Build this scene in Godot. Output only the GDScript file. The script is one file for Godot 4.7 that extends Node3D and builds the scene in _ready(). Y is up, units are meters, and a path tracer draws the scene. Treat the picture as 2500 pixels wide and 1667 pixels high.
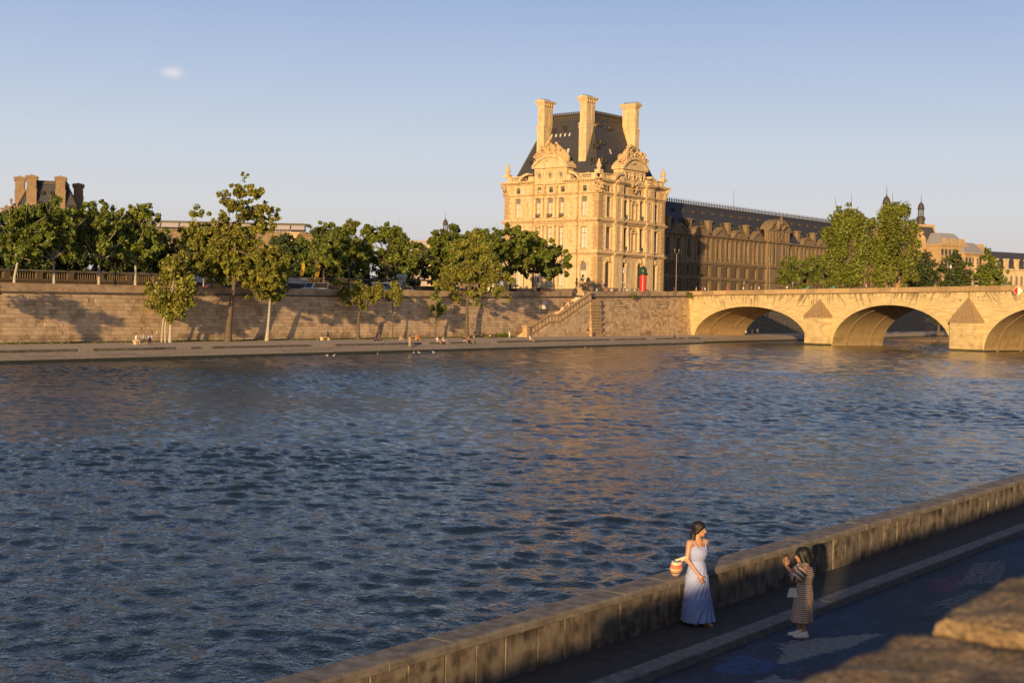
extends Node3D
# A riverside at sunset: two women by a low quay wall, a wide river, a stone palace and an arched bridge.
# World axes: the camera stands at x = 0, z = 0 and looks along -z; y is up; the water lies at y = 0.

const EYE := 6.5
const SUN_TO := Vector3(-0.264, 0.146, 0.9535)   # direction towards the low sun
# frames: origin (x, z) and turn about y
const QUAY_O := Vector3(-23.5, 0, -220.0)
const QUAY_TURN := 58.5
const PAV_O := Vector3(20.0, 0, -332.0)
const PAV_TURN := 51.0
const BRIDGE_O := Vector3(39.7, 0, -323.2)
const BRIDGE_TURN := -51.7
const NEAR_O := Vector3(4.459, 0, -25.754)
const NEAR_TURN := 53.3

var M := {}
var used := {}
var rng := RandomNumberGenerator.new()

# ------------------------------------------------------------------ mesh building
class MB:
	var v := PackedVector3Array()
	var n := PackedVector3Array()
	var c := PackedColorArray()
	var ix := PackedInt32Array()
	var col := Color(1, 1, 1)
	var colored := false
	var uv := PackedVector2Array()
	func tri(a: Vector3, b: Vector3, d: Vector3):
		var m := (b - a).cross(d - a).normalized()
		var k := v.size()
		v.append_array([a, b, d]); n.append_array([m, m, m])
		if colored: c.append_array([col, col, col])
		ix.append_array([k, k + 2, k + 1])
	func quad(a: Vector3, b: Vector3, d: Vector3, e: Vector3):
		var m := (d - a).cross(e - b).normalized()
		var k := v.size()
		v.append_array([a, b, d, e]); n.append_array([m, m, m, m])
		if colored: c.append_array([col, col, col, col])
		ix.append_array([k, k + 2, k + 1, k, k + 3, k + 2])
	func box(x0: float, y0: float, z0: float, x1: float, y1: float, z1: float):
		var a := Vector3(x0, y0, z0); var b := Vector3(x1, y0, z0); var d := Vector3(x1, y1, z0); var e := Vector3(x0, y1, z0)
		var f := Vector3(x0, y0, z1); var g := Vector3(x1, y0, z1); var h := Vector3(x1, y1, z1); var i := Vector3(x0, y1, z1)
		quad(f, g, h, i); quad(b, a, e, d); quad(a, f, i, e); quad(g, b, d, h); quad(i, h, d, e); quad(a, b, g, f)
	func hexa(p: Array):   # 4 bottom corners counter-clockwise from above, 4 top corners
		quad(p[4], p[5], p[6], p[7]); quad(p[3], p[2], p[1], p[0])
		for k in 4:
			var m := (k + 1) % 4
			quad(p[k], p[m], p[m + 4], p[k + 4])
	func block(x0: float, y0: float, z0: float, x1: float, y1: float, z1: float, e: float):   # box whose +z face has chamfered edges, no back
		var a := [Vector3(x0, y0, z0), Vector3(x1, y0, z0), Vector3(x1, y1, z0), Vector3(x0, y1, z0)]
		var b := [Vector3(x0, y0, z1 - e), Vector3(x1, y0, z1 - e), Vector3(x1, y1, z1 - e), Vector3(x0, y1, z1 - e)]
		var d := [Vector3(x0 + e, y0 + e, z1), Vector3(x1 - e, y0 + e, z1), Vector3(x1 - e, y1 - e, z1), Vector3(x0 + e, y1 - e, z1)]
		quad(d[0], d[1], d[2], d[3])
		for k in 4:
			var m := (k + 1) % 4
			quad(b[k], b[m], d[m], d[k]); quad(a[k], a[m], b[m], b[k])
	func rounded(x0: float, y0: float, z0: float, x1: float, y1: float, z1: float, e: float):   # box with all top edges and uprights chamfered
		var lo := [Vector3(x0 + e, y0, z0), Vector3(x1 - e, y0, z0), Vector3(x1, y0, z0 + e), Vector3(x1, y0, z1 - e), Vector3(x1 - e, y0, z1), Vector3(x0 + e, y0, z1), Vector3(x0, y0, z1 - e), Vector3(x0, y0, z0 + e)]
		var up := Vector3(0, y1 - y0 - e, 0)
		var mid: Vector3 = (lo[0] + lo[4]) * 0.5
		var top := []
		for p in lo: top.append(Vector3(mid.x + (p.x - mid.x) * (1.0 - 2.0 * e / (x1 - x0)), y1, mid.z + (p.z - mid.z) * (1.0 - 2.0 * e / (z1 - z0))))
		for k in 8:
			var m := (k + 1) % 8
			quad(lo[m], lo[k], lo[k] + up, lo[m] + up); quad(lo[m] + up, lo[k] + up, top[k], top[m])
		for k in range(1, 7): tri(top[0], top[k + 1], top[k])
		for k in range(1, 7): tri(lo[0], lo[k], lo[k + 1])
	func extrude(p: PackedVector2Array, z0: float, z1: float):   # a polygon in x, y pushed along z
		var t := Geometry2D.triangulate_polygon(p)
		for k in range(0, t.size(), 3):
			var a := p[t[k]]; var b := p[t[k + 1]]; var d := p[t[k + 2]]
			if (b - a).cross(d - a) < 0.0:
				var s := b; b = d; d = s
			tri(Vector3(a.x, a.y, z1), Vector3(b.x, b.y, z1), Vector3(d.x, d.y, z1))
			tri(Vector3(a.x, a.y, z0), Vector3(d.x, d.y, z0), Vector3(b.x, b.y, z0))
		var ccw := not Geometry2D.is_polygon_clockwise(p)
		for k in p.size():
			var a := p[k]; var b := p[(k + 1) % p.size()]
			if not ccw:
				var s := a; a = b; b = s
			quad(Vector3(a.x, a.y, z0), Vector3(b.x, b.y, z0), Vector3(b.x, b.y, z1), Vector3(a.x, a.y, z1))
	func grid(rows: Array, closed := false):   # rows of points -> smooth sheet
		var k0 := v.size()
		var w: int = rows[0].size()
		for i in rows.size():
			var r: Array = rows[i]
			for j in w:
				var a: Vector3 = rows[maxi(i - 1, 0)][j]; var b: Vector3 = rows[mini(i + 1, rows.size() - 1)][j]
				var d: Vector3 = r[(j - 1 + w) % w] if closed else r[maxi(j - 1, 0)]
				var e: Vector3 = r[(j + 1) % w] if closed else r[mini(j + 1, w - 1)]
				v.append(r[j]); var m := (e - d).cross(b - a)
				n.append(m.normalized() if m.length() > 1e-12 else Vector3.UP)
				if colored: c.append(col)
		for i in rows.size() - 1:
			for j in (w if closed else w - 1):
				var a := k0 + i * w + j; var b := k0 + i * w + (j + 1) % w
				ix.append_array([a, b + w, b, a, a + w, b + w])
	func lathe(prof: Array, seg: int, at := Vector3.ZERO, sx := 1.0, sz := 1.0):
		var rows := []
		for p in prof:
			var r := []
			for k in seg:
				var t := TAU * k / seg
				r.append(at + Vector3(cos(t) * p[0] * sx, p[1], -sin(t) * p[0] * sz))
			rows.append(r)
		grid(rows, true)
	func tube(pts: Array, rad: Array, seg: int):
		var rows := []
		for i in pts.size():
			var d: Vector3 = (pts[mini(i + 1, pts.size() - 1)] - pts[maxi(i - 1, 0)]).normalized()
			var side := d.cross(Vector3(0.13, 0.31, 0.94) if absf(d.y) > 0.9 else Vector3.UP).normalized()
			var up := side.cross(d)
			var r := []
			for k in seg:
				var t := TAU * k / seg
				r.append(pts[i] + (side * cos(t) + up * sin(t)) * float(rad[i] if rad.size() > 1 else rad[0]))
			rows.append(r)
		grid(rows, true)
	func blob(at: Vector3, r: Vector3, seg := 8, rings := 5):
		var prof := []
		for k in rings + 1:
			var t := -PI / 2 + PI * k / rings
			prof.append([maxf(cos(t), 0.001), sin(t)])
		var rows := []
		for p in prof:
			var row := []
			for k in seg:
				var t := TAU * k / seg
				row.append(at + Vector3(cos(t) * p[0] * r.x, p[1] * r.y, -sin(t) * p[0] * r.z))
			rows.append(row)
		grid(rows, true)
	func add(o: MB, x := Transform3D.IDENTITY):
		var k := v.size()
		for p in o.v: v.append(x * p)
		for p in o.n: n.append((x.basis * p).normalized())
		if colored:
			for q in o.v.size(): c.append(o.c[q] if o.colored else col)
		for q in o.ix: ix.append(q + k)
	func mesh() -> ArrayMesh:
		var a := []
		a.resize(Mesh.ARRAY_MAX)
		a[Mesh.ARRAY_VERTEX] = v; a[Mesh.ARRAY_NORMAL] = n; a[Mesh.ARRAY_INDEX] = ix
		if colored: a[Mesh.ARRAY_COLOR] = c
		if uv.size() == v.size(): a[Mesh.ARRAY_TEX_UV] = uv
		var m := ArrayMesh.new()
		m.add_surface_from_arrays(Mesh.PRIMITIVE_TRIANGLES, a)
		return m

# ------------------------------------------------------------------ naming and placing
func numbered(called: String) -> String:
	if not used.has(called):
		used[called] = 0
		return called
	used[called] += 1
	return "%s_%03d" % [called, used[called]]

func tag(o: Node, label := "", category := "", group := "", kind := "") -> Node:
	if label: o.set_meta("label", label)
	if category: o.set_meta("category", category)
	if group: o.set_meta("group", group)
	if kind: o.set_meta("kind", kind)
	return o

func put(called: String, mesh: Mesh, mat: Material, parent: Node = self) -> MeshInstance3D:
	var o := MeshInstance3D.new()
	o.name = numbered(called) if parent == self else called
	o.mesh = mesh
	o.material_override = mat
	parent.add_child(o, true)
	return o

func base(called: String, at := Vector3.ZERO, turn := 0.0) -> Node3D:
	var o := Node3D.new()
	o.name = numbered(called)
	add_child(o)
	o.position = at
	o.rotation_degrees.y = turn
	return o

func copy(o: Node3D, at: Vector3, turn: float, label := "", scale3 := Vector3.ONE) -> Node3D:
	var c: Node3D = o.duplicate()
	c.name = numbered(String(o.name).trim_suffix("_000"))
	add_child(c)
	c.position = at
	c.rotation_degrees.y = turn
	c.scale = scale3
	if label: c.set_meta("label", label)
	return c

func frame(o: Vector3, turn: float, p: Vector3) -> Vector3:
	return o + p.rotated(Vector3.UP, deg_to_rad(turn))
func quay(s: float, y: float, t: float) -> Vector3: return frame(QUAY_O, QUAY_TURN, Vector3(s, y, t))
func pav(b: float, y: float, z: float) -> Vector3: return frame(PAV_O, PAV_TURN, Vector3(b, y, z))
func bridge(s: float, y: float, t: float) -> Vector3: return frame(BRIDGE_O, BRIDGE_TURN, Vector3(s, y, t))
func near(s: float, y: float, t: float) -> Vector3: return frame(NEAR_O, NEAR_TURN, Vector3(s, y, t))

func lerp_table(t: Array, x: float) -> float:
	if x <= t[0][0]: return t[0][1] + (x - t[0][0]) * (t[1][1] - t[0][1]) / (t[1][0] - t[0][0])
	for k in range(1, t.size()):
		if x <= t[k][0]: return lerpf(t[k - 1][1], t[k][1], (x - t[k - 1][0]) / (t[k][0] - t[k - 1][0]))
	return t[-1][1]
# top of the parapet along the far quay (the street climbs to the bridge)
func parapet_y(s: float) -> float: return lerp_table([[-68.0, 8.33], [-17.0, 8.79], [32.0, 9.38], [70.0, 10.15], [121.0, 11.2], [400.0, 11.2]], s)

# ------------------------------------------------------------------ textures and materials
func noise_image(size: int, seed_: int, freq: float, oct: int, stretch := 1.0) -> PackedFloat32Array:
	var f := FastNoiseLite.new()
	f.seed = seed_; f.frequency = freq; f.fractal_octaves = oct; f.noise_type = FastNoiseLite.TYPE_SIMPLEX_SMOOTH
	var im := f.get_seamless_image(size, int(size * stretch), false, false, 0.15)
	if stretch != 1.0: im.resize(size, size, Image.INTERPOLATE_LANCZOS)
	im.convert(Image.FORMAT_L8)
	var d := im.get_data()
	var out := PackedFloat32Array(); out.resize(size * size)
	for k in size * size: out[k] = d[k] / 255.0
	return out

func ramp(stops: Array, t: float) -> Color:   # stops: [t, linear Color]
	if t <= stops[0][0]: return stops[0][1]
	for k in range(1, stops.size()):
		if t <= stops[k][0]: return (stops[k - 1][1] as Color).lerp(stops[k][1], (t - stops[k - 1][0]) / (stops[k][0] - stops[k - 1][0]))
	return stops[-1][1]

func color_texture(size: int, layers: Array, stops: Array) -> ImageTexture:   # layers: [noise array, weight]
	var bytes := PackedByteArray(); bytes.resize(size * size * 3)
	var table := []
	for k in 256: table.append(ramp(stops, k / 255.0).linear_to_srgb())
	for k in size * size:
		var t := 0.0
		for l in layers: t += l[0][k] * l[1]
		var q: Color = table[clampi(int(t * 255.0), 0, 255)]
		bytes[k * 3] = int(clampf(q.r, 0, 1) * 255.0); bytes[k * 3 + 1] = int(clampf(q.g, 0, 1) * 255.0); bytes[k * 3 + 2] = int(clampf(q.b, 0, 1) * 255.0)
	return ImageTexture.create_from_image(Image.create_from_data(size, size, false, Image.FORMAT_RGB8, bytes))

func height_texture(size: int, layers: Array) -> ImageTexture:
	var bytes := PackedByteArray(); bytes.resize(size * size)
	for k in size * size:
		var t := 0.0
		for l in layers: t += l[0][k] * l[1]
		bytes[k] = int(clampf(t, 0, 1) * 255.0)
	return ImageTexture.create_from_image(Image.create_from_data(size, size, false, Image.FORMAT_L8, bytes))

func lin(r: float, g: float, b: float) -> Color: return Color(r, g, b).linear_to_srgb()

func plain(r: float, g: float, b: float, rough := 0.8, metal := 0.0) -> StandardMaterial3D:   # linear base colour
	var m := StandardMaterial3D.new()
	m.albedo_color = lin(r, g, b)
	m.roughness = rough
	m.metallic = metal
	m.cull_mode = BaseMaterial3D.CULL_DISABLED
	return m

func stone(tex: Texture2D, per_m: float, tint := Color(1, 1, 1), rough := 0.9, bump: Texture2D = null, bump_cm := 0.0) -> StandardMaterial3D:
	var m := StandardMaterial3D.new()
	m.albedo_texture = tex
	m.albedo_color = tint.linear_to_srgb()
	m.uv1_triplanar = true; m.uv1_world_triplanar = true
	m.uv1_scale = Vector3.ONE * per_m
	m.roughness = rough
	m.cull_mode = BaseMaterial3D.CULL_DISABLED
	if bump:
		m.heightmap_enabled = true; m.heightmap_texture = bump; m.heightmap_scale = bump_cm
	return m

func vcol(rough := 0.85) -> StandardMaterial3D:   # colours stored in the mesh
	var m := StandardMaterial3D.new()
	m.vertex_color_use_as_albedo = true
	m.roughness = rough
	m.cull_mode = BaseMaterial3D.CULL_DISABLED
	return m

# ------------------------------------------------------------------ camera, sky, sun
func make_camera():
	var cam := Camera3D.new()
	cam.name = "camera"
	add_child(cam)
	cam.position = Vector3(0, EYE, 0)
	cam.rotation = Vector3(-0.02382, 0, 0.0193)
	cam.keep_aspect = Camera3D.KEEP_HEIGHT
	cam.fov = 27.55
	cam.near = 0.1; cam.far = 4000.0
	var at := CameraAttributesPhysical.new()
	at.frustum_focal_length = 49.0
	at.frustum_focus_distance = 75.0
	at.exposure_aperture = 3.2
	at.frustum_near = 0.1; at.frustum_far = 4000.0
	cam.attributes = at
	cam.fov = 27.55
	cam.current = true

func make_sky():
	var w := 2048; var h := 1024
	# linear radiance by height above the horizon in degrees: evening air, pale and warm low down, blue above;
	# round the setting sun the air glows warmer and brighter, as it does at that hour
	var stops := [[-90.0, Color(0.08, 0.07, 0.06)], [-0.5, Color(0.08, 0.07, 0.06)], [0.0, Color(0.47, 0.415, 0.39)], [2.0, Color(0.52, 0.48, 0.465)], [4.0, Color(0.53, 0.535, 0.55)], [6.5, Color(0.475, 0.525, 0.595)], [9.0, Color(0.38, 0.46, 0.59)],
		[12.5, Color(0.275, 0.37, 0.555)], [16.0, Color(0.175, 0.255, 0.43)], [22.0, Color(0.10, 0.16, 0.30)], [35.0, Color(0.075, 0.112, 0.205)], [60.0, Color(0.062, 0.088, 0.15)], [90.0, Color(0.058, 0.08, 0.135)]]
	var data := PackedFloat32Array()
	var row := PackedFloat32Array(); row.resize(w * 3)
	var sun_dir := SUN_TO.normalized()
	for y in h:
		var e := 90.0 - (y + 0.5) / h * 180.0
		var c := ramp(stops, e)
		var se := sin(deg_to_rad(e)); var ce := cos(deg_to_rad(e))
		for x in w:
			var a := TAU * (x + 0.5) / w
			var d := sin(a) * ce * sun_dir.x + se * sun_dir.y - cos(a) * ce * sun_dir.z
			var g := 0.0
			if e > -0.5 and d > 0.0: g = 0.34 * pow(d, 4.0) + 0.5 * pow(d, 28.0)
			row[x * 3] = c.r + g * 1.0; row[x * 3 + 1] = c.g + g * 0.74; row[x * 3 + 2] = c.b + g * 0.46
		data.append_array(row)
	var im := Image.create_from_data(w, h, false, Image.FORMAT_RGBF, data.to_byte_array())
	# one small fair-weather cloud
	var f := FastNoiseLite.new(); f.seed = 4; f.frequency = 0.35
	var cx := (1.0 - 13.95 / 360.0) * w; var cy := (90.0 - 9.05) / 180.0 * h
	for y in range(int(cy) - 8, int(cy) + 9):
		for x in range(int(cx) - 12, int(cx) + 13):
			var dx := (x - cx) / 2.6; var dy := (y - cy + 0.3) / (1.15 if y < cy else 1.0)
			var a := clampf(1.15 - sqrt(dx * dx + dy * dy) * 0.85 + f.get_noise_2d(x * 3.0, y * 3.0) * 0.4, 0.0, 1.0)
			a = a * a * 0.75
			im.set_pixel(x, y, im.get_pixel(x, y).lerp(Color(0.86, 0.70, 0.66), a))
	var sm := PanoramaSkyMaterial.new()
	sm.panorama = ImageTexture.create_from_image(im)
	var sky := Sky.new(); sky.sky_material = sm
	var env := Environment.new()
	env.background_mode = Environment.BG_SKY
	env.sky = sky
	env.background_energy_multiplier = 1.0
	env.tonemap_mode = Environment.TONE_MAPPER_LINEAR
	env.tonemap_exposure = 1.25
	env.sdfgi_enabled = true; env.ssao_enabled = true; env.ssil_enabled = true
	var we := WorldEnvironment.new(); we.name = "air"; we.environment = env
	add_child(we)
	var sun := DirectionalLight3D.new()
	sun.name = "sun"
	sun.light_color = Color(1.0, 0.67, 0.33).linear_to_srgb()
	sun.light_energy = 1.6
	sun.light_angular_distance = 0.6
	sun.shadow_enabled = true
	sun.sky_mode = DirectionalLight3D.SKY_MODE_LIGHT_ONLY
	add_child(sun)
	sun.look_at_from_position(SUN_TO * 100.0, Vector3.ZERO)

# ------------------------------------------------------------------ materials
func make_materials():
	var n1 := noise_image(512, 1, 0.012, 5)
	var n2 := noise_image(512, 2, 0.05, 4)
	var n3 := noise_image(512, 3, 0.2, 3)
	var bump := height_texture(512, [[n2, 0.4], [n3, 0.6]])
	M.bump = bump
	var drip := noise_image(512, 4, 0.02, 4, 0.12)
	var lime := color_texture(512, [[n1, 0.25], [drip, 0.45], [n3, 0.3]], [[0.28, Color(0.40, 0.27, 0.13)], [0.42, Color(0.56, 0.40, 0.205)], [0.55, Color(0.645, 0.48, 0.265)], [0.8, Color(0.72, 0.57, 0.345)]])
	M.lime = stone(lime, 0.11)
	M.lime_dark = stone(lime, 0.16, Color(0.72, 0.66, 0.6))
	M.lime_carved = stone(lime, 0.5, Color(0.92, 0.86, 0.78), 0.9, bump, 6.0)
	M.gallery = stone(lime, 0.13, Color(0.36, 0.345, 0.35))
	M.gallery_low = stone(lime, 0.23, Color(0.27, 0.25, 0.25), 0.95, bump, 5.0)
	M.bridge_stone = stone(color_texture(512, [[n1, 0.5], [n2, 0.35], [n3, 0.15]], [[0.25, Color(0.30, 0.21, 0.09)], [0.42, Color(0.50, 0.375, 0.18)], [0.58, Color(0.60, 0.46, 0.23)], [0.8, Color(0.68, 0.54, 0.30)]]), 0.09, Color(1, 1, 1), 0.9, bump, 3.0)
	M.bridge_grey = stone(lime, 0.3, Color(0.50, 0.46, 0.42), 0.95, bump, 3.0)
	M.quay_stone = stone(color_texture(512, [[n1, 0.5], [n2, 0.3], [n3, 0.2]], [[0.25, Color(0.22, 0.15, 0.09)], [0.40, Color(0.48, 0.335, 0.195)], [0.52, Color(0.62, 0.445, 0.26)], [0.75, Color(0.72, 0.545, 0.34)]]), 0.07, Color(1, 1, 1), 0.95, bump, 4.0)
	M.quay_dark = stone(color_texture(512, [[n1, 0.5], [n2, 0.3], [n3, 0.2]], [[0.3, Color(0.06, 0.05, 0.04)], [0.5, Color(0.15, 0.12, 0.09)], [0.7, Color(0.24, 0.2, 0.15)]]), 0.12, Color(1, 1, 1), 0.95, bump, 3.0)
	M.cobble = stone(color_texture(512, [[n1, 0.3], [n2, 0.3], [n3, 0.4]], [[0.3, Color(0.20, 0.155, 0.115)], [0.5, Color(0.36, 0.285, 0.205)], [0.7, Color(0.50, 0.40, 0.29)]]), 0.25, Color(1, 1, 1), 0.95, bump, 4.0)
	M.path = stone(color_texture(512, [[n1, 0.4], [n2, 0.3], [n3, 0.3]], [[0.3, Color(0.42, 0.315, 0.215)], [0.5, Color(0.55, 0.42, 0.29)], [0.7, Color(0.64, 0.50, 0.355)]]), 0.12)
	M.algae = stone(color_texture(512, [[n1, 0.3], [n2, 0.4], [n3, 0.3]], [[0.3, Color(0.012, 0.013, 0.006)], [0.5, Color(0.03, 0.032, 0.012)], [0.7, Color(0.055, 0.055, 0.022)]]), 0.35, Color(1, 1, 1), 0.8, bump, 4.0)
	M.slate = stone(color_texture(512, [[n1, 0.35], [n2, 0.35], [n3, 0.3]], [[0.3, Color(0.030, 0.030, 0.036)], [0.5, Color(0.05, 0.05, 0.058)], [0.7, Color(0.085, 0.083, 0.09)]]), 0.2, Color(1, 1, 1), 0.55)
	M.lead = stone(lime, 0.4, Color(0.10, 0.11, 0.13), 0.6)
	M.zinc = plain(0.30, 0.29, 0.29, 0.5)
	M.iron = plain(0.025, 0.025, 0.026, 0.5)
	M.iron_gold = plain(0.10, 0.085, 0.06, 0.55)
	M.wood = plain(0.20, 0.16, 0.10, 0.6)
	M.frame_grey = plain(0.13, 0.115, 0.09, 0.6)
	M.frame_pale = plain(0.30, 0.25, 0.18, 0.6)
	M.pane_dark = plain(0.035, 0.036, 0.036, 0.06)
	M.pane_pale = plain(0.62, 0.55, 0.45, 0.2)
	M.pane_grey = plain(0.17, 0.165, 0.15, 0.12)
	M.hollow = plain(0.02, 0.018, 0.016, 0.9)
	M.asphalt = stone(color_texture(512, [[n1, 0.3], [n2, 0.3], [n3, 0.4]], [[0.3, Color(0.035, 0.034, 0.033)], [0.5, Color(0.05, 0.048, 0.046)], [0.7, Color(0.075, 0.072, 0.068)]]), 0.2)
	M.dirt = stone(color_texture(512, [[n1, 0.4], [n2, 0.3], [n3, 0.3]], [[0.3, Color(0.12, 0.10, 0.07)], [0.6, Color(0.2, 0.17, 0.12)]]), 0.15)
	M.bark = stone(color_texture(512, [[n1, 0.3], [n2, 0.4], [n3, 0.3]], [[0.3, Color(0.06, 0.045, 0.03)], [0.5, Color(0.12, 0.09, 0.06)], [0.7, Color(0.2, 0.155, 0.1)]]), 0.5, Color(1, 1, 1), 0.95, bump, 3.0)
	M.bark_pale = stone(color_texture(512, [[n1, 0.3], [n2, 0.4], [n3, 0.3]], [[0.3, Color(0.2, 0.17, 0.12)], [0.5, Color(0.42, 0.37, 0.28)], [0.7, Color(0.58, 0.53, 0.43)]]), 0.5, Color(1, 1, 1), 0.9)
	# foreground
	var g1 := noise_image(512, 11, 0.01, 5); var g2 := noise_image(512, 12, 0.09, 4); var g3 := noise_image(512, 13, 0.45, 2)
	M.granite = stone(color_texture(512, [[g1, 0.45], [g2, 0.3], [g3, 0.25]], [[0.3, Color(0.11, 0.092, 0.075)], [0.48, Color(0.20, 0.17, 0.135)], [0.62, Color(0.27, 0.232, 0.185)], [0.8, Color(0.36, 0.31, 0.25)]]), 0.55, Color(1, 1, 1), 0.8, bump, 0.5)
	M.kerb = stone(color_texture(512, [[g1, 0.35], [g2, 0.3], [g3, 0.35]], [[0.3, Color(0.10, 0.095, 0.088)], [0.5, Color(0.185, 0.175, 0.16)], [0.7, Color(0.27, 0.255, 0.23)]]), 0.7, Color(1, 1, 1), 0.8, bump, 0.5)
	M.tarmac = stone(color_texture(512, [[g1, 0.3], [g2, 0.2], [g3, 0.5]], [[0.3, Color(0.035, 0.033, 0.032)], [0.5, Color(0.055, 0.052, 0.05)], [0.7, Color(0.08, 0.076, 0.072)]]), 0.5, Color(1, 1, 1), 0.9, bump, 0.4)
	M.rough_stone = stone(color_texture(512, [[g1, 0.35], [g2, 0.4], [g3, 0.25]], [[0.3, Color(0.09, 0.06, 0.032)], [0.5, Color(0.26, 0.175, 0.09)], [0.7, Color(0.46, 0.33, 0.18)]]), 0.9, Color(1, 1, 1), 0.9, height_texture(512, [[g2, 0.6], [n2, 0.4]]), 5.0)
	M.leaf = vcol(0.55)
	(M.leaf as StandardMaterial3D).backlight_enabled = true
	(M.leaf as StandardMaterial3D).backlight = Color(0.45, 0.45, 0.25)
	M.paint = vcol(0.6)
	M.people = vcol(0.8)
	# water: dark body colour, smooth, with fine ripples on top of the modelled waves
	var wm := StandardMaterial3D.new()
	wm.albedo_color = lin(0.010, 0.019, 0.024)
	wm.roughness = 0.06
	wm.metallic_specular = 0.36
	wm.uv1_triplanar = true; wm.uv1_world_triplanar = true
	wm.uv1_scale = Vector3.ONE * 0.22
	wm.heightmap_enabled = true
	var r1 := noise_image(1024, 21, 0.018, 4); var r2 := noise_image(1024, 22, 0.05, 3)
	wm.heightmap_texture = height_texture(1024, [[r1, 0.65], [r2, 0.35]])
	wm.heightmap_scale = 4.0
	wm.cull_mode = BaseMaterial3D.CULL_DISABLED
	M.water = wm

# ------------------------------------------------------------------ the river
var wave_a := FastNoiseLite.new()
var wave_b := FastNoiseLite.new()
var wave_c := FastNoiseLite.new()
func wave_y(x: float, z: float) -> float:
	# chop runs along the river and across it; patches of calmer and rougher water
	var a := wave_a.get_noise_2d(x * 0.7 + z * 0.45, z * 1.0 - x * 0.3)
	var b := wave_b.get_noise_2d(x * 0.75 - z * 0.4, z + x * 0.25)
	var p := 0.75 + 0.6 * wave_c.get_noise_2d(x, z)
	return (0.13 * a + 0.075 * (1.0 - 2.0 * absf(b))) * p

func water_patch(x0: float, x1: float, d0: float, d1: float, cell: float, st: MB):
	var nx := int((x1 - x0) / cell) + 1; var nz := int((d1 - d0) / cell) + 1
	var hs := PackedFloat32Array(); hs.resize((nx + 2) * (nz + 2))
	for j in nz + 2:
		for i in nx + 2: hs[j * (nx + 2) + i] = wave_y(x0 + (i - 1) * cell, -(d0 + (j - 1) * cell))
	var k0 := st.v.size()
	var w := nx + 2
	var ids := PackedInt32Array(); ids.resize(nx * nz)
	var cs := cos(deg_to_rad(NEAR_TURN)); var sn := sin(deg_to_rad(NEAR_TURN))
	for j in nz:
		for i in nx:
			var x := x0 + i * cell; var z := -(d0 + j * cell)
			# local t of the near quay wall: leave out water under the near bank
			var t := (x - NEAR_O.x) * sn + (z - NEAR_O.z) * cs
			if t > 0.4:
				ids[j * nx + i] = -1
				continue
			ids[j * nx + i] = st.v.size()
			var k := (j + 1) * w + i + 1
			st.v.append(Vector3(x, hs[k], z))
			st.n.append(Vector3(hs[k - 1] - hs[k + 1], 2.0 * cell, hs[k + w] - hs[k - w]).normalized())
	for j in nz - 1:
		for i in nx - 1:
			var a := ids[j * nx + i]; var b := ids[j * nx + i + 1]; var c := ids[(j + 1) * nx + i]; var d := ids[(j + 1) * nx + i + 1]
			if a < 0 or b < 0 or c < 0 or d < 0: continue
			st.ix.append_array([a, c, b, b, c, d])

func make_river():
	wave_a.seed = 5; wave_a.frequency = 0.42; wave_a.fractal_octaves = 3; wave_a.noise_type = FastNoiseLite.TYPE_SIMPLEX_SMOOTH
	wave_b.seed = 6; wave_b.frequency = 0.75; wave_b.fractal_octaves = 2; wave_b.noise_type = FastNoiseLite.TYPE_SIMPLEX_SMOOTH
	wave_c.seed = 7; wave_c.frequency = 0.02; wave_c.fractal_octaves = 2
	var st := MB.new()
	water_patch(-34.0, 36.0, 11.0, 62.12, 0.14, st)
	water_patch(-62.0, 90.0, 62.0, 150.2, 0.32, st)
	water_patch(-120.0, 190.0, 150.0, 520.0, 0.9, st)
	tag(put("river", st.mesh(), M.water), "wide rippling river at sunset", "", "", "structure")
	var bed := MB.new()
	bed.quad(Vector3(-400, -3, 30), Vector3(500, -3, 30), Vector3(500, -3, -900), Vector3(-400, -3, -900))
	tag(put("river_bed", bed.mesh(), M.dirt), "dark river bed", "", "", "structure")

# ------------------------------------------------------------------ the far bank: street, wall, lower quay
const QY := 1.2        # level of the lower quay
const BATTER := 0.12
func cordon_y(s: float) -> float: return parapet_y(s) - 1.15
func wall_t(t0: float, y: float) -> float: return t0 - BATTER * (y - QY)

func strip(st: MB, ss: Array, prof: Array):   # prof: [t, y above the parapet line] pairs, walked along s
	for k in ss.size() - 1:
		var a: float = ss[k]; var b: float = ss[k + 1]
		var ya := parapet_y(a); var yb := parapet_y(b)
		for j in prof.size():
			var p: Array = prof[j]; var q: Array = prof[(j + 1) % prof.size()]
			st.quad(Vector3(a, ya + p[1], p[0]), Vector3(b, yb + p[1], p[0]), Vector3(b, yb + q[1], q[0]), Vector3(a, ya + q[1], q[0]))
		if k == 0 or k == ss.size() - 2:
			for j in range(1, prof.size() - 1):
				var x := a if k == 0 else b
				var y := ya if k == 0 else yb
				st.tri(Vector3(x, y + prof[0][1], prof[0][0]), Vector3(x, y + prof[j][1], prof[j][0]), Vector3(x, y + prof[j + 1][1], prof[j + 1][0]))

func s_range(a: float, b: float, step: float) -> Array:
	var r := []
	var n := maxi(1, int(round((b - a) / step)))
	for k in n + 1: r.append(a + (b - a) * k / n)
	return r

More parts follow.
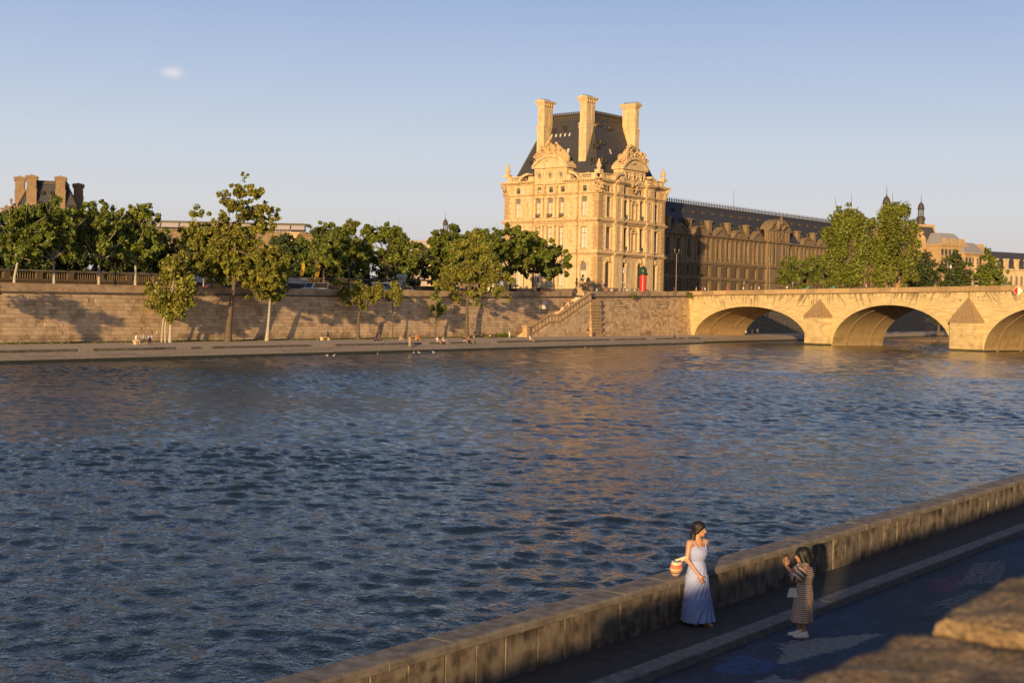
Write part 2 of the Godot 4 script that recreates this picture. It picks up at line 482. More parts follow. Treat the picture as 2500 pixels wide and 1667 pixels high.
func course_block(st: MB, a: float, b: float, y0: float, y1: float, t0: float, proud: float):
	var j := 0.014
	a += j; b -= j; y0 += j; y1 -= j
	var f0 := wall_t(t0, y0) + proud; var f1 := wall_t(t0, y1) + proud
	var p := [Vector3(a, y0, f0), Vector3(b, y0, f0), Vector3(b, y1, f1), Vector3(a, y1, f1)]
	var back := Vector3(0, 0, -0.09 - proud)
	st.quad(p[0], p[1], p[2], p[3])
	for k in 4: st.quad(p[k] + back, p[(k + 1) % 4] + back, p[(k + 1) % 4], p[k])

func block_wall(wall: Node3D, s0: float, s1: float, t0: float, singled: Array, tints: Array):
	# masonry laid block by block: those in the singled stretch are parts, the rest one joined part
	var rest := MB.new(); rest.colored = true
	var y := QY - 0.02
	var row := 0
	while y < 10.5:
		var h: float = [0.52, 0.48, 0.56, 0.46, 0.5][row % 5]
		var s := s0 + rng.randf_range(-0.8, 0.0)
		while s < s1:
			var l := rng.randf_range(0.75, 1.7)
			var e := minf(s + l, s1)
			var a := maxf(s, s0)
			if s1 - e < 0.4: e = s1
			var top := minf(y + h, minf(cordon_y(a), cordon_y(e)))
			if top - y > 0.12 and e - a > 0.15:
				var pr := rng.randf_range(0.0, 0.035)
				if rng.randf() < 0.012: pr = -0.05
				var k := rng.randi_range(0, 5)
				if a > singled[0] and e < singled[1]:
					var one := MB.new(); one.colored = true; one.col = tints[k]
					course_block(one, a, e, y, top, t0, pr)
					put("stone", one.mesh(), M.quay_block, wall)
				else:
					rest.col = tints[k]
					course_block(rest, a, e, y, top, t0, pr)
			s = e
			if e >= s1: break
		y += h
		row += 1
	var o := put("masonry", rest.mesh(), M.quay_block, wall)
	o.set_meta("kind", "stuff")

func make_far_bank():
	M.quay_block = (M.quay_stone as StandardMaterial3D).duplicate()
	M.quay_block.vertex_color_use_as_albedo = true
	# street and the land behind, one sheet that follows the slope of the parapet
	var st := MB.new()
	var ss := [-900.0, -400.0, -150.0, -68.0, -17.0, 32.0, 70.0, 121.0, 200.0, 600.0, 1500.0]
	var ts := [1.2, -30.0, -80.0, -250.0, -2500.0]
	for k in ss.size() - 1:
		for j in ts.size() - 1:
			var y0 := parapet_y(maxf(ss[k], -150.0)) - 1.0; var y1 := parapet_y(maxf(ss[k + 1], -150.0)) - 1.0
			var a: float = ts[j] if j > 0 or ss[k] >= 70.0 else -0.9
			st.quad(Vector3(ss[k], y0, a), Vector3(ss[k + 1], y1, a), Vector3(ss[k + 1], y1, ts[j + 1]), Vector3(ss[k], y0, ts[j + 1]))
	var g := put("street", st.mesh(), M.asphalt)
	g.position = QUAY_O; g.rotation_degrees.y = QUAY_TURN
	tag(g, "grey street and land behind the far quay", "", "", "structure")
	# lower quay
	st = MB.new()
	var edge := 17.1
	st.quad(Vector3(-200, QY, edge), Vector3(420, QY, edge), Vector3(420, QY, -0.5), Vector3(-200, QY, -0.5))
	g = put("lower_quay", st.mesh(), M.path)
	g.position = QUAY_O; g.rotation_degrees.y = QUAY_TURN
	tag(g, "pale paved walkway below the far quay wall", "", "", "structure")
	st = MB.new()
	for k in 58:
		var a := -200.0 + k * 5.0
		for r in 5:
			var t0 := edge + r * 0.5; var y0 := QY - 0.22 - r * 0.2
			var d := rng.randf_range(-0.03, 0.03)
			st.quad(Vector3(a, y0 - 0.2 + d, t0 + 0.5), Vector3(a + 5.0, y0 - 0.2 + d, t0 + 0.5), Vector3(a + 5.0, y0 + d * 0.3, t0), Vector3(a, y0 + d * 0.3, t0))
	st.quad(Vector3(90, -1.0, edge + 2.2), Vector3(90, QY, edge), Vector3(90.1, QY, edge), Vector3(90.1, -1.0, edge + 2.2))
	st.quad(Vector3(90, -1.0, edge), Vector3(420, -1.0, edge), Vector3(420, QY, edge), Vector3(90, QY, edge))
	g = put("bank_slope", st.mesh(), M.cobble)
	g.position = QUAY_O; g.rotation_degrees.y = QUAY_TURN
	tag(g, "sloping cobbled bank above the waterline", "", "", "structure")
	st = MB.new()
	st.quad(Vector3(-200, -0.8, edge + 3.6), Vector3(90, -0.8, edge + 3.6), Vector3(90, 0.3, edge + 2.3), Vector3(-200, 0.3, edge + 2.3))
	st.quad(Vector3(90, -0.8, edge + 0.02), Vector3(420, -0.8, edge + 0.02), Vector3(420, 0.3, edge + 0.02), Vector3(90, 0.3, edge + 0.02))
	g = put("algae_band", st.mesh(), M.algae)
	g.position = QUAY_O; g.rotation_degrees.y = QUAY_TURN
	tag(g, "dark green algae along the waterline", "", "", "structure")
	# kerb stones along the top of the slope
	var ed := base("quay_edging", QUAY_O, QUAY_TURN)
	tag(ed, "row of long pale edging stones along the lower quay", "edging")
	var s := -100.0
	while s < 90.0:
		var l := rng.randf_range(1.6, 2.6)
		st = MB.new()
		st.rounded(s + 0.01, QY - 0.5, edge - 0.45, s + l - 0.01, QY + rng.randf_range(0.03, 0.06), edge + 0.04, 0.03)
		put("edging_stone", st.mesh(), M.quay_dark if rng.randf() < 0.75 else M.cobble, ed)
		s += l
	# the retaining wall
	var tints := [Color(1, 1, 1), Color(0.86, 0.85, 0.84), Color(1.14, 1.12, 1.08), Color(0.95, 0.93, 0.9), Color(1.05, 1.02, 0.98), Color(0.72, 0.7, 0.68)]
	var w := base("quay_wall", QUAY_O, QUAY_TURN)
	tag(w, "long weathered stone quay wall with sloping face behind the riverside trees", "wall", "", "thing")
	st = MB.new()
	for k in 20:   # core behind the blocks: dark joints
		var a := -200.0 + k * 13.6; var b := a + 13.6
		st.quad(Vector3(a, QY - 0.5, wall_t(-0.06, QY)), Vector3(b, QY - 0.5, wall_t(-0.06, QY)), Vector3(b, cordon_y(b), wall_t(-0.06, cordon_y(b))), Vector3(a, cordon_y(a), wall_t(-0.06, cordon_y(a))))
	put("mortar_core", st.mesh(), M.quay_dark, w)
	block_wall(w, -130.0, 72.0, 0.0, [-69.0, -51.0], tints)
	var sc := s_range(-150, 71.5, 8.0)
	st = MB.new(); strip(st, sc, [[-1.3, -1.2], [-0.62, -1.2], [-0.50, -1.12], [-0.50, -1.0], [-0.72, -0.95], [-1.3, -0.95]])
	put("cordon", st.mesh(), M.quay_dark, w)
	parapet(w, -120.0, 45.5, -1.25, -0.8)
	parapet(w, 45.5, 69.0, -1.25, -0.8)
	# small drain holes and iron rings with rust marks, hung shrubs are things of their own
	# right stretch beyond the stair
	w = base("quay_wall", QUAY_O, QUAY_TURN)
	tag(w, "shorter quay wall of pale patched blocks between stair pier and bridge", "wall", "", "thing")
	st = MB.new()
	st.quad(Vector3(74, QY - 0.5, wall_t(2.44, QY)), Vector3(121.5, QY - 0.5, wall_t(2.44, QY)), Vector3(121.5, cordon_y(121.5), wall_t(2.44, cordon_y(121.5))), Vector3(74, cordon_y(74), wall_t(2.44, cordon_y(74))))
	put("mortar_core", st.mesh(), M.quay_dark, w)
	block_wall(w, 75.2, 121.3, 2.5, [98.0, 112.0], [Color(1.02, 1, 0.96), Color(0.82, 0.8, 0.78), Color(1.3, 1.27, 1.2), Color(0.92, 0.9, 0.86), Color(1.15, 1.12, 1.06), Color(0.66, 0.63, 0.6)])
	st = MB.new(); strip(st, s_range(70, 121.5, 8.0), [[1.2, -1.25], [1.78, -1.25], [1.92, -1.15], [1.92, -1.02], [1.7, -0.97], [1.2, -0.97]])
	put("cordon", st.mesh(), M.quay_dark, w)
	parapet(w, 71.6, 121.5, 1.22, 1.66)
	# wall beyond the bridge, its shade put into the dark stone colour
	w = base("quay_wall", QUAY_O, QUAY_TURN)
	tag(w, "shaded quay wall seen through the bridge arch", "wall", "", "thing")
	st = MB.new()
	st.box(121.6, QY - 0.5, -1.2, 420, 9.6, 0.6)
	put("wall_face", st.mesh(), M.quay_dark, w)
	make_stair()

func parapet(w: Node3D, s0: float, s1: float, z0: float, z1: float):
	var s := s0
	while s < s1 - 0.1:
		var e := minf(s + rng.randf_range(2.2, 3.6), s1)
		if s1 - e < 1.2: e = s1
		var a := s + 0.012; var b := e - 0.012
		var ya := parapet_y(a); var yb := parapet_y(b)
		var st := MB.new(); st.colored = true
		var g := rng.randf_range(0.75, 1.15); st.col = Color(g, g * 0.99, g * 0.97)
		var c := 0.05
		var pts := func(y: float, i: float) -> Array: return [Vector3(a, ya + y, z1 - i), Vector3(b, yb + y, z1 - i), Vector3(b, yb + y, z0 + i), Vector3(a, ya + y, z0 + i)]
		st.hexa((pts.call(-1.0, 0.0) as Array) + (pts.call(-c, 0.0) as Array))
		st.hexa((pts.call(-c, 0.0) as Array) + (pts.call(0.0, c) as Array))
		put("parapet_stone", st.mesh(), M.parapet, w)
		s = e

func make_stair():
	var w := base("quay_stair", QUAY_O, QUAY_TURN)
	tag(w, "stone stair climbing the quay wall to the street with a solid sloping balustrade", "stair")
	var st := MB.new()
	st.extrude(PackedVector2Array([Vector2(46.6, QY), Vector2(75.3, QY), Vector2(75.3, 8.6), Vector2(71.6, 8.6), Vector2(58.4, 3.9), Vector2(54.8, 3.9), Vector2(47.4, QY + 0.45)]), 1.95, 2.42)
	put("side_wall", st.mesh(), M.quay_stone, w)
	# blocks on the side wall
	var y := QY
	while y < 8.2:
		var s_min := 47.6
		if y > 1.6: s_min = 47.6 + (y + 0.5 - 1.6) / (3.9 - 1.6) * 7.2
		if y + 0.5 > 3.9: s_min = 58.6 + (y + 0.5 - 3.9) / (8.6 - 3.9) * 13.0
		var s := s_min
		while s < 70.3:
			var e := minf(s + rng.randf_range(0.7, 1.6), 70.4)
			if 70.4 - e < 0.4: e = 70.4
			st = MB.new(); st.colored = true
			var g := rng.randf_range(0.8, 1.2); st.col = Color(g, g, g)
			st.block(s + 0.012, y + 0.012, 2.40, e - 0.012, y + 0.488, 2.46 + rng.randf_range(0, 0.03), 0.02)
			put("stone", st.mesh(), M.quay_block, w)
			s = e
		y += 0.5
	# sloping balustrade: body, coping and a plinth moulding, three runs
	var runs := [[Vector2(46.9, 1.55), Vector2(54.5, 4.1)], [Vector2(54.5, 4.1), Vector2(58.2, 4.1)], [Vector2(58.2, 4.1), Vector2(71.2, 8.7)]]
	for r in runs:
		var a: Vector2 = r[0]; var b: Vector2 = r[1]
		st = MB.new(); st.extrude(PackedVector2Array([a, b, b + Vector2(0, 1.2), a + Vector2(0, 1.2)]), 2.05, 2.42)
		put("rail_body", st.mesh(), M.quay_stone, w)
		st = MB.new(); st.extrude(PackedVector2Array([a + Vector2(0, 1.2), b + Vector2(0, 1.2), b + Vector2(0, 1.45), a + Vector2(0, 1.45)]), 1.95, 2.62)
		put("coping", st.mesh(), M.lime_dark, w)
		st = MB.new(); st.extrude(PackedVector2Array([a + Vector2(0, -0.12), b + Vector2(0, -0.12), b + Vector2(0, 0.16), a + Vector2(0, 0.16)]), 1.96, 2.6)
		put("plinth", st.mesh(), M.lime_dark, w)
		var n := maxi(2, int((b.x - a.x) / 1.1))
		for k in n:   # raised die between recessed fields
			var x := lerpf(a.x, b.x, (k + 0.5) / n); var yy := lerpf(a.y, b.y, (k + 0.5) / n)
			var sl := (b.y - a.y) / (b.x - a.x) * 0.19
			st = MB.new(); st.extrude(PackedVector2Array([Vector2(x - 0.19, yy + 0.18 - sl), Vector2(x + 0.19, yy + 0.18 + sl), Vector2(x + 0.19, yy + 1.18 + sl), Vector2(x - 0.19, yy + 1.18 - sl)]), 2.4, 2.5)
			put("baluster_block", st.mesh(), M.lime_dark, w)
	st = MB.new(); st.rounded(45.6, QY, 1.8, 46.9, 3.1, 2.8, 0.06); st.rounded(45.45, 3.1, 1.7, 47.05, 3.35, 2.9, 0.08)
	put("newel", st.mesh(), M.lime_dark, w)
	# steps
	var x := 47.0; var yy2 := QY
	while yy2 < parapet_y(70.0) - 1.2:
		yy2 += 0.19
		st = MB.new(); st.box(x, yy2 - 0.4, -0.75, x + (3.7 if absf(yy2 - 4.05) < 0.1 else 0.52), yy2, 1.95)
		put("step", st.mesh(), M.path, w)
		x += 3.6 if absf(yy2 - 4.05) < 0.1 else 0.5
	# banded pier at the head of the stair
	var p := base("stair_pier", QUAY_O, QUAY_TURN)
	tag(p, "pale pier of heavy rusticated courses at the head of the quay stair", "pier")
	var k2 := 0
	var yb := QY
	while yb < 8.6:
		var h := minf(0.62, 8.75 - yb)
		st = MB.new()
		var inset := 0.0 if k2 % 2 == 0 else 0.16
		st.rounded(70.6 + inset, yb, 1.6, 75.3 - inset, yb + h - 0.05, 3.05 - 0.06 * (yb - QY) - inset, 0.06)
		st.box(70.9, yb + h - 0.06, 1.6, 75.0, yb + h, 2.7 - 0.06 * (yb - QY))
		put("course", st.mesh(), M.lime_dark, p)
		yb += h; k2 += 1

# ------------------------------------------------------------------ the bridge
func bridge_top(x: float) -> float: return 11.22 + 0.0152 * x - maxf(0.0, x - 95.0) * 0.0152
const ARCHES := [[3.4, 36.8, 7.9], [43.3, 72.0, 8.6], [78.9, 107.8, 8.9], [114.6, 142.0, 8.4]]

func arch_points(a: Array, n: int) -> Array:
	var r := []
	for k in n + 1:
		var t := PI * k / n
		r.append(Vector2((a[0] + a[1]) * 0.5 - cos(t) * (a[1] - a[0]) * 0.5, -0.6 + pow(sin(t), 0.86) * (a[2] + 0.6)))
	return r

func make_bridge():
	var b := base("stone_bridge", BRIDGE_O, BRIDGE_TURN)
	tag(b, "old stone bridge with wide golden arches over the river", "bridge")
	var depth := -17.0
	var face := MB.new(); var body := MB.new()
	for a in ARCHES:
		var p := arch_points(a, 32)
		for k in 32:
			var q: Vector2 = p[k]; var r: Vector2 = p[k + 1]
			for zz in [0.0]:
				var f := [Vector3(q.x, q.y, zz), Vector3(r.x, r.y, zz), Vector3(r.x, bridge_top(r.x) - 1.1, zz), Vector3(q.x, bridge_top(q.x) - 1.1, zz)]
				face.quad(f[0], f[1], f[2], f[3])
			body.quad(Vector3(r.x, r.y, depth), Vector3(q.x, q.y, depth), Vector3(q.x, bridge_top(q.x) - 1.1, depth), Vector3(r.x, bridge_top(r.x) - 1.1, depth))
	var edges := [-1.6, 3.4, 36.8, 43.3, 72.0, 78.9, 107.8, 114.6, 142.0, 150.0]
	for k in range(0, edges.size(), 2):
		var a: float = edges[k]; var c: float = edges[k + 1]
		face.quad(Vector3(a, -2, 0), Vector3(c, -2, 0), Vector3(c, bridge_top(c) - 1.1, 0), Vector3(a, bridge_top(a) - 1.1, 0))
		body.quad(Vector3(c, -2, depth), Vector3(a, -2, depth), Vector3(a, bridge_top(a) - 1.1, depth), Vector3(c, bridge_top(c) - 1.1, depth))
		for x in [a, c]: body.quad(Vector3(x, -2, 0), Vector3(x, -2, depth), Vector3(x, -0.5, depth), Vector3(x, -0.5, 0))
	body.quad(Vector3(-1.6, 10.1, 0), Vector3(150, bridge_top(150) - 1.1, 0), Vector3(150, bridge_top(150) - 1.1, depth), Vector3(-1.6, 10.1, depth))
	body.quad(Vector3(-1.6, -2, depth), Vector3(-1.6, -2, 0), Vector3(-1.6, 10.1, 0), Vector3(-1.6, 10.1, depth))
	for p in face.v: face.uv.append(Vector2(p.x / 150.0, 1.0 - p.y / 12.5))
	put("spandrel", face.mesh(), M.bridge_face, b)
	put("deck", body.mesh(), M.bridge_stone, b)
	for a in ARCHES:
		var p := arch_points(a, 32)
		var rows := []
		for z in [0.0, -4.0, -4.02, -8.5, -12.8, -12.82, -17.0]:
			var r := []
			for q in p: r.append(Vector3(q.x, q.y, z))
			rows.append(r)
		var st := MB.new(); st.grid(rows)
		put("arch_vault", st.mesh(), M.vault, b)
		for z in [-4.6, -12.6]:   # two shallow ribs under the vault
			var rb := MB.new()
			var r0 := []; var r1 := []; var r2 := []; var r3 := []
			for q in p:
				var c := Vector2((a[0] + a[1]) * 0.5, 0)
				var i: Vector2 = q.move_toward(c, 0.1)
				r0.append(Vector3(q.x, q.y, z + 0.35)); r1.append(Vector3(i.x, i.y, z + 0.35)); r2.append(Vector3(i.x, i.y, z - 0.35)); r3.append(Vector3(q.x, q.y, z - 0.35))
			rb.grid([r0, r1]); rb.grid([r1, r2]); rb.grid([r2, r3])
			put("vault_rib", rb.mesh(), M.bridge_grey, b)
	# piers with cut-waters and pyramid caps
	for pr in [[36.8, 43.2, 6.1, 9.7], [72.0, 78.9, 5.7, 10.3], [107.8, 114.6, 5.7, 10.3]]:
		var x0: float = pr[0]; var x1: float = pr[1]
		var plan := [Vector2(x0 + 0.1, 0.02), Vector2(x0 + 0.9, 2.1), Vector2(x1 - 0.9, 2.1), Vector2(x1 - 0.1, 0.02)]
		var y := -2.0
		var row := 0
		while y < pr[2] - 0.05:
			var h := minf(0.62, pr[2] - y)
			if pr[2] - y - h < 0.2: h = pr[2] - y
			for k in 3:
				var a: Vector2 = plan[k]; var c: Vector2 = plan[k + 1]
				var n := 3 if k == 1 else 1
				for m in n:
					var off := 0.0 if row % 2 == 0 or n == 1 else 0.12
					var f0 := clampf(float(m) / n + (off if m > 0 else 0.0), 0, 1); var f1 := clampf(float(m + 1) / n + (off if m < n - 1 else 0.0), 0, 1)
					var p0 := a.lerp(c, f0); var p1 := a.lerp(c, f1)
					var inn := Vector2((x0 + x1) * 0.5, 0.0)
					var q0 := p0.move_toward(inn, 0.5); var q1 := p1.move_toward(inn, 0.5)
					var st := MB.new(); st.colored = true
					var g := rng.randf_range(0.86, 1.1) * (0.3 if y < 0.2 else 1.0); st.col = Color(g, g, g * (0.8 if y < 0.2 else 1.0))
					var lo := [Vector3(p0.x, y + 0.01, p0.y), Vector3(p1.x, y + 0.01, p1.y), Vector3(q1.x, y + 0.01, q1.y), Vector3(q0.x, y + 0.01, q0.y)]
					var hi := []
					for v in lo: hi.append(v + Vector3(0, h - 0.02, 0))
					st.hexa(lo + hi)
					put("pier_stone", st.mesh(), M.bridge_block, b)
			y += h; row += 1
		# core and cap
		var core := MB.new()
		var lo2 := []; var hi2 := []
		for q in plan:
			var i: Vector2 = q.move_toward(Vector2((x0 + x1) * 0.5, 0), 0.06)
			lo2.append(Vector3(i.x, -2, i.y)); hi2.append(Vector3(i.x, pr[2] - 0.02, i.y))
		core.hexa(lo2 + hi2)
		put("pier_core", core.mesh(), M.quay_dark, b)
		var cap := MB.new()
		var e := 0.22
		var cp := [Vector3(x0 - e + 0.1, pr[2], 0.0), Vector3(x0 + 0.9 - e, pr[2], 2.1 + e), Vector3(x1 - 0.9 + e, pr[2], 2.1 + e), Vector3(x1 + e - 0.1, pr[2], 0.0)]
		var apex := Vector3((x0 + x1) * 0.5, pr[3], 0.05)
		for k in 3:   # each slope in four stepped courses of slabs
			for m in 5:
				var f := m / 5.0; var g2 := (m + 1) / 5.0
				var a: Vector3 = cp[k].lerp(apex, f); var c: Vector3 = cp[k + 1].lerp(apex, f)
				var a2: Vector3 = cp[k].lerp(apex, g2); var c2: Vector3 = cp[k + 1].lerp(apex, g2)
				var nn := (c - a).cross(a2 - a).normalized() * 0.06
				cap.quad(a + nn, c + nn, c2 + nn * 0.3, a2 + nn * 0.3); cap.quad(a - nn, c - nn, c + nn, a + nn)
		cap.hexa([cp[0] - Vector3(0, 0.3, 0), cp[1] - Vector3(0, 0.3, 0), cp[2] - Vector3(0, 0.3, 0), cp[3] - Vector3(0, 0.3, 0), cp[0], cp[1], cp[2], cp[3]])
		put("pier_cap", cap.mesh(), M.bridge_grey, b)
		# dark wet foot
		var foot := MB.new()
		var fl := []; var fh := []
		for q in plan:
			var i: Vector2 = q.move_toward(Vector2((x0 + x1) * 0.5, 0), -0.07)
			fl.append(Vector3(i.x, -1.5, i.y)); fh.append(Vector3(i.x, 0.28, i.y))
		foot.hexa(fl + fh)
		put("wet_foot", foot.mesh(), M.algae, b)
		foot = MB.new()
		foot.box(x0 - 0.06, -1.5, depth - 0.05, x1 + 0.06, 0.3, 0.05)
		put("wet_foot", foot.mesh(), M.algae, b)
	# cordon and parapet, stone by stone
	for side in [0, 1]:
		var z := 0.0 if side == 0 else depth
		var sg := 1.0 if side == 0 else -1.0
		var st := MB.new()
		for k in 15:
			var a := -1.6 + k * 10.1; var c := a + 10.1
			var prof := [[z - sg * 0.3, -1.15], [z + sg * 0.12, -1.15], [z + sg * 0.34, -1.05], [z + sg * 0.34, -0.93], [z + sg * 0.1, -0.88], [z - sg * 0.3, -0.88]]
			for j in prof.size():
				var p: Array = prof[j]; var q: Array = prof[(j + 1) % prof.size()]
				st.quad(Vector3(a, bridge_top(a) + p[1], p[0]), Vector3(c, bridge_top(c) + p[1], p[0]), Vector3(c, bridge_top(c) + q[1], q[0]), Vector3(a, bridge_top(a) + q[1], q[0]))
		put("cordon", st.mesh(), M.bridge_grey, b)
		var x := -1.6
		while x < 149.0:
			var e := minf(x + rng.randf_range(1.8, 4.6), 150.0)
			var ya := bridge_top(x); var yb := bridge_top(e)
			var pm := MB.new(); pm.colored = true
			var g := rng.randf_range(0.62, 1.2); pm.col = Color(g, g * 0.985, g * 0.95)
			var z0 := z + 0.06 * sg; var z1 := z - 0.42 * sg
			if side == 1:
				var sw := z0; z0 = z1; z1 = sw
			var a := x + 0.012; var c := e - 0.012
			pm.hexa([Vector3(a, ya - 0.9, z0), Vector3(c, yb - 0.9, z0), Vector3(c, yb - 0.9, z1), Vector3(a, ya - 0.9, z1), Vector3(a, ya - 0.05, z0), Vector3(c, yb - 0.05, z0), Vector3(c, yb - 0.05, z1), Vector3(a, ya - 0.05, z1)])
			var i := 0.05 * (1.0 if side == 0 else -1.0) * (1.0 if side == 0 else -1.0)
			pm.hexa([Vector3(a, ya - 0.05, z0), Vector3(c, yb - 0.05, z0), Vector3(c, yb - 0.05, z1), Vector3(a, ya - 0.05, z1), Vector3(a, ya, z0 - i), Vector3(c, yb, z0 - i), Vector3(c, yb, z1 + i), Vector3(a, ya, z1 + i)])
			put("parapet_stone", pm.mesh(), M.bridge_parapet, b)
			x = e
	# red and white navigation board
	var sgn := base("navigation_sign", bridge(86.0, 11.5, 0.5), BRIDGE_TURN)
	tag(sgn, "red and white diamond board fixed to the bridge parapet", "sign")
	var d := 0.86
	var m1 := MB.new(); m1.extrude(PackedVector2Array([Vector2(0, -d), Vector2(0, d), Vector2(-d, 0)]), 0.0, 0.05)
	var m2 := MB.new(); m2.extrude(PackedVector2Array([Vector2(0, -d), Vector2(d, 0), Vector2(0, d)]), 0.0, 0.05)
	var m3 := MB.new(); var o := 1.02
	m3.extrude(PackedVector2Array([Vector2(0, -o), Vector2(o, 0), Vector2(0, o), Vector2(-o, 0)]), -0.04, -0.002)
	put("red_half", m1.mesh(), plain(0.62, 0.03, 0.02, 0.4), sgn)
	put("white_half", m2.mesh(), plain(0.75, 0.74, 0.7, 0.4), sgn)
	put("border", m3.mesh(), plain(0.7, 0.6, 0.4, 0.5), sgn)
	var br := MB.new(); br.box(-0.06, -0.5, -0.5, 0.06, -0.38, -0.04); br.box(-0.06, 0.1, -0.5, 0.06, 0.2, -0.04)
	put("bracket", br.mesh(), M.iron, sgn)
	sgn.rotation_degrees.y = BRIDGE_TURN + 8.0

func make_bridge_materials():
	M.parapet = (M.quay_stone as StandardMaterial3D).duplicate()
	M.parapet.albedo_color = lin(0.8, 0.78, 0.76)
	M.parapet.vertex_color_use_as_albedo = true
	M.bridge_block = (M.bridge_stone as StandardMaterial3D).duplicate()
	M.bridge_block.vertex_color_use_as_albedo = true
	M.bridge_parapet = (M.bridge_grey as StandardMaterial3D).duplicate()
	M.bridge_parapet.albedo_color = lin(0.75, 0.7, 0.64)
	M.bridge_parapet.vertex_color_use_as_albedo = true
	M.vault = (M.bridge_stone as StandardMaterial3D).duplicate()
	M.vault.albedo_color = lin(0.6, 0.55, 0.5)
	# spandrel stone with the dark run-off stains that hang from the cordon
	var w := 2048; var h := 512
	var base_n := noise_image(512, 31, 0.02, 5); var fine := noise_image(512, 32, 0.12, 3)
	var stain := PackedFloat32Array(); stain.resize(w * h)
	var r := RandomNumberGenerator.new(); r.seed = 9
	for k in 430:
		var x := r.randf() * w
		var xm := x / w * 150.0
		var lean := 0.0
		for a in ARCHES:
			if xm > a[0] and xm < a[1]: lean = (xm - (a[0] + a[1]) * 0.5) / (a[1] - a[0]) * -0.55
		lean += r.randf_range(-0.05, 0.05)
		var y_top := h * (1.0 - (bridge_top(xm) - 1.15) / 12.5)
		var ln := r.randf_range(14, 110) * (0.5 + r.randf())
		var wd := r.randf_range(1.2, 4.6)
		var dk := r.randf_range(0.35, 1.0)
		var y := int(y_top + (0.0 if r.randf() < 0.7 else r.randf_range(5, 60)))
		var y_end := mini(h - 1, y + int(ln))
		var y_s := float(y)
		while y < y_end:
			var f := (y - y_s) / ln
			var cx := x + lean * (y - y_s) + sin(y * 0.11 + k) * 0.9
			var ww := wd * (1.0 - 0.6 * f)
			for i in range(int(cx - ww - 1), int(cx + ww + 2)):
				var q := clampf(1.2 - absf(i - cx) / ww, 0, 1) * dk * (1.0 - f * f)
				var at := y * w + posmod(i, w)
				stain[at] = maxf(stain[at], q)
			y += 1
	var bytes := PackedByteArray(); bytes.resize(w * h * 3)
	for y in h:
		for x in w:
			var t := base_n[(y * 2 % 512) * 512 + x % 512] * 0.6 + fine[(y % 512) * 512 + x % 512] * 0.4
			var c := Color(0.44, 0.33, 0.155).lerp(Color(0.66, 0.51, 0.26), clampf(t * 2.0 - 0.5, 0, 1))
			c = c.lerp(Color(0.075, 0.055, 0.032), stain[y * w + x] * 0.95)
			c = c.linear_to_srgb()
			var k := (y * w + x) * 3
			bytes[k] = int(c.r * 255.0); bytes[k + 1] = int(c.g * 255.0); bytes[k + 2] = int(c.b * 255.0)
	var m := StandardMaterial3D.new()
	m.albedo_texture = ImageTexture.create_from_image(Image.create_from_data(w, h, false, Image.FORMAT_RGB8, bytes))
	m.roughness = 0.9
	m.cull_mode = BaseMaterial3D.CULL_DISABLED
	M.bridge_face = m

# ------------------------------------------------------------------ palace building blocks (facade axes: x along, y up, z outwards)
func sheet(st: MB, x0: float, x1: float, y0: float, y1: float, holes: Array, z: float, deep: float):
	# a wall face with openings; every opening gets its reveals. holes: [xa, xb, ya, yb]
	var xs := [x0, x1]; var ys := [y0, y1]
	for h in holes:
		for k in 2:
			if not xs.has(h[k]): xs.append(h[k])
			if not ys.has(h[k + 2]): ys.append(h[k + 2])
	xs.sort(); ys.sort()
	for i in xs.size() - 1:
		for j in ys.size() - 1:
			var cx: float = (xs[i] + xs[i + 1]) * 0.5; var cy: float = (ys[j] + ys[j + 1]) * 0.5
			var open := false
			for h in holes:
				if cx > h[0] and cx < h[1] and cy > h[2] and cy < h[3]: open = true
			if not open: st.quad(Vector3(xs[i], ys[j], z), Vector3(xs[i + 1], ys[j], z), Vector3(xs[i + 1], ys[j + 1], z), Vector3(xs[i], ys[j + 1], z))
	for h in holes:
		var a := Vector3(h[0], h[2], z); var b := Vector3(h[1], h[2], z); var c := Vector3(h[1], h[3], z); var d := Vector3(h[0], h[3], z)
		var e := Vector3(0, 0, -deep)
		st.quad(a, b, b + e, a + e); st.quad(b, c, c + e, b + e); st.quad(c, d, d + e, c + e); st.quad(d, a, a + e, d + e)

func arc(cx: float, y0: float, half: float, rise: float, n: int, a0 := 0.0, a1 := 1.0) -> Array:   # points of a segmental arch, left to right
	var r := (half * half + rise * rise) / (2.0 * rise)
	var t := asin(clampf(half / r, -1, 1))
	if rise > half: t = PI - t
	var out := []
	for k in n + 1:
		var f := lerpf(a0, a1, float(k) / n)
		var g := -t + 2.0 * t * f
		out.append(Vector2(cx + sin(g) * r, y0 + rise - r + cos(g) * r))
	return out

func arch_band(st: MB, outer: Array, inner: Array, z0: float, z1: float):
	var p := PackedVector2Array()
	for q in outer: p.append(q)
	for k in inner.size(): p.append(inner[inner.size() - 1 - k])
	st.extrude(p, z0, z1)

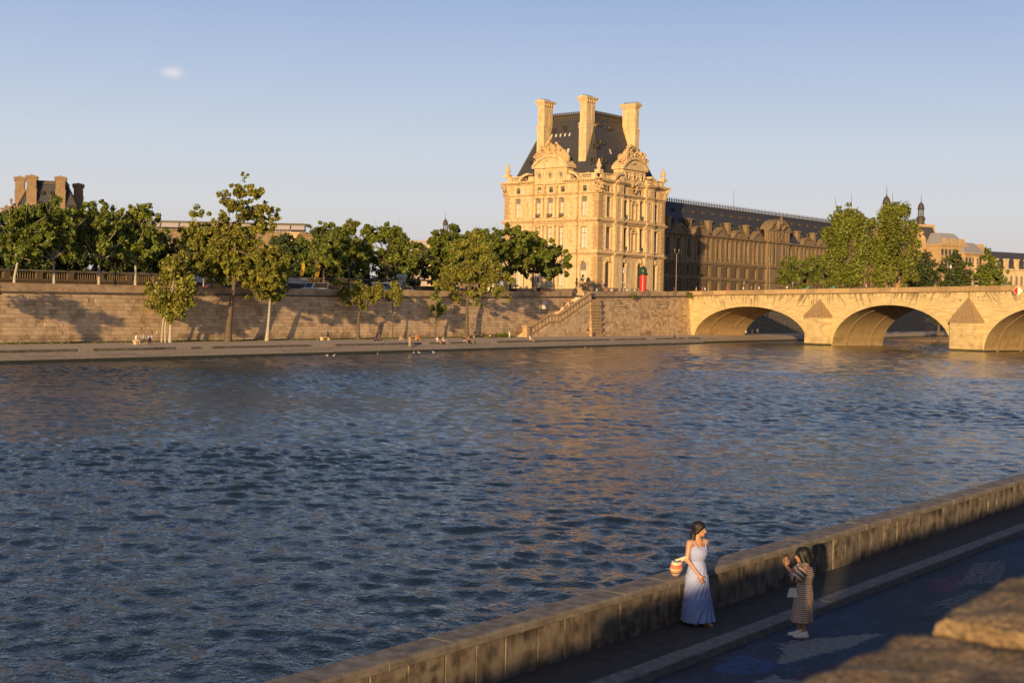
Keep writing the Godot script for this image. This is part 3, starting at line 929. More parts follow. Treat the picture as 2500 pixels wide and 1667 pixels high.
func window_meshes(w: float, h: float, arched: bool, bars: Array) -> Array:
	# [frame mesh, upper pane mesh, lower pane mesh]; origin at the middle of the sill
	var f := MB.new()
	var t := 0.085
	var top := h
	f.box(-w / 2, 0, -0.08, -w / 2 + t, top, 0.04); f.box(w / 2 - t, 0, -0.08, w / 2, top, 0.04); f.box(-t * 0.6, 0, -0.06, t * 0.6, top, 0.06)
	f.box(-w / 2 + t, 0, -0.07, w / 2 - t, t, 0.03); f.box(-w / 2 + t, top - t, -0.07, w / 2 - t, top, 0.03)
	for b in bars: f.box(-w / 2 + t, h * b[0] - b[1], -0.065, w / 2 - t, h * b[0] + b[1], 0.07)
	var tr: float = bars[0][0] * h
	var up := MB.new(); up.box(-w / 2 + 0.02, tr, -0.06, w / 2 - 0.02, h - 0.02, -0.03)
	var lo := MB.new(); lo.box(-w / 2 + 0.02, 0.02, -0.06, w / 2 - 0.02, tr, -0.03)
	return [f.mesh(), up.mesh(), lo.mesh()]

func add_window(parent: Node3D, xf: Transform3D, at: Vector3, ms: Array, upper: Material, lower: Material, frame_mat: Material = null):
	var o := put("window", ms[0], frame_mat if frame_mat else M.frame_grey, parent)
	o.transform = xf * Transform3D(Basis.IDENTITY, at)
	put("pane", ms[1], upper, o); put("pane", ms[2], lower, o)

func carving(seed_: int, n: int, w: float, h: float, shape: String) -> ArrayMesh:
	# stone figures and scrolls: a clustered relief of rounded limbs, heads and drapery
	var r := RandomNumberGenerator.new(); r.seed = seed_
	var st := MB.new()
	for k in n:
		var x := r.randf_range(-1, 1); var y := r.randf()
		if shape == "mound":
			y *= (1.0 - absf(x)) * 0.9 + 0.1
			y = y * (0.65 + 0.35 * r.randf())
		elif shape == "wreath":
			var t := TAU * k / n; x = cos(t) * 0.8 + r.randf_range(-0.15, 0.15); y = 0.5 + sin(t) * 0.42 + r.randf_range(-0.06, 0.06)
		elif shape == "bracket":
			y = r.randf(); x *= 0.35 + 0.65 * y
		var s := r.randf_range(0.09, 0.2) * minf(w, h)
		var at := Vector3(x * w * 0.5, y * h, r.randf_range(-0.2, 0.5) * minf(w, h) * 0.3)
		if shape == "bracket": at.z += y * y * 0.9
		if r.randf() < 0.55:
			var d := Vector3(r.randf_range(-1, 1), r.randf_range(-0.3, 1), r.randf_range(-0.4, 0.6)).normalized() * s * 2.2
			st.tube([at - d * 0.5, at, at + d * 0.4, at + d * 0.62], [s * 0.45, s * 0.62, s * 0.42, s * 0.1], 6)
			st.blob(at + d * 0.75, Vector3.ONE * s * 0.42, 6, 4)
		else:
			st.blob(at, Vector3(s * r.randf_range(0.6, 1.2), s * r.randf_range(0.6, 1.3), s * 0.7), 7, 4)
	return st.mesh()

func column_mesh(h: float, r: float) -> ArrayMesh:
	var st := MB.new()
	st.box(-r * 1.35, 0, -r * 0.6, r * 1.35, 0.22, r * 1.35)
	st.lathe([[r * 1.2, 0.2], [r * 1.25, 0.3], [r, 0.42], [r * 1.02, h * 0.35], [r * 0.86, h - 0.62], [r * 0.95, h - 0.58], [r * 0.88, h - 0.5], [r * 1.05, h - 0.3], [r * 1.3, h - 0.16]], 14)
	st.box(-r * 1.4, h - 0.17, -r * 0.6, r * 1.4, h, r * 1.4)
	return st.mesh()

func pilaster_mesh(h: float, w: float, d: float) -> ArrayMesh:
	var st := MB.new()
	st.box(-w / 2 - 0.1, 0, 0, w / 2 + 0.1, 0.35, d + 0.1)
	st.block(-w / 2, 0.35, 0, w / 2, h - 0.6, d, 0.03)
	for k in 3: st.box(-w / 2 - 0.03 - k * 0.05, h - 0.6 + k * 0.16, 0, w / 2 + 0.03 + k * 0.05, h - 0.5 + k * 0.16, d + 0.04 + k * 0.05)
	for k in 5: st.blob(Vector3(-w / 2 + w * k / 4.0, h - 0.38, d + 0.06), Vector3(0.11, 0.2, 0.1), 6, 4)
	return st.mesh()

func baluster_mesh(h: float) -> ArrayMesh:
	var st := MB.new()
	st.lathe([[0.09, 0.0], [0.1, 0.06], [0.05, 0.14], [0.12, h * 0.36], [0.05, h * 0.72], [0.09, h * 0.86], [0.09, h]], 7)
	return st.mesh()

func urn_mesh(h: float) -> ArrayMesh:
	var st := MB.new()
	st.box(-0.75, 0, -0.75, 0.75, h * 0.22, 0.75)
	st.lathe([[0.62, h * 0.22], [0.4, h * 0.27], [0.42, h * 0.32], [0.72, h * 0.45], [0.66, h * 0.55], [0.38, h * 0.61], [0.55, h * 0.66], [0.42, h * 0.74], [0.25, h * 0.8], [0.33, h * 0.84], [0.2, h * 0.9], [0.24, h * 0.95], [0.01, h]], 10)
	return st.mesh()

func chimney_parts(parent: Node3D, xf: Transform3D, w: float, d: float, y0: float, y1: float, sm: Material = null):
	if sm == null: sm = M.lime
	# tall stack: shaft, belt, panelled upper shaft, bracketed cap, pots; x across, z along the depth
	var st := MB.new()
	var yb := lerpf(y0, y1, 0.66)
	st.rounded(-w / 2 - 0.15, y0, -d / 2 - 0.15, w / 2 + 0.15, yb, d / 2 + 0.15, 0.06)
	put("chimney_shaft", st.mesh(), sm, parent).transform = xf
	st = MB.new()
	st.box(-w / 2 - 0.3, yb - 0.1, -d / 2 - 0.3, w / 2 + 0.3, yb + 0.22, d / 2 + 0.3)
	st.box(-w / 2 - 0.2, yb - 1.0, -d / 2 - 0.2, w / 2 + 0.2, yb - 0.1, d / 2 + 0.2)
	put("chimney_belt", st.mesh(), sm, parent).transform = xf
	st = MB.new()
	st.box(-w / 2, yb + 0.22, -d / 2, w / 2, y1 - 1.0, d / 2)
	for sx in [-1, 1]:
		for k in 2: st.box(sx * (w / 2) - 0.06, yb + 0.6, -d / 2 + 0.25 + k * d * 0.5, sx * (w / 2) + 0.06, y1 - 1.8, -d / 2 + d * 0.5 - 0.25 + k * d * 0.5 )
	for sz in [-1, 1]: st.box(-w / 2 + 0.25, yb + 0.6, sz * d / 2 - 0.06, w / 2 - 0.25, y1 - 1.8, sz * d / 2 + 0.06)
	put("chimney_head", st.mesh(), sm, parent).transform = xf
	st = MB.new()
	for k in 4:
		var e := 0.08 + k * 0.16
		st.box(-w / 2 - e, y1 - 1.1 + k * 0.22, -d / 2 - e, w / 2 + e, y1 - 0.87 + k * 0.22, d / 2 + e)
	for k in 5:
		var z := -d / 2 - 0.05 + (d + 0.1) * k / 4.0
		for sx in [-1, 1]: st.blob(Vector3(sx * (w / 2 + 0.25), y1 - 1.0, z), Vector3(0.2, 0.4, 0.16), 6, 4)
	# rounded cap
	var rows := []
	for k in 9:
		var t := PI * k / 8.0
		rows.append([Vector3(-cos(t) * (w / 2 + 0.62), y1 - 0.24 + sin(t) * 0.55, -d / 2 - 0.62), Vector3(-cos(t) * (w / 2 + 0.62), y1 - 0.24 + sin(t) * 0.55, d / 2 + 0.62)])
	st.grid(rows)
	for sz in [-1, 1]:
		var p := PackedVector2Array()
		for k in 9: p.append(Vector2(-cos(PI * k / 8.0) * (w / 2 + 0.62), y1 - 0.24 + sin(PI * k / 8.0) * 0.55))
		st.extrude(p, sz * (d / 2 + 0.6) - 0.02, sz * (d / 2 + 0.6) + 0.02)
	put("chimney_cap", st.mesh(), sm, parent).transform = xf
	st = MB.new()
	for k in 7: st.lathe([[0.15, y1 + 0.22], [0.12, y1 + 0.55], [0.16, y1 + 0.6], [0.01, y1 + 0.61]], 7, Vector3(0, 0, -d / 2 + d * k / 6.0))
	put("chimney_pots", st.mesh(), M.lead, parent).transform = xf

func oculus_meshes(r: float) -> Array:   # a round roof light with a hood: [ring, dark disc]; faces +z
	var ring := MB.new()
	var rows := []
	for k in 15:
		var t := TAU * k / 14.0
		var d := Vector3(cos(t), sin(t), 0)
		rows.append([d * r * 0.75 + Vector3(0, 0, 0.05), d * r * 0.82 + Vector3(0, 0, 0.32), d * r + Vector3(0, 0, 0.36), d * r * 1.12 + Vector3(0, 0, 0.2), d * r * 1.12 + Vector3(0, 0, -0.9)])
	ring.grid(rows)
	var disc := MB.new()
	for k in 14:
		var t := TAU * k / 14.0; var u := TAU * (k + 1) / 14.0
		disc.tri(Vector3(0, 0, 0.08), Vector3(cos(t), sin(t), 0) * r * 0.77 + Vector3(0, 0, 0.08), Vector3(cos(u), sin(u), 0) * r * 0.77 + Vector3(0, 0, 0.08))
	return [ring.mesh(), disc.mesh()]

# ------------------------------------------------------------------ the corner pavilion
const PW := 28.8
func make_pavilion():
	var p := base("palace_pavilion", PAV_O, PAV_TURN)
	tag(p, "tall golden stone palace pavilion with steep slate roof and great chimneys by the bridge", "palace")
	var south := Transform3D.IDENTITY
	var west := Transform3D(Basis(Vector3(0, 0, 1), Vector3.UP, Vector3(-1, 0, 0)), Vector3(0, 0, -PW))
	var c := PW / 2
	# --- shared meshes
	var bar_low := [[0.66, 0.07], [0.38, 0.05]]
	var win2 := window_meshes(1.7, 4.6, false, [[0.76, 0.08], [0.45, 0.04]])
	var win1 := window_meshes(1.9, 5.1, false, [[0.72, 0.09], [0.46, 0.05]])
	var win0 := window_meshes(2.0, 5.9, true, [[0.66, 0.09], [0.45, 0.05]])
	var wina := window_meshes(1.24, 1.3, false, [[0.6, 0.04]])
	var col1 := column_mesh(6.1, 0.45); var col2 := column_mesh(5.0, 0.4)
	var pil1 := pilaster_mesh(6.1, 0.95, 0.22); var pil2 := pilaster_mesh(5.0, 0.95, 0.2)
	var balu := baluster_mesh(0.85)
	var oc := oculus_meshes(0.62)
	for side in 2:
		var is_west := side == 1
		var xf := west if is_west else south
		var xs := [c - 10.2, c + 10.2, c - 3.6, c + 3.6]
		if is_west: xs.append(c)
		var holes := []
		for x in xs:
			holes.append([x - 0.85, x + 0.85, 28.9, 33.7]); holes.append([x - 0.95, x + 0.95, 21.2, 26.5])
			holes.append([x - 1.0, x + 1.0, 12.0, 18.1]); holes.append([x - 0.62, x + 0.62, 34.95, 36.35])
		var st := MB.new(); sheet(st, 0.02, PW - 0.02, 8.5, 37.3, holes, 0.0, 0.6)
		put("wall", st.mesh(), M.lime, p).transform = xf
		# floors behind the openings, so that no light leaks
		for x in xs:
			var cen: bool = absf(x - c) < 5.0
			var pale: Material = M.pane_pale if is_west else M.pane_grey
			add_window(p, xf, Vector3(x, 29.0, -0.36), win2, M.pane_grey if is_west else M.pane_dark, pale if rng.randf() < 0.85 else M.pane_grey, M.frame_pale if is_west else M.frame_grey)
			add_window(p, xf, Vector3(x, 21.3, -0.36), win1, pale if is_west else M.pane_dark, pale, M.frame_pale if is_west else M.frame_grey)
			add_window(p, xf, Vector3(x, 12.1, -0.42), win0, M.pane_grey if is_west else M.pane_dark, M.pane_pale if is_west else M.pane_dark, M.frame_pale if is_west else M.frame_grey)
			add_window(p, xf, Vector3(x, 35.0, -0.36), wina, M.pane_grey, pale if rng.randf() < 0.5 else M.pane_dark)
			# arch corners of the ground-floor openings and hood moulds
			st = MB.new()
			var a := arc(x, 17.1, 1.0, 0.99, 12)
			var left := PackedVector2Array([Vector2(x - 1.02, 17.1), Vector2(x - 1.02, 18.12)]); var right := PackedVector2Array([Vector2(x + 1.02, 18.12), Vector2(x + 1.02, 17.1)])
			left.append(Vector2(x, 18.12))
			for k in range(6, -1, -1): left.append(a[k])
			st.extrude(left, -0.6, -0.003)
			var rt := PackedVector2Array([Vector2(x, 18.12), Vector2(x + 1.02, 18.12), Vector2(x + 1.02, 17.1)])
			for k in range(12, 5, -1): rt.append(a[k])
			st.extrude(rt, -0.6, -0.003)
			put("arch_head", st.mesh(), M.lime, p).transform = xf
			st = MB.new()
			arch_band(st, arc(x, 17.35, 1.75, 1.45, 12), arc(x, 17.35, 1.35, 1.1, 12), 0.0, 0.32)
			st.extrude(PackedVector2Array([Vector2(x - 0.24, 18.15), Vector2(x + 0.24, 18.15), Vector2(x + 0.36, 19.1), Vector2(x - 0.36, 19.1)]), 0.0, 0.5)
			for sx in [-1, 1]: st.box(x + sx * 1.28 - 0.24, 12.0, 0.0, x + sx * 1.28 + 0.24, 17.4, 0.14)
			put("hood_mould", st.mesh(), M.lime, p).transform = xf
			# surrounds of the upper windows
			for row in [[28.9, 33.7, 0.85], [21.2, 26.5, 0.95]]:
				st = MB.new()
				for sx in [-1, 1]: st.box(x + sx * (row[2] + 0.2) - 0.2, row[0], 0.0, x + sx * (row[2] + 0.2) + 0.2, row[1], 0.13)
				st.box(x - row[2] - 0.42, row[1], 0.0, x + row[2] + 0.42, row[1] + 0.42, 0.17)
				if not cen: st.box(x - row[2] - 0.6, row[1] + 0.42, 0.0, x + row[2] + 0.6, row[1] + 0.58, 0.34)
				st.box(x - row[2] - 0.5, row[0] - 0.24, 0.0, x + row[2] + 0.5, row[0], 0.3)
				if not cen: st.block(x - row[2] - 0.2, row[0] - 0.85, 0.0, x + row[2] + 0.2, row[0] - 0.3, 0.12, 0.05)
				put("window_surround", st.mesh(), M.lime, p).transform = xf
			# iron balconies of the middle bay
			if cen:
				for row in [[28.75, 1.0], [21.0, 1.05]]:
					st = MB.new()
					var hw := 1.25
					st.box(x - hw, row[0] + row[1], 0.42, x + hw, row[0] + row[1] + 0.07, 0.5); st.box(x - hw, row[0] + 0.05, 0.43, x + hw, row[0] + 0.11, 0.49)
					for k in 15:
						var bx = x - hw + 0.04 + k * (2 * hw - 0.08) / 14.0
						st.box(bx - 0.025, row[0] + 0.1, 0.44, bx + 0.025, row[0] + row[1], 0.48)
						if k < 14: st.blob(Vector3(bx + 0.09, row[0] + 0.35 + 0.3 * (k % 2), 0.46), Vector3(0.085, 0.13, 0.03), 5, 3)
					put("balcony_railing", st.mesh(), M.iron_gold, p).transform = xf
		# projecting bays with paired pilasters and carved panels
		for sx in [-1, 1]:
			var cx: float = c + sx * 6.75
			st = MB.new()
			st.box(cx - 1.85, 8.5, -0.3, cx + 1.85, 37.3, 0.72)
			put("projecting_bay", st.mesh(), M.lime, p).transform = xf
			for k in [-1, 1]:
				put("pilaster", pil1, M.lime, p).transform = xf * Transform3D(Basis.IDENTITY, Vector3(cx + k * 1.32, 20.9, 0.72))
				put("pilaster", pil2, M.lime, p).transform = xf * Transform3D(Basis.IDENTITY, Vector3(cx + k * 1.32, 28.7, 0.72))
			put("carved_panel", carving(40 + side * 4 + sx, 26, 1.3, 4.3, "panel"), M.lime_carved, p).transform = xf * Transform3D(Basis.from_scale(Vector3(1, 1, 0.5)), Vector3(cx, 21.7, 0.72))
			put("carved_panel", carving(60 + side * 4 + sx, 24, 1.2, 3.6, "panel"), M.lime_carved, p).transform = xf * Transform3D(Basis.from_scale(Vector3(1, 1, 0.5)), Vector3(cx, 29.2, 0.72))
			st = MB.new(); st.box(cx - 0.9, 34.9, 0.7, cx + 0.9, 36.7, 0.86); st.block(cx - 0.6, 35.15, 0.8, cx + 0.6, 36.4, 0.95, 0.04)
			put("attic_tablet", st.mesh(), M.lime, p).transform = xf
		# columns of the middle bay
		for x in ([c - 4.75, c - 2.45, c - 1.25, c + 1.25, c + 2.45, c + 4.75] if is_west else [c - 4.75, c - 2.3, c + 2.3, c + 4.75]):
			put("half_column", col1, M.lime, p).transform = xf * Transform3D(Basis.IDENTITY, Vector3(x, 20.9, 0.28))
			put("half_column", col2, M.lime, p).transform = xf * Transform3D(Basis.IDENTITY, Vector3(x, 28.7, 0.26))
		if not is_west:   # niches with small curved pediments between the middle windows
			for row in [[21.2, 4.2], [28.9, 3.6]]:
				st = MB.new()
				for sx in [-1, 1]: st.box(c + sx * 0.95 - 0.22, row[0], 0.0, c + sx * 0.95 + 0.22, row[0] + row[1], 0.42)
				st.box(c - 1.35, row[0] + row[1], 0.0, c + 1.35, row[0] + row[1] + 0.25, 0.6)
				arch_band(st, arc(c, row[0] + row[1] + 0.25, 1.35, 0.75, 10), arc(c, row[0] + row[1] + 0.25, 1.05, 0.5, 10), 0.0, 0.6)
				put("niche_frame", st.mesh(), M.lime, p).transform = xf
				put("niche_carving", carving(90 + int(row[0]), 12, 1.2, row[1] * 0.45, "mound"), M.lime_carved, p).transform = xf * Transform3D(Basis.from_scale(Vector3(1, 1, 0.6)), Vector3(c, row[0] + row[1] * 0.5, 0.05))
			put("cartouche", carving(95, 26, 3.2, 2.6, "wreath"), M.lime_carved, p).transform = xf * Transform3D(Basis.IDENTITY, Vector3(c, 35.3, 0.35))
		else:
			for x in [c - 1.85, c + 1.85]:
				st = MB.new(); st.box(-0.5, 0, -0.4, 0.5, 0.75, 0.5)
				st.tube([Vector3(-0.1, 0.7, 0), Vector3(-0.05, 1.3, 0.05), Vector3(0.0, 1.9, 0), Vector3(0.02, 2.3, 0), Vector3(0, 2.45, 0)], [0.42, 0.36, 0.38, 0.26, 0.1], 8)
				st.blob(Vector3(0.03, 2.68, 0.03), Vector3(0.19, 0.24, 0.2), 7, 5)
				st.tube([Vector3(0.32, 2.2, 0.1), Vector3(0.5, 1.8, 0.2), Vector3(0.3, 1.5, 0.38)], [0.13, 0.11, 0.09], 6); st.tube([Vector3(-0.32, 2.2, 0.1), Vector3(-0.5, 1.75, 0.1), Vector3(-0.42, 1.3, 0.2)], [0.13, 0.11, 0.09], 6)
				put("facade_statue", st.mesh(), M.lime_carved, p).transform = xf * Transform3D(Basis.IDENTITY, Vector3(x, 34.6, 0.35))
		# string courses and cornices, stepping round the projecting bays
		for row in [[19.65, 0.0, 0.32, 0.28], [19.93, 0.0, 0.3, 0.62], [20.23, 0.0, 0.6, 0.2], [27.35, 0.0, 0.35, 0.25], [27.7, 0.0, 0.45, 0.65], [28.15, 0.0, 0.5, 0.2], [34.15, 0.0, 0.28, 0.22], [34.38, 0.0, 0.2, 0.5], [36.95, 0, 0.3, 0.3]]:
			st = MB.new()
			for seg in [[0.0, c - 8.6, 0.0], [c - 8.6, c - 4.9, 0.72], [c - 4.9, c + 4.9, 0.25], [c + 4.9, c + 8.6, 0.72], [c + 8.6, PW, 0.0]]:
				var e0: float = row[3] if seg[0] == 0.0 else 0.0
				var e1: float = row[3] if seg[1] == PW else 0.0
				st.box(seg[0] - e0, row[0], -0.02, seg[1] + e1, row[0] + row[2], seg[2] + row[3])
			put("string_course", st.mesh(), M.lime if row[3] < 0.4 else M.lime_dark, p).transform = xf
		# main cornice with modillions
		st = MB.new()
		for seg in [[0.0, c - 8.6, 0.0], [c - 8.6, c - 4.9, 0.72], [c + 4.9, c + 8.6, 0.72], [c + 8.6, PW, 0.0]]:
			var e0 := 1.15 if seg[0] == 0.0 else 0.25
			var e1 := 1.15 if seg[1] == PW else 0.25
			st.box(seg[0] - e0, 37.55, -0.3, seg[1] + e1, 37.8, seg[2] + 1.15)
			st.box(seg[0] - e0 * 0.5, 37.26, -0.3, seg[1] + e1 * 0.5, 37.55, seg[2] + 0.5)
			var n := int((seg[1] - seg[0]) / 0.62)
			for k in n:
				var x := lerpf(seg[0], seg[1], (k + 0.5) / n)
				st.box(x - 0.14, 37.28, seg[2] + 0.5, x + 0.14, 37.55, seg[2] + 1.0)
		st.box(c - 4.9, 37.26, -0.3, c + 4.9, 37.55, 0.5)
		put("cornice", st.mesh(), M.lime, p).transform = xf
		# carved frieze beside the attic windows and at the corners
		for x in [c - 12.2, c - 8.9 + 0.35, c + 8.55, c + 12.2]:
			put("frieze_carving", carving(int(x * 7) + side, 14, 1.4, 1.7, "wreath"), M.lime_carved, p).transform = xf * Transform3D(Basis.from_scale(Vector3(1, 1, 0.5)), Vector3(x, 34.9, 0.04))
		# rusticated quoins
		for e in 2:
			var y := 9.4
			var k := 0
			while y < 34.0:
				if (y > 19.2 and y < 20.9) or (y > 27.0 and y < 28.6):
					y = 20.95 if y < 22 else 28.65
				var l := 1.75 if k % 2 == 0 else 1.42
				st = MB.new()
				if e == 0: st.block(-0.13, y + 0.05, -0.1, l, y + 0.58, 0.15, 0.06)
				else: st.block(PW - l, y + 0.05, -0.1, PW + 0.13, y + 0.58, 0.15, 0.06)
				put("quoin", st.mesh(), M.lime_dark, p).transform = xf
				y += 0.62; k += 1
		# balustrade on the cornice
		for sg in [[0.6, c - 9.3], [c + 9.3, PW - 0.6]]:
			st = MB.new(); st.box(sg[0] - 0.6, 37.8, -0.5, sg[1] + 0.5, 38.15, 0.25); st.box(sg[0] - 0.6, 39.0, -0.5, sg[1] + 0.5, 39.25, 0.3)
			st.box(sg[1] if sg[0] < c else sg[0] - 0.55, 38.15, -0.4, sg[1] + 0.5 if sg[0] < c else sg[0], 39.0, 0.2)
			st.box(sg[0] + 0.2 if sg[0] < c else sg[1] - 1.6, 38.15, -0.4, sg[0] + 1.6 if sg[0] < c else sg[1] - 0.2, 39.0, 0.2)
			put("balustrade_rail", st.mesh(), M.lime, p).transform = xf
			for k in 10:
				var x: float = (sg[0] + 1.8 if sg[0] < c else sg[0] + 0.2) + k * 0.31
				put("baluster", balu, M.lime, p).transform = xf * Transform3D(Basis.IDENTITY, Vector3(x, 38.15, -0.1))
		# frontispiece above the cornice: wall with three round windows, curved pediment, sculpture
		st = MB.new(); st.box(c - 4.95, 37.5, -3.2, c + 4.95, 41.2, 0.3); st.box(c - 5.5, 40.9, -3.2, c + 5.5, 41.35, 0.75)
		put("frontispiece", st.mesh(), M.lime, p).transform = xf
		for x in [c - 3.3, c, c + 3.3]:
			var o := put("round_window", oc[0], M.lime, p)
			o.transform = xf * Transform3D(Basis.from_scale(Vector3(1.15, 1.15, 1)), Vector3(x, 39.2, 0.3))
			put("pane", oc[1], M.pane_grey if is_west else M.hollow, o)
			st = MB.new(); arch_band(st, arc(x, 39.3, 1.35, 1.2, 10), arc(x, 39.3, 1.12, 1.0, 10), 0.28, 0.6)
			put("window_hood", st.mesh(), M.lime, p).transform = xf
		put("garland", carving(120 + side, 40, 9.0, 0.9, "panel"), M.lime_carved, p).transform = xf * Transform3D(Basis.from_scale(Vector3(1, 1, 0.7)), Vector3(c, 40.2, 0.3))
		st = MB.new()
		arch_band(st, arc(c, 41.35, 5.6, 2.75, 18), arc(c, 41.35, 4.9, 2.2, 18), -2.8, 0.95)
		put("curved_pediment", st.mesh(), M.lime, p).transform = xf
		st = MB.new()
		var ty := PackedVector2Array(); for q in arc(c, 41.3, 5.0, 2.3, 18): ty.append(q)
		st.extrude(ty, -2.8, 0.45)
		put("tympanum", st.mesh(), M.lime, p).transform = xf
		for sx in [-1, 1]:   # broken curved pediments on the projecting bays
			var outer := arc(c + sx * 6.2, 37.8, 3.4, 2.1, 14, 0.5 if sx > 0 else 0.0, 1.0 if sx > 0 else 0.5)
			var inner := arc(c + sx * 6.2, 37.8, 2.8, 1.55, 14, 0.5 if sx > 0 else 0.0, 1.0 if sx > 0 else 0.5)
			st = MB.new(); arch_band(st, outer, inner, -0.6, 1.25)
			put("broken_pediment", st.mesh(), M.lime, p).transform = xf
			st = MB.new(); st.box(c + sx * 5.7 - 0.8, 37.8, -0.6, c + sx * 5.7 + 0.8, 39.0, 0.85)
			put("pediment_block", st.mesh(), M.lime, p).transform = xf
			put("pediment_carving", carving(130 + side * 2 + sx, 10, 1.6, 1.3, "mound"), M.lime_carved, p).transform = xf * Transform3D(Basis.from_scale(Vector3(1, 1, 0.5)), Vector3(c + sx * 7.0, 37.8, 0.75))
		var sc := put("sculpture_group", carving(150 + side, 64, 9.6, 5.6, "mound"), M.lime_carved, p)
		sc.transform = xf * Transform3D(Basis.IDENTITY, Vector3(c, 43.0, -0.5))
		for sx in [-1, 1]:   # carved slopes of the pediment
			put("pediment_figure", carving(160 + side * 2 + sx, 14, 3.0, 1.7, "mound"), M.lime_carved, p).transform = xf * Transform3D(Basis.IDENTITY, Vector3(c + sx * 3.9, 42.3, 0.1))
	# corner trophies under the cornice and urns above
	for q in [Vector3(0.1, 34.6, -0.1), Vector3(PW - 0.1, 34.6, -0.1), Vector3(0.1, 34.6, -PW + 0.1)]:
		var o := put("corner_trophy", carving(200 + int(q.x), 30, 2.6, 2.7, "bracket"), M.lime_carved, p)
		o.transform = Transform3D(Basis(Vector3.UP, (-PI / 4 if q.x < 1.0 and q.z > -5.0 else PI / 4 if q.x > 1.0 else -PI * 3 / 4)), q)
	for q in [Vector3(0.4, 39.25, -0.4), Vector3(PW - 0.4, 39.25, -0.4), Vector3(0.4, 39.25, -PW + 0.4), Vector3(PW - 0.4, 39.25, -PW + 0.4)]:
		put("urn", urn_mesh(3.4), M.lime, p).position = q
	# hidden sides
	var st2 := MB.new()
	st2.quad(Vector3(PW, 8.5, 0), Vector3(PW, 8.5, -PW), Vector3(PW, 37.8, -PW), Vector3(PW, 37.8, 0))
	st2.quad(Vector3(PW, 8.5, -PW), Vector3(0, 8.5, -PW), Vector3(0, 37.8, -PW), Vector3(PW, 37.8, -PW))
	st2.quad(Vector3(0, 37.79, 0), Vector3(PW, 37.79, 0), Vector3(PW, 37.79, -PW), Vector3(0, 37.79, -PW))
	put("rear_wall", st2.mesh(), M.lime, p)
	var dark := MB.new(); dark.box(1.05, 8.5, -PW + 1.0, PW - 1.0, 37.0, -1.05)
	put("dark_interior", dark.mesh(), M.hollow, p)
	# plinth railing at the foot
	# roof
	var b0 := 1.5; var t0 := 7.6; var yb := 37.8; var yt := 54.2
	var lo := [Vector3(b0, yb, -b0), Vector3(PW - b0, yb, -b0), Vector3(PW - b0, yb, -PW + b0), Vector3(b0, yb, -PW + b0)]
	var hi := [Vector3(t0, yt, -t0), Vector3(PW - t0, yt, -t0), Vector3(PW - t0, yt, -PW + t0), Vector3(t0, yt, -PW + t0)]
	for k in 4:   # each slope laid in slate courses
		var m := (k + 1) % 4
		var st := MB.new()
		var n := 34
		for r in n:
			var f0 := float(r) / n; var f1 := float(r + 1) / n
			var a: Vector3 = lo[k].lerp(hi[k], f0); var b: Vector3 = lo[m].lerp(hi[m], f0); var d: Vector3 = lo[m].lerp(hi[m], f1); var e: Vector3 = lo[k].lerp(hi[k], f1)
			var out := (b - a).cross(e - a).normalized() * 0.05
			st.quad(a + out, b + out, d, e); st.quad(a, b, b + out, a + out)
		put("roof_slope", st.mesh(), M.slate, p)
		st = MB.new(); st.tube([lo[k], lo[k].lerp(hi[k], 0.5), hi[k]], [0.32, 0.28, 0.26], 6)
		put("hip_ridge", st.mesh(), M.lead, p)
	var cr := MB.new()
	cr.box(t0 - 0.45, yt - 0.9, -PW + t0 - 0.45, PW - t0 + 0.45, yt - 0.55, -t0 + 0.45)
	cr.box(t0 - 0.15, yt - 0.55, -PW + t0 - 0.15, PW - t0 + 0.15, yt + 0.45, -t0 + 0.15)
	cr.box(t0 - 0.4, yt + 0.45, -PW + t0 - 0.4, PW - t0 + 0.4, yt + 0.7, -t0 + 0.4)
	put("roof_crest", cr.mesh(), M.lead, p)
	cr = MB.new()
	for k in 26:
		var x := t0 + (PW - 2 * t0) * k / 25.0
		for z in [-t0 + 0.2, -PW + t0 - 0.2]: cr.blob(Vector3(x, yt + 0.95, z), Vector3(0.2, 0.34, 0.16), 6, 4)
		for xx in [t0 - 0.2, PW - t0 + 0.2]: cr.blob(Vector3(xx, yt + 0.95, -x), Vector3(0.16, 0.34, 0.2), 6, 4)
	put("crest_ornament", cr.mesh(), M.lead, p)
	# chimneys rising through the slopes
	chimney_parts(p, Transform3D(Basis(Vector3.UP, PI / 2), Vector3(5.2, 0, -20.6)), 1.9, 3.6, 39.0, 58.2)
	chimney_parts(p, Transform3D(Basis(Vector3.UP, PI / 2), Vector3(5.2, 0, -7.6)), 1.9, 3.6, 39.0, 58.2)
	chimney_parts(p, Transform3D(Basis.IDENTITY, Vector3(20.3, 0, -5.2)), 1.6, 3.9, 39.0, 58.2)
	# round and square lights in the slates
	var slope_deg := rad_to_deg(atan2(yt - yb, t0 - b0))
	var lights_w := [[23.0, 0.30, 0.6], [18.4, 0.80, 0.55], [15.2, 0.82, 0.55], [4.5, 0.5, 0.62], [4.2, 0.28, 0.7]]
	var lights_s := [[8.6, 0.86, 0.5], [13.2, 0.84, 0.5], [7.6, 0.58, 0.6], [6.0, 0.3, 0.72], [14.0, 0.27, 0.72]]
	for q in lights_w: roof_light(p, q, lo, hi, true)
	for q in lights_s: roof_light(p, q, lo, hi, false)
	for q in [[14.4, 0.46, 0.0], [12.6, 0.46, 0.0], [16.2, 0.46, 0.0], [19.0, 0.72, 0.0], [17.6, 0.72, 0.0], [16.2, 0.72, 0.0], [14.8, 0.72, 0.0], [13.4, 0.72, 0.0]]: sky_light(p, q, lo, hi, true)
	for q in [[10.4, 0.46, 0.0], [11.4, 0.12, 0.0]]: sky_light(p, q, lo, hi, false)
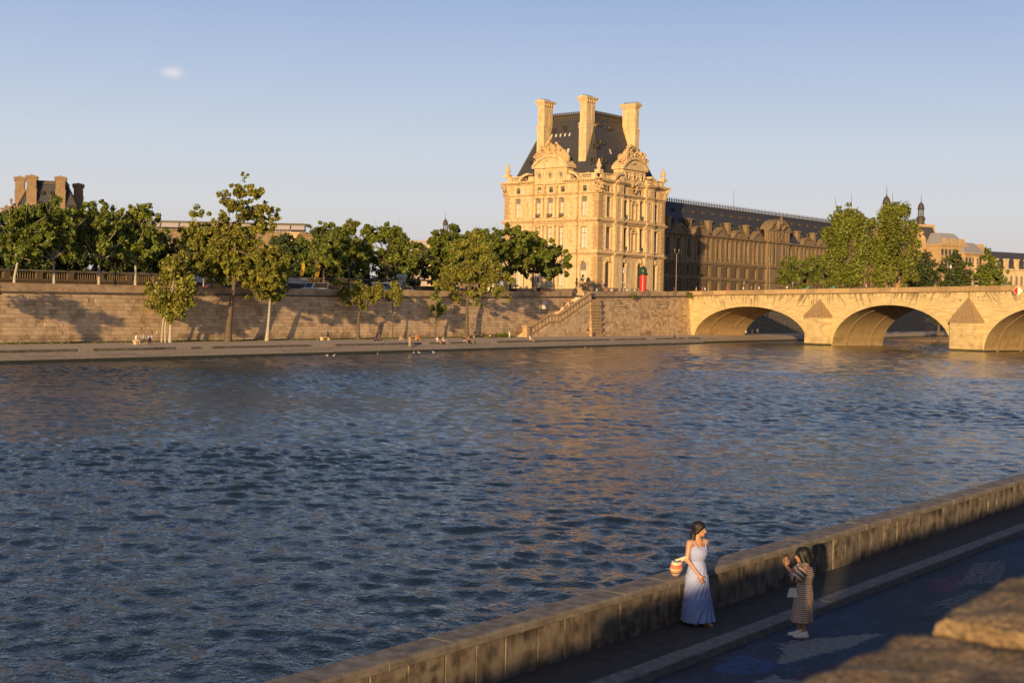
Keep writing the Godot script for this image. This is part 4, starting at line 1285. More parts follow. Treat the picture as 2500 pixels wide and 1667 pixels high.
	# low dormers behind the balustrade
	for q in [[Vector3(1.7, 38.9, -4.6), true], [Vector3(1.7, 38.9, -25.0), true], [Vector3(4.4, 38.9, -1.7), false], [Vector3(25.0, 38.9, -1.7), false]]:
		var st := MB.new()
		arch_band(st, arc(0, 0, 1.5, 1.3, 12), arc(0, 0, 1.15, 0.95, 12), -2.0, 0.25)
		var o := put("dormer", st.mesh(), M.lead, p)
		o.transform = Transform3D(Basis(Vector3.UP, -PI / 2 if q[1] else 0.0), q[0])
		st = MB.new()
		var dp := PackedVector2Array(); for z in arc(0, 0.0, 1.16, 0.96, 12): dp.append(z)
		st.extrude(dp, -1.0, -0.05)
		put("pane", st.mesh(), M.pane_grey, o)

func slope_point(lo: Array, hi: Array, along: float, f: float, is_west: bool) -> Array:
	var a: Vector3; var out: Vector3
	if is_west:
		a = (lo[0] as Vector3).lerp(hi[0], f); a.z = -along
		out = Vector3(-(hi[0].y - lo[0].y), hi[0].x - lo[0].x, 0).normalized()
	else:
		a = (lo[0] as Vector3).lerp(hi[0], f); a.x = along
		out = Vector3(0, hi[0].x - lo[0].x, hi[0].y - lo[0].y).normalized()
	return [a, out]

func roof_light(p: Node3D, q: Array, lo: Array, hi: Array, is_west: bool):
	var at := slope_point(lo, hi, q[0], q[1], is_west)
	var oc := oculus_meshes(q[2] * 1.05)
	var o := put("roof_window", oc[0], M.lead, p)
	o.transform = Transform3D(Basis(Vector3.UP, -PI / 2 if is_west else 0.0), at[0] + at[1] * 0.35)
	put("pane", oc[1], M.hollow, o)

func sky_light(p: Node3D, q: Array, lo: Array, hi: Array, is_west: bool):
	var at := slope_point(lo, hi, q[0], q[1], is_west)
	var tilt := atan2(hi[0].x - lo[0].x, hi[0].y - lo[0].y)
	var big: float = 1.0 if q[1] < 0.6 else 0.62
	var st := MB.new(); st.box(-0.42 * big, -0.75 * big, -0.1, 0.42 * big, 0.75 * big, 0.09)
	var o := put("skylight", st.mesh(), M.lead, p)
	o.transform = Transform3D(Basis(Vector3.UP, -PI / 2 if is_west else 0.0) * Basis(Vector3.RIGHT, -tilt), at[0])
	st = MB.new(); st.box(-0.34 * big, -0.66 * big, 0.05, 0.34 * big, 0.66 * big, 0.11)
	put("pane", st.mesh(), M.pane_pale, o)

# ------------------------------------------------------------------ the long gallery beside the pavilion
const GZ := -28.0     # its face in pavilion axes
func make_gallery():
	var g := base("palace_gallery", PAV_O, PAV_TURN)
	tag(g, "long palace gallery with dormer pediments and dark slate roof running behind the bridge", "palace")
	var x0 := 40.0; var x1 := 232.0
	var bay := 5.8
	var first := 74.1 - bay
	var f0 := 132.8; var f1 := 147.6      # the frontispiece
	# wall with openings
	var holes := []
	var xs := []
	var x := first
	while x < x1 - 3.0:
		if x < f0 - 1.0 or x > f1 + 1.0: xs.append(x)
		x += bay
	for q in xs: holes.append_array([[q - 0.8, q + 0.8, 23.0, 28.2], [q - 0.7, q + 0.7, 17.5, 20.4], [q - 0.75, q + 0.75, 11.0, 15.6]])
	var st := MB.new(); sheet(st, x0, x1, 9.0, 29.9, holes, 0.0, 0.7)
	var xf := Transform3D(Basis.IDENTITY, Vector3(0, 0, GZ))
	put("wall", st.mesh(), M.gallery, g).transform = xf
	st = MB.new(); st.box(x0, 9, -14.0, x1, 29.8, -0.72)
	put("dark_interior", st.mesh(), M.hollow, g).transform = xf
	var w1 := window_meshes(1.6, 5.1, false, [[0.7, 0.08], [0.42, 0.05]])
	var w0 := window_meshes(1.4, 2.8, false, [[0.5, 0.06]])
	# one bay of ornament, shared
	var pier := MB.new()      # vermiculated ground-floor pier: courses of rough blocks
	var r := RandomNumberGenerator.new(); r.seed = 5
	for k in 17:
		var y := 9.4 + k * 0.66
		if y > 16.2 and y < 17.2: continue
		var w := 1.72 if k % 2 == 0 else 1.5
		pier.block(-w, y + 0.07, 0.0, w, y + 0.6, 0.3, 0.07)
		for m in 7: pier.blob(Vector3(r.randf_range(-w + 0.2, w - 0.2), y + 0.33, 0.28), Vector3(0.22, 0.16, 0.1), 5, 3)
	var pm := pier.mesh()
	var pil := pilaster_mesh(7.4, 0.85, 0.3)
	var panel := carving(301, 16, 1.0, 4.6, "panel")
	for q in xs:
		add_window(g, xf, Vector3(q, 23.05, -0.5), w1, M.pane_dark, M.pane_dark if r.randf() < 0.7 else M.pane_grey)
		add_window(g, xf, Vector3(q, 17.55, -0.5), w0, M.pane_dark, M.pane_dark)
		st = MB.new(); st.box(-0.75, 0, -0.1, 0.75, 4.6, 0.0); st.box(-0.06, 0, 0, 0.06, 4.6, 0.06); st.box(-0.75, 2.9, 0, 0.75, 3.0, 0.06)
		put("ground_door", st.mesh(), M.frame_grey, g).transform = xf * Transform3D(Basis.IDENTITY, Vector3(q, 11.0, -0.5))
		var c: float = q + bay / 2
		if c < f0 - 1.0 or c > f1 + 1.0:
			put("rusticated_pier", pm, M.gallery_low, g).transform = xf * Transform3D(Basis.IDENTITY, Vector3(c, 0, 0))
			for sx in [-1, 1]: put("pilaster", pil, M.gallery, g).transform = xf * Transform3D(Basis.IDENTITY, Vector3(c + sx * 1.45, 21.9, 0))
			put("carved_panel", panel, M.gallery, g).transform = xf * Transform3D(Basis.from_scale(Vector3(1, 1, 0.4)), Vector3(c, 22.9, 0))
	# string courses
	for row in [[16.35, 0.35, 0.42], [16.7, 0.25, 0.55], [20.9, 0.4, 0.45], [21.3, 0.35, 0.7], [21.65, 0.3, 0.4], [29.2, 0.3, 0.4], [29.5, 0.4, 0.85]]:
		st = MB.new(); st.box(x0, row[0], -0.3, x1, row[0] + row[1], row[2])
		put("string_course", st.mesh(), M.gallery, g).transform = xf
	# roof: slate slope, lead ridge and spiked cresting
	st = MB.new()
	var n := 22
	for k in n:
		var a := float(k) / n; var b := float(k + 1) / n
		var p0 := Vector3(0, lerpf(29.9, 39.2, a), lerpf(-0.3, -6.2, a)); var p1 := Vector3(0, lerpf(29.9, 39.2, b), lerpf(-0.3, -6.2, b))
		var o := Vector3(0, 0.04, 0.05)
		st.quad(p0 + o + Vector3(x0, 0, 0), p0 + o + Vector3(x1, 0, 0), p1 + Vector3(x1, 0, 0), p1 + Vector3(x0, 0, 0))
		st.quad(p0 + Vector3(x0, 0, 0), p0 + Vector3(x1, 0, 0), p0 + o + Vector3(x1, 0, 0), p0 + o + Vector3(x0, 0, 0))
	st.quad(Vector3(x0, 39.2, -6.2), Vector3(x1, 39.2, -6.2), Vector3(x1, 39.2, -9), Vector3(x0, 39.2, -9))
	st.quad(Vector3(x0, 29.9, -14.9), Vector3(x0, 39.2, -9), Vector3(x1, 39.2, -9), Vector3(x1, 29.9, -14.9))
	put("roof_slope", st.mesh(), M.slate, g).transform = xf
	st = MB.new(); st.box(x0, 39.0, -6.5, x1, 39.45, -5.9)
	put("ridge", st.mesh(), M.lead, g).transform = xf
	st = MB.new()
	x = 66.0
	while x < x1:
		st.box(x - 0.14, 39.4, -6.3, x + 0.14, 40.0, -6.1); st.blob(Vector3(x, 40.15, -6.2), Vector3(0.34, 0.34, 0.16), 6, 4); st.box(x - 0.05, 40.3, -6.25, x + 0.05, 40.85, -6.15)
		x += 0.97
	put("cresting", st.mesh(), M.lead, g).transform = xf
	# dormer pediments, chimneys and round lights
	var tri_p := MB.new()
	tri_p.extrude(PackedVector2Array([Vector2(-4.3, 29.9), Vector2(4.3, 29.9), Vector2(0, 32.5)]), -1.2, 0.35)
	var tri_m := MB.new()
	tri_m.extrude(PackedVector2Array([Vector2(-4.5, 29.9), Vector2(-3.5, 29.9), Vector2(0, 32.0), Vector2(0, 32.75)]), -1.4, 0.75); tri_m.extrude(PackedVector2Array([Vector2(4.5, 29.9), Vector2(0, 32.75), Vector2(0, 32.0), Vector2(3.5, 29.9)]), -1.4, 0.75)
	var seg_p := MB.new(); var sp := PackedVector2Array(); for q in arc(0, 29.9, 4.1, 2.2, 14): sp.append(q)
	seg_p.extrude(sp, -1.2, 0.35)
	var seg_m := MB.new(); arch_band(seg_m, arc(0, 29.9, 4.4, 2.65, 14), arc(0, 29.9, 3.7, 2.05, 14), -1.4, 0.75)
	var meshes := [[tri_p.mesh(), tri_m.mesh()], [seg_p.mesh(), seg_m.mesh()]]
	var ped_carve := carving(310, 22, 5.2, 1.7, "mound")
	var oc := oculus_meshes(0.6); var oc2 := oculus_meshes(0.85)
	x = 80.7 - 11.6
	var k2 := 1
	while x < x1 - 6.0:
		if x < f0 - 4.0 or x > f1 + 4.0:
			var o := put("dormer_pediment", meshes[k2 % 2][0], M.gallery, g); o.transform = xf * Transform3D(Basis.IDENTITY, Vector3(x, 0, 0))
			put("pediment_moulding", meshes[k2 % 2][1], M.gallery, o)
			put("pediment_carving", ped_carve, M.gallery, o).transform = Transform3D(Basis.from_scale(Vector3(1, 1, 0.35)), Vector3(0, 30.0, 0.35))
		var cx := x + 7.4
		st = MB.new(); st.box(-0.85, 30.0, -2.4, 0.85, 34.0, -0.9); st.box(-1.05, 34.0, -2.6, 1.05, 34.5, -0.7); st.box(-0.95, 30.0, -2.5, 0.95, 31.2, -0.8)
		if cx < f0 - 1.2 or cx > f1 + 1.2: put("chimney", st.mesh(), M.gallery, g).transform = xf * Transform3D(Basis.IDENTITY, Vector3(cx, 0, 0))
		x += 11.6; k2 += 1
	x = first
	while x < x1 - 2.0:
		if x < f0 - 1.0 or x > f1 + 1.0:
			var o := put("roof_window", oc[0], M.lead, g); o.transform = xf * Transform3D(Basis.IDENTITY, Vector3(x + 9.7, 37.0, -4.55))
			put("pane", oc[1], M.hollow, o)
			o = put("roof_window", oc2[0], M.lead, g); o.transform = xf * Transform3D(Basis.from_scale(Vector3(0.8, 1.25, 1)), Vector3(x + 5.6, 33.3, -2.2))
			put("pane", oc2[1], M.hollow, o)
		x += bay
	# frontispiece with curved pediment and figures
	var c := (f0 + f1) / 2
	st = MB.new(); st.box(f0, 9.0, -0.5, f1, 33.4, 0.9)
	put("frontispiece", st.mesh(), M.gallery, g).transform = xf
	for row in [[16.4, 0.5], [21.2, 0.75], [29.4, 0.8], [33.2, 0.5]]:
		st = MB.new(); st.box(f0 - 0.4, row[0], -0.5, f1 + 0.4, row[0] + 0.55, 0.9 + row[1] * 0.7)
		put("string_course", st.mesh(), M.gallery, g).transform = xf
	for sx in [-6.3, -4.6, -2.2, 2.2, 4.6, 6.3]:
		put("pilaster", pil, M.gallery, g).transform = xf * Transform3D(Basis.IDENTITY, Vector3(c + sx, 21.9, 0.9))
		st = MB.new(); st.box(-0.4, 0, 0, 0.4, 3.2, 0.35)
		put("attic_pilaster", st.mesh(), M.gallery, g).transform = xf * Transform3D(Basis.IDENTITY, Vector3(c + sx, 30.0, 0.9))
	for sx in [-3.4, 3.4]: add_window(g, xf, Vector3(c + sx, 23.05, 0.95), w1, M.pane_dark, M.pane_dark)
	put("cartouche", carving(320, 24, 3.0, 2.8, "wreath"), M.gallery, g).transform = xf * Transform3D(Basis.IDENTITY, Vector3(c, 30.3, 1.0))
	st = MB.new(); arch_band(st, arc(c, 33.75, 7.2, 3.6, 16), arc(c, 33.75, 6.3, 2.9, 16), -2.5, 1.6)
	put("curved_pediment", st.mesh(), M.gallery, g).transform = xf
	st = MB.new(); sp = PackedVector2Array(); for q in arc(c, 33.7, 6.4, 3.0, 16): sp.append(q)
	st.extrude(sp, -2.5, 0.9)
	put("tympanum", st.mesh(), M.gallery, g).transform = xf
	put("sculpture_group", carving(330, 40, 5.5, 5.2, "mound"), M.gallery, g).transform = xf * Transform3D(Basis.IDENTITY, Vector3(c, 34.2, 1.0))
	# lightning mast
	st = MB.new(); st.tube([Vector3(123.8, 39, -7), Vector3(123.8, 46.3, -7)], [0.07, 0.03], 5)
	put("mast", st.mesh(), M.iron, g).transform = xf
	# end pavilion of the gallery, partly behind the large plane tree
	st = MB.new(); st.box(226, 9, -16, 252, 38.5, 2.0); st.box(225.4, 38.5, -16.5, 252.6, 39.3, 2.6)
	put("end_block", st.mesh(), M.gallery, g).transform = xf

# ------------------------------------------------------------------ buildings farther off
func far_block(called: String, label: String, at: Vector3, turn: float, w: float, d: float, y0: float, eave: float, ridge: float, wall_m: Material, roof_m: Material, n_win: int, rows: int, category := "building") -> Node3D:
	var b := base(called, at, turn)
	tag(b, label, category)
	var st := MB.new(); st.box(-w / 2, y0, -d, w / 2, eave, 0)
	put("wall", st.mesh(), wall_m, b)
	st = MB.new(); st.box(-w / 2 - 0.4, eave - 0.1, -d - 0.4, w / 2 + 0.4, eave + 0.45, 0.45)
	put("cornice", st.mesh(), wall_m, b)
	if ridge > eave:
		st = MB.new()
		var i := minf(d * 0.35, (ridge - eave) * 0.7)
		st.hexa([Vector3(-w / 2, eave + 0.45, 0), Vector3(w / 2, eave + 0.45, 0), Vector3(w / 2, eave + 0.45, -d), Vector3(-w / 2, eave + 0.45, -d), Vector3(-w / 2 + i, ridge, -i), Vector3(w / 2 - i, ridge, -i), Vector3(w / 2 - i, ridge, -d + i), Vector3(-w / 2 + i, ridge, -d + i)])
		put("roof", st.mesh(), roof_m, b)
	if n_win > 0:
		var wm := MB.new(); wm.box(-0.6, 0, 0.0, 0.6, 2.2, 0.06)
		var fm := MB.new(); fm.box(-0.85, -0.2, 0, 0.85, 0, 0.2); fm.box(-0.85, 2.2, 0, 0.85, 2.5, 0.2)
		var wmm := wm.mesh(); var fmm := fm.mesh()
		for j in rows:
			for k in n_win:
				var o := put("window", fmm, wall_m, b)
				o.position = Vector3(-w / 2 + w * (k + 0.5) / n_win, eave - 3.6 - j * 4.2, 0)
				put("pane", wmm, M.pane_dark, o)
	return b

func dome_tower(b: Node3D, at: Vector3, s: float, stone_m: Material):
	# an open lantern under a small dome with a spike
	var st := MB.new()
	st.lathe([[2.6, 0], [2.7, 0.8], [1.9, 1.6], [2.5, 3.4], [2.6, 4.2], [1.6, 5.2]], 10)
	put("lantern_base", st.mesh(), stone_m, b).transform = Transform3D(Basis.from_scale(Vector3.ONE * s), at)
	for k in 8:
		st = MB.new(); st.tube([Vector3(cos(TAU * k / 8) * 1.45, 5.0, sin(TAU * k / 8) * 1.45), Vector3(cos(TAU * k / 8) * 1.45, 9.2, sin(TAU * k / 8) * 1.45)], [0.22, 0.2], 5)
		put("lantern_post", st.mesh(), stone_m, b).transform = Transform3D(Basis.from_scale(Vector3.ONE * s), at)
	st = MB.new(); st.lathe([[1.5, 9.0], [2.0, 9.2], [2.0, 9.6], [1.75, 9.9], [1.7, 10.8], [1.35, 11.9], [0.75, 12.7], [0.25, 13.1], [0.25, 13.9], [0.12, 14.1], [0.07, 18.0], [0.01, 18.1]], 12)
	st.box(-0.55, 15.6, -0.05, 0.55, 15.75, 0.05)
	put("dome", st.mesh(), M.lead, b).transform = Transform3D(Basis.from_scale(Vector3.ONE * s), at)

func make_far_buildings():
	# the twin pavilion beyond the gardens
	var p := base("distant_pavilion", Vector3(-158.0, 0, -470.0), 14.0)
	tag(p, "distant pavilion roof with four tall chimneys rising above the trees", "palace")
	var st := MB.new(); st.box(-12, 8, -26, 12, 34, 0)
	put("wall", st.mesh(), M.lime_dark, p)
	M.far_stone = stone((M.lime as StandardMaterial3D).albedo_texture, 0.2, Color(0.42, 0.39, 0.40))  # darker tint holds the dimness of fronts turned from the sun
	st = MB.new(); st.box(-12.6, 33.6, -26.5, 12.6, 34.6, 0.7)
	put("cornice", st.mesh(), M.lime_dark, p)
	var lo := [Vector3(-10.8, 34.5, -1.0), Vector3(11.4, 34.5, -1.0), Vector3(11.4, 34.5, -25), Vector3(-10.8, 34.5, -25)]
	var hi := [Vector3(-5.4, 46, -6), Vector3(5.8, 46, -6), Vector3(5.8, 46, -20), Vector3(-5.4, 46, -20)]
	st = MB.new(); st.hexa(lo + hi)
	put("roof", st.mesh(), M.slate, p)
	for k in 4:
		st = MB.new(); st.tube([lo[k], hi[k]], [0.35, 0.3], 6)
		put("hip_ridge", st.mesh(), M.lead, p)
	st = MB.new(); st.box(-5.8, 45.7, -20.4, 6.2, 46.9, -5.6)
	put("roof_crest", st.mesh(), M.lead, p)
	for q in [Vector3(-9.4, 0, -11.0), Vector3(-4.9, 0, -3.4), Vector3(4.4, 0, -3.4), Vector3(9.6, 0, -13.0)]:
		chimney_parts(p, Transform3D(Basis.IDENTITY, q), 3.0, 2.2, 34.5, 48.0 if q.x < 9 else 46.6, M.far_stone)
	put("sculpture_group", carving(400, 26, 5.5, 5.5, "mound"), M.far_stone, p).position = Vector3(-11.0, 35.5, 0.6)
	put("sculpture_group", carving(401, 20, 4.0, 5.0, "mound"), M.lime_carved, p).position = Vector3(8.6, 33.5, 0.6)
	var oc := oculus_meshes(0.7)
	for q in [Vector3(-1.6, 42.6, -3.9), Vector3(1.6, 42.6, -3.9), Vector3(-2.4, 39.2, -2.5), Vector3(8.3, 38.0, -2.4), Vector3(1.0, 38.8, -2.4)]:
		var o := put("roof_window", oc[0], M.lead, p); o.position = q
		put("pane", oc[1], M.hollow, o)
	# the long wing whose ridge shows behind the tall tree
	var b := far_block("palace_wing", "long low palace wing with pale roof lights glimpsed behind the tall poplar", Vector3(-97.0, 0, -452.0), 3.0, 58.0, 16.0, 8.0, 29.6, 30.6, M.gallery, M.slate, 14, 2)
	st = MB.new(); st.hexa([Vector3(-28, 30.7, -1.2), Vector3(28.5, 30.7, -1.2), Vector3(28.5, 30.7, -9), Vector3(-28, 30.7, -9), Vector3(-28, 32.3, -3.5), Vector3(28.5, 32.3, -3.5), Vector3(28.5, 32.3, -8), Vector3(-28, 32.3, -8)])
	put("glass_roof", st.mesh(), plain(0.5, 0.44, 0.41, 0.4), b)
	st = MB.new(); st.box(-28.5, 32.2, -8.2, 29, 32.9, -3.3)
	put("ridge", st.mesh(), M.lead, b)
	for k in 9:
		st = MB.new(); st.box(-0.12, 0, 0, 0.12, 0.1, 2.9)
		var o := put("glazing_bar", st.mesh(), M.lead, b); o.transform = Transform3D(Basis(Vector3.RIGHT, -0.55).inverse(), Vector3(-24 + k * 6.0, 32.3, -3.4))
	var sc := base("roof_scaffold", Vector3(-74.6, 29.0, -450.0), 3.0)
	tag(sc, "light scaffold frame on the wing roof beside the tall tree", "scaffold")
	for k in 4:
		st = MB.new(); st.box(-2.4, k * 0.55, -0.04, 2.4, k * 0.55 + 0.07, 0.04)
		put("ledger", st.mesh(), M.zinc, sc)
	for k in 5:
		st = MB.new(); st.box(-2.4 + k * 1.2 - 0.04, -1.0, -0.05, -2.36 + k * 1.2, 1.75, 0.05)
		put("standard", st.mesh(), M.zinc, sc)
	b = far_block("garden_house", "narrow stone house with flat cap beside the scaffolded wing", Vector3(-71.0, 0, -446.0), 18.0, 3.6, 5.0, 8.0, 29.0, 29.0, M.lime, M.zinc, 0, 0)
	b = far_block("garden_house", "broad stone house with flat roof among the garden trees", Vector3(-64.5, 0, -448.0), 8.0, 10.5, 8.0, 8.0, 28.6, 28.6, M.gallery, M.zinc, 5, 2)
	st = MB.new(); for k in 4: st.box(-3.6 + k * 2.2, 26.2, 0.01, -3.1 + k * 2.2, 28.2, 0.2)
	# church turret and roofs in the middle distance
	b = far_block("city_house", "stone gabled roof peeping between the crowns left of the pavilion", Vector3(-28.6, 0, -500.0), 0.0, 4.2, 8.0, 8.0, 30.6, 32.0, M.lime, M.zinc, 0, 0)
	b = far_block("city_house", "pale tall house wall seen through the gap in the trees", Vector3(-35.5, 0, -520.0), 0.0, 7.0, 8.0, 8.0, 30.6, 31.2, plain(0.42, 0.34, 0.32), M.zinc, 2, 3)
	b = far_block("city_house", "low grey roof beside the first street tree by the pavilion", Vector3(-14.0, 0, -500.0), 0.0, 12.0, 8.0, 8.0, 29.4, 30.6, M.gallery, M.zinc, 3, 1)
	b = base("church_turret", Vector3(-24.7, 0, -500.0), 0.0)
	tag(b, "small dark church turret with open lantern above the garden trees", "turret")
	st = MB.new(); st.box(-1.7, 8, -1.7, 1.7, 32.2, 1.7)
	put("shaft", st.mesh(), M.gallery, b)
	dome_tower(b, Vector3(0, 31.4, 0), 0.5, M.lead)
	# right background: domed pavilion roofs of the old palace
	b = base("dome_pavilion", Vector3(139.6, 0, -560.0), -5.0)
	tag(b, "pale domed lantern showing above the large plane tree", "palace")
	st = MB.new(); st.box(-8, 8, -12, 8, 40, 0)
	put("wall", st.mesh(), M.lime_dark, b)
	st = MB.new(); st.hexa([Vector3(-8, 40, 0), Vector3(8, 40, 0), Vector3(8, 40, -12), Vector3(-8, 40, -12), Vector3(-3, 45.5, -4), Vector3(3, 45.5, -4), Vector3(3, 45.5, -9), Vector3(-3, 45.5, -9)])
	put("roof", st.mesh(), M.slate, b)
	dome_tower(b, Vector3(10.6, 43.6, -6), 0.86, M.lime_dark)
	b = base("clock_pavilion", Vector3(154.7, 0, -520.0), 22.0)
	tag(b, "steep slate pavilion roof carrying a dark lantern spire behind the trees", "palace")
	st = MB.new(); st.box(-6, 8, -11, 6, 31.5, 0.5)
	put("wall", st.mesh(), M.lime_dark, b)
	var l2 := [Vector3(-5.6, 31.5, 0.3), Vector3(5.6, 31.5, 0.3), Vector3(5.6, 31.5, -10), Vector3(-5.6, 31.5, -10)]
	var h2 := [Vector3(-3.4, 40, -1.8), Vector3(3.4, 40, -1.8), Vector3(3.4, 40, -8), Vector3(-3.4, 40, -8)]
	st = MB.new(); st.hexa(l2 + h2)
	put("roof", st.mesh(), M.slate, b)
	for k in 4:
		st = MB.new(); st.tube([l2[k], h2[k]], [0.3, 0.28], 6)
		put("hip_ridge", st.mesh(), M.lime_dark, b)
	st = MB.new(); st.box(-3.9, 39.8, -8.5, 3.9, 40.8, -1.3)
	put("roof_crest", st.mesh(), M.lime_dark, b)
	dome_tower(b, Vector3(0, 40.6, -4.8), 0.66, M.lead)
	st = MB.new(); st.box(-7.6, 20, 0.2, -2.4, 35.5, 1.6)
	put("frontispiece", st.mesh(), M.lime_dark, b)
	put("sculpture_group", carving(420, 22, 5.0, 4.0, "mound"), M.lime_carved, b).position = Vector3(-5.0, 35.2, 0.9)
	b = far_block("old_wing", "stone palace wing with dormer gables right of the lantern spire", Vector3(163.6, 0, -518.0), 34.0, 15.0, 14.0, 8.0, 32.8, 37.6, M.lime_dark, M.zinc, 7, 2)
	for k in 3:
		st = MB.new(); st.extrude(PackedVector2Array([Vector2(-1.8, 33.2), Vector2(1.8, 33.2), Vector2(0, 35.6)]), -1.5, 0.6)
		put("dormer_gable", st.mesh(), M.lime_dark, b).position = Vector3(-4.8 + k * 4.8, 0, 0)
	b = far_block("old_wing", "low stone block with rounded zinc roof behind the right-hand trees", Vector3(173.0, 0, -522.0), 40.0, 14.0, 12.0, 8.0, 30.0, 34.4, M.lime_dark, M.zinc, 6, 2)
	b = far_block("old_gallery", "pale pilastered gallery with blue slate roof at the far right edge", Vector3(194.0, 0, -535.0), 32.0, 56.0, 14.0, 8.0, 24.8, 31.8, M.lime, M.slate, 0, 0)
	for k in 18:
		st = MB.new(); st.box(-0.5, 15.5, 0, 0.5, 24.4, 0.35)
		put("pilaster", st.mesh(), M.lime, b).position = Vector3(-26.5 + k * 3.0, 0, 0)
		if k % 2 == 0:
			st = MB.new(); st.box(-0.8, 25.2, -0.8, 0.8, 28.4, 0.3); st.box(-1.0, 28.4, -1.0, 1.0, 29.0, 0.5)
			put("dormer", st.mesh(), M.lime, b).position = Vector3(-25.0 + k * 3.0, 0, 0)
		st = MB.new(); st.box(-0.6, 16.5, 0.0, 0.6, 22.5, 0.08)
		put("window", st.mesh(), M.pane_grey, b).position = Vector3(-25.0 + k * 3.0, 0, 0)
	st = MB.new(); st.box(-1.2, 30.5, -5.5, 1.2, 34.2, -3.5)
	put("chimney", st.mesh(), M.lime_dark, b).position = Vector3(-17, 0, 0)

# ------------------------------------------------------------------ trees: tapered trunk and limbs, crown of many small leaves in clumps
const GREEN := [Color(0.105, 0.145, 0.016), Color(0.130, 0.165, 0.018), Color(0.160, 0.175, 0.018), Color(0.085, 0.120, 0.014)]
const OLIVE := [Color(0.165, 0.175, 0.022), Color(0.195, 0.185, 0.024), Color(0.140, 0.160, 0.022), Color(0.225, 0.195, 0.024)]
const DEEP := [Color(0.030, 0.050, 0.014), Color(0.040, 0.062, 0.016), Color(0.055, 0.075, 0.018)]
const RUSSET := [Color(0.16, 0.05, 0.015), Color(0.10, 0.035, 0.015), Color(0.09, 0.06, 0.02)]

func leaf_mesh(seed_: int, lobes: Array, n: int, size: float, palette: Array, open: float) -> ArrayMesh:
	# lobes: [centre, radii]; open: 0 dense .. 1 airy
	var r := RandomNumberGenerator.new(); r.seed = seed_
	var f := FastNoiseLite.new(); f.seed = seed_; f.frequency = 0.42; f.fractal_octaves = 2
	# each lobe is broken into smaller clumps of leaves with gaps between them
	var clumps := []
	for l in lobes:
		var m := clampi(int(4.0 + l[1].x * l[1].y * l[1].z * 0.35), 4, 22)
		for k in m:
			var d := Vector3(r.randfn(), r.randfn(), r.randfn()).normalized()
			clumps.append([l[0] + d * l[1] * r.randf_range(0.45, 0.88), l[1].lerp(Vector3.ONE * (l[1].x + l[1].y) * 0.5, 0.4) * r.randf_range(0.28, 0.46), r.randf_range(0.82, 1.2)])
	lobes = clumps
	var vol := []
	var total := 0.0
	for l in lobes:
		var w := pow(l[1].x * l[1].y * l[1].z, 0.72)
		vol.append(w); total += w
	var v := PackedVector3Array(); var nn := PackedVector3Array(); var c := PackedColorArray(); var ix := PackedInt32Array()
	var made := 0; var tries := 0
	while made < n and tries < n * 5:
		tries += 1
		var pick := r.randf() * total; var k := 0
		while k < lobes.size() - 1 and pick > vol[k]:
			pick -= vol[k]; k += 1
		var d := Vector3(r.randfn(), r.randfn(), r.randfn()).normalized()
		var rad := pow(r.randf(), 0.42)
		var lob: Array = lobes[k]
		var at: Vector3 = lob[0] + d * rad * lob[1]
		# ragged outline and holes
		var q := f.get_noise_3d(at.x * 2.2, at.y * 2.2, at.z * 2.2)
		if q < -0.35 + open * 0.3: continue
		at += d * q * 0.5 * minf(lob[1].x, 1.0)
		var up := (d * 0.7 + Vector3(r.randfn(), r.randfn() + 0.5, r.randfn()) * 0.75).normalized()
		var side := up.cross(Vector3(r.randfn(), r.randfn(), r.randfn())).normalized()
		var fw := up.cross(side)
		var s := size * r.randf_range(0.6, 1.35)
		var col: Color = palette[r.randi() % palette.size()]
		var g: float = lob[2] * r.randf_range(0.75, 1.25) * (1.0 + 0.35 * f.get_noise_3d(at.x, at.y + 40.0, at.z))
		col = Color(col.r * g, col.g * g, col.b * g)
		var k0 := v.size()
		var bend := up * s * 0.22
		v.append_array([at - side * s * 0.5 - bend, at + fw * s * 0.62, at + side * s * 0.5 - bend, at - fw * s * 0.55])
		nn.append_array([(up - side * 0.35).normalized(), up, (up + side * 0.35).normalized(), up])
		c.append_array([col, col, col, col])
		ix.append_array([k0, k0 + 1, k0 + 3, k0 + 1, k0 + 2, k0 + 3])
		made += 1
	var a := []
	a.resize(Mesh.ARRAY_MAX)
	a[Mesh.ARRAY_VERTEX] = v; a[Mesh.ARRAY_NORMAL] = nn; a[Mesh.ARRAY_COLOR] = c; a[Mesh.ARRAY_INDEX] = ix
	var m := ArrayMesh.new()
	m.add_surface_from_arrays(Mesh.PRIMITIVE_TRIANGLES, a)
	return m

func trunk_mesh(seed_: int, pts: Array, r0: float, r1: float, lobes: Array, twigs: int) -> ArrayMesh:
	var r := RandomNumberGenerator.new(); r.seed = seed_
	var st := MB.new()
	var rad := []
	for k in pts.size(): rad.append(lerpf(r0, r1, float(k) / (pts.size() - 1)) * (1.35 if k == 0 else 1.0))
	st.tube(pts, rad, 8)
	var top: Vector3 = pts[-1]
	for l in lobes:
		var c: Vector3 = l[0]
		var from: Vector3 = pts[maxi(1, pts.size() - 1 - r.randi() % 2)]
		if c.y < from.y + 0.5: from = pts[maxi(0, pts.size() - 2)]
		var mid := from.lerp(c, 0.5) + Vector3(r.randfn() * 0.3, 0.3, r.randfn() * 0.3)
		var rr := r1 * 0.7
		st.tube([from, mid, c, c + (c - mid) * 0.5], [rr, rr * 0.7, rr * 0.4, rr * 0.12], 6)
		for k in twigs:
			var d := Vector3(r.randfn(), absf(r.randfn()) * 0.7 + 0.1, r.randfn()).normalized()
			var b := from.lerp(c, r.randf_range(0.5, 1.0))
			var e: Vector3 = b + d * l[1] * r.randf_range(0.6, 0.95)
			st.tube([b, b.lerp(e, 0.5) + Vector3(0, 0.1, 0), e], [rr * 0.36, rr * 0.2, rr * 0.07], 4)
	return st.mesh()

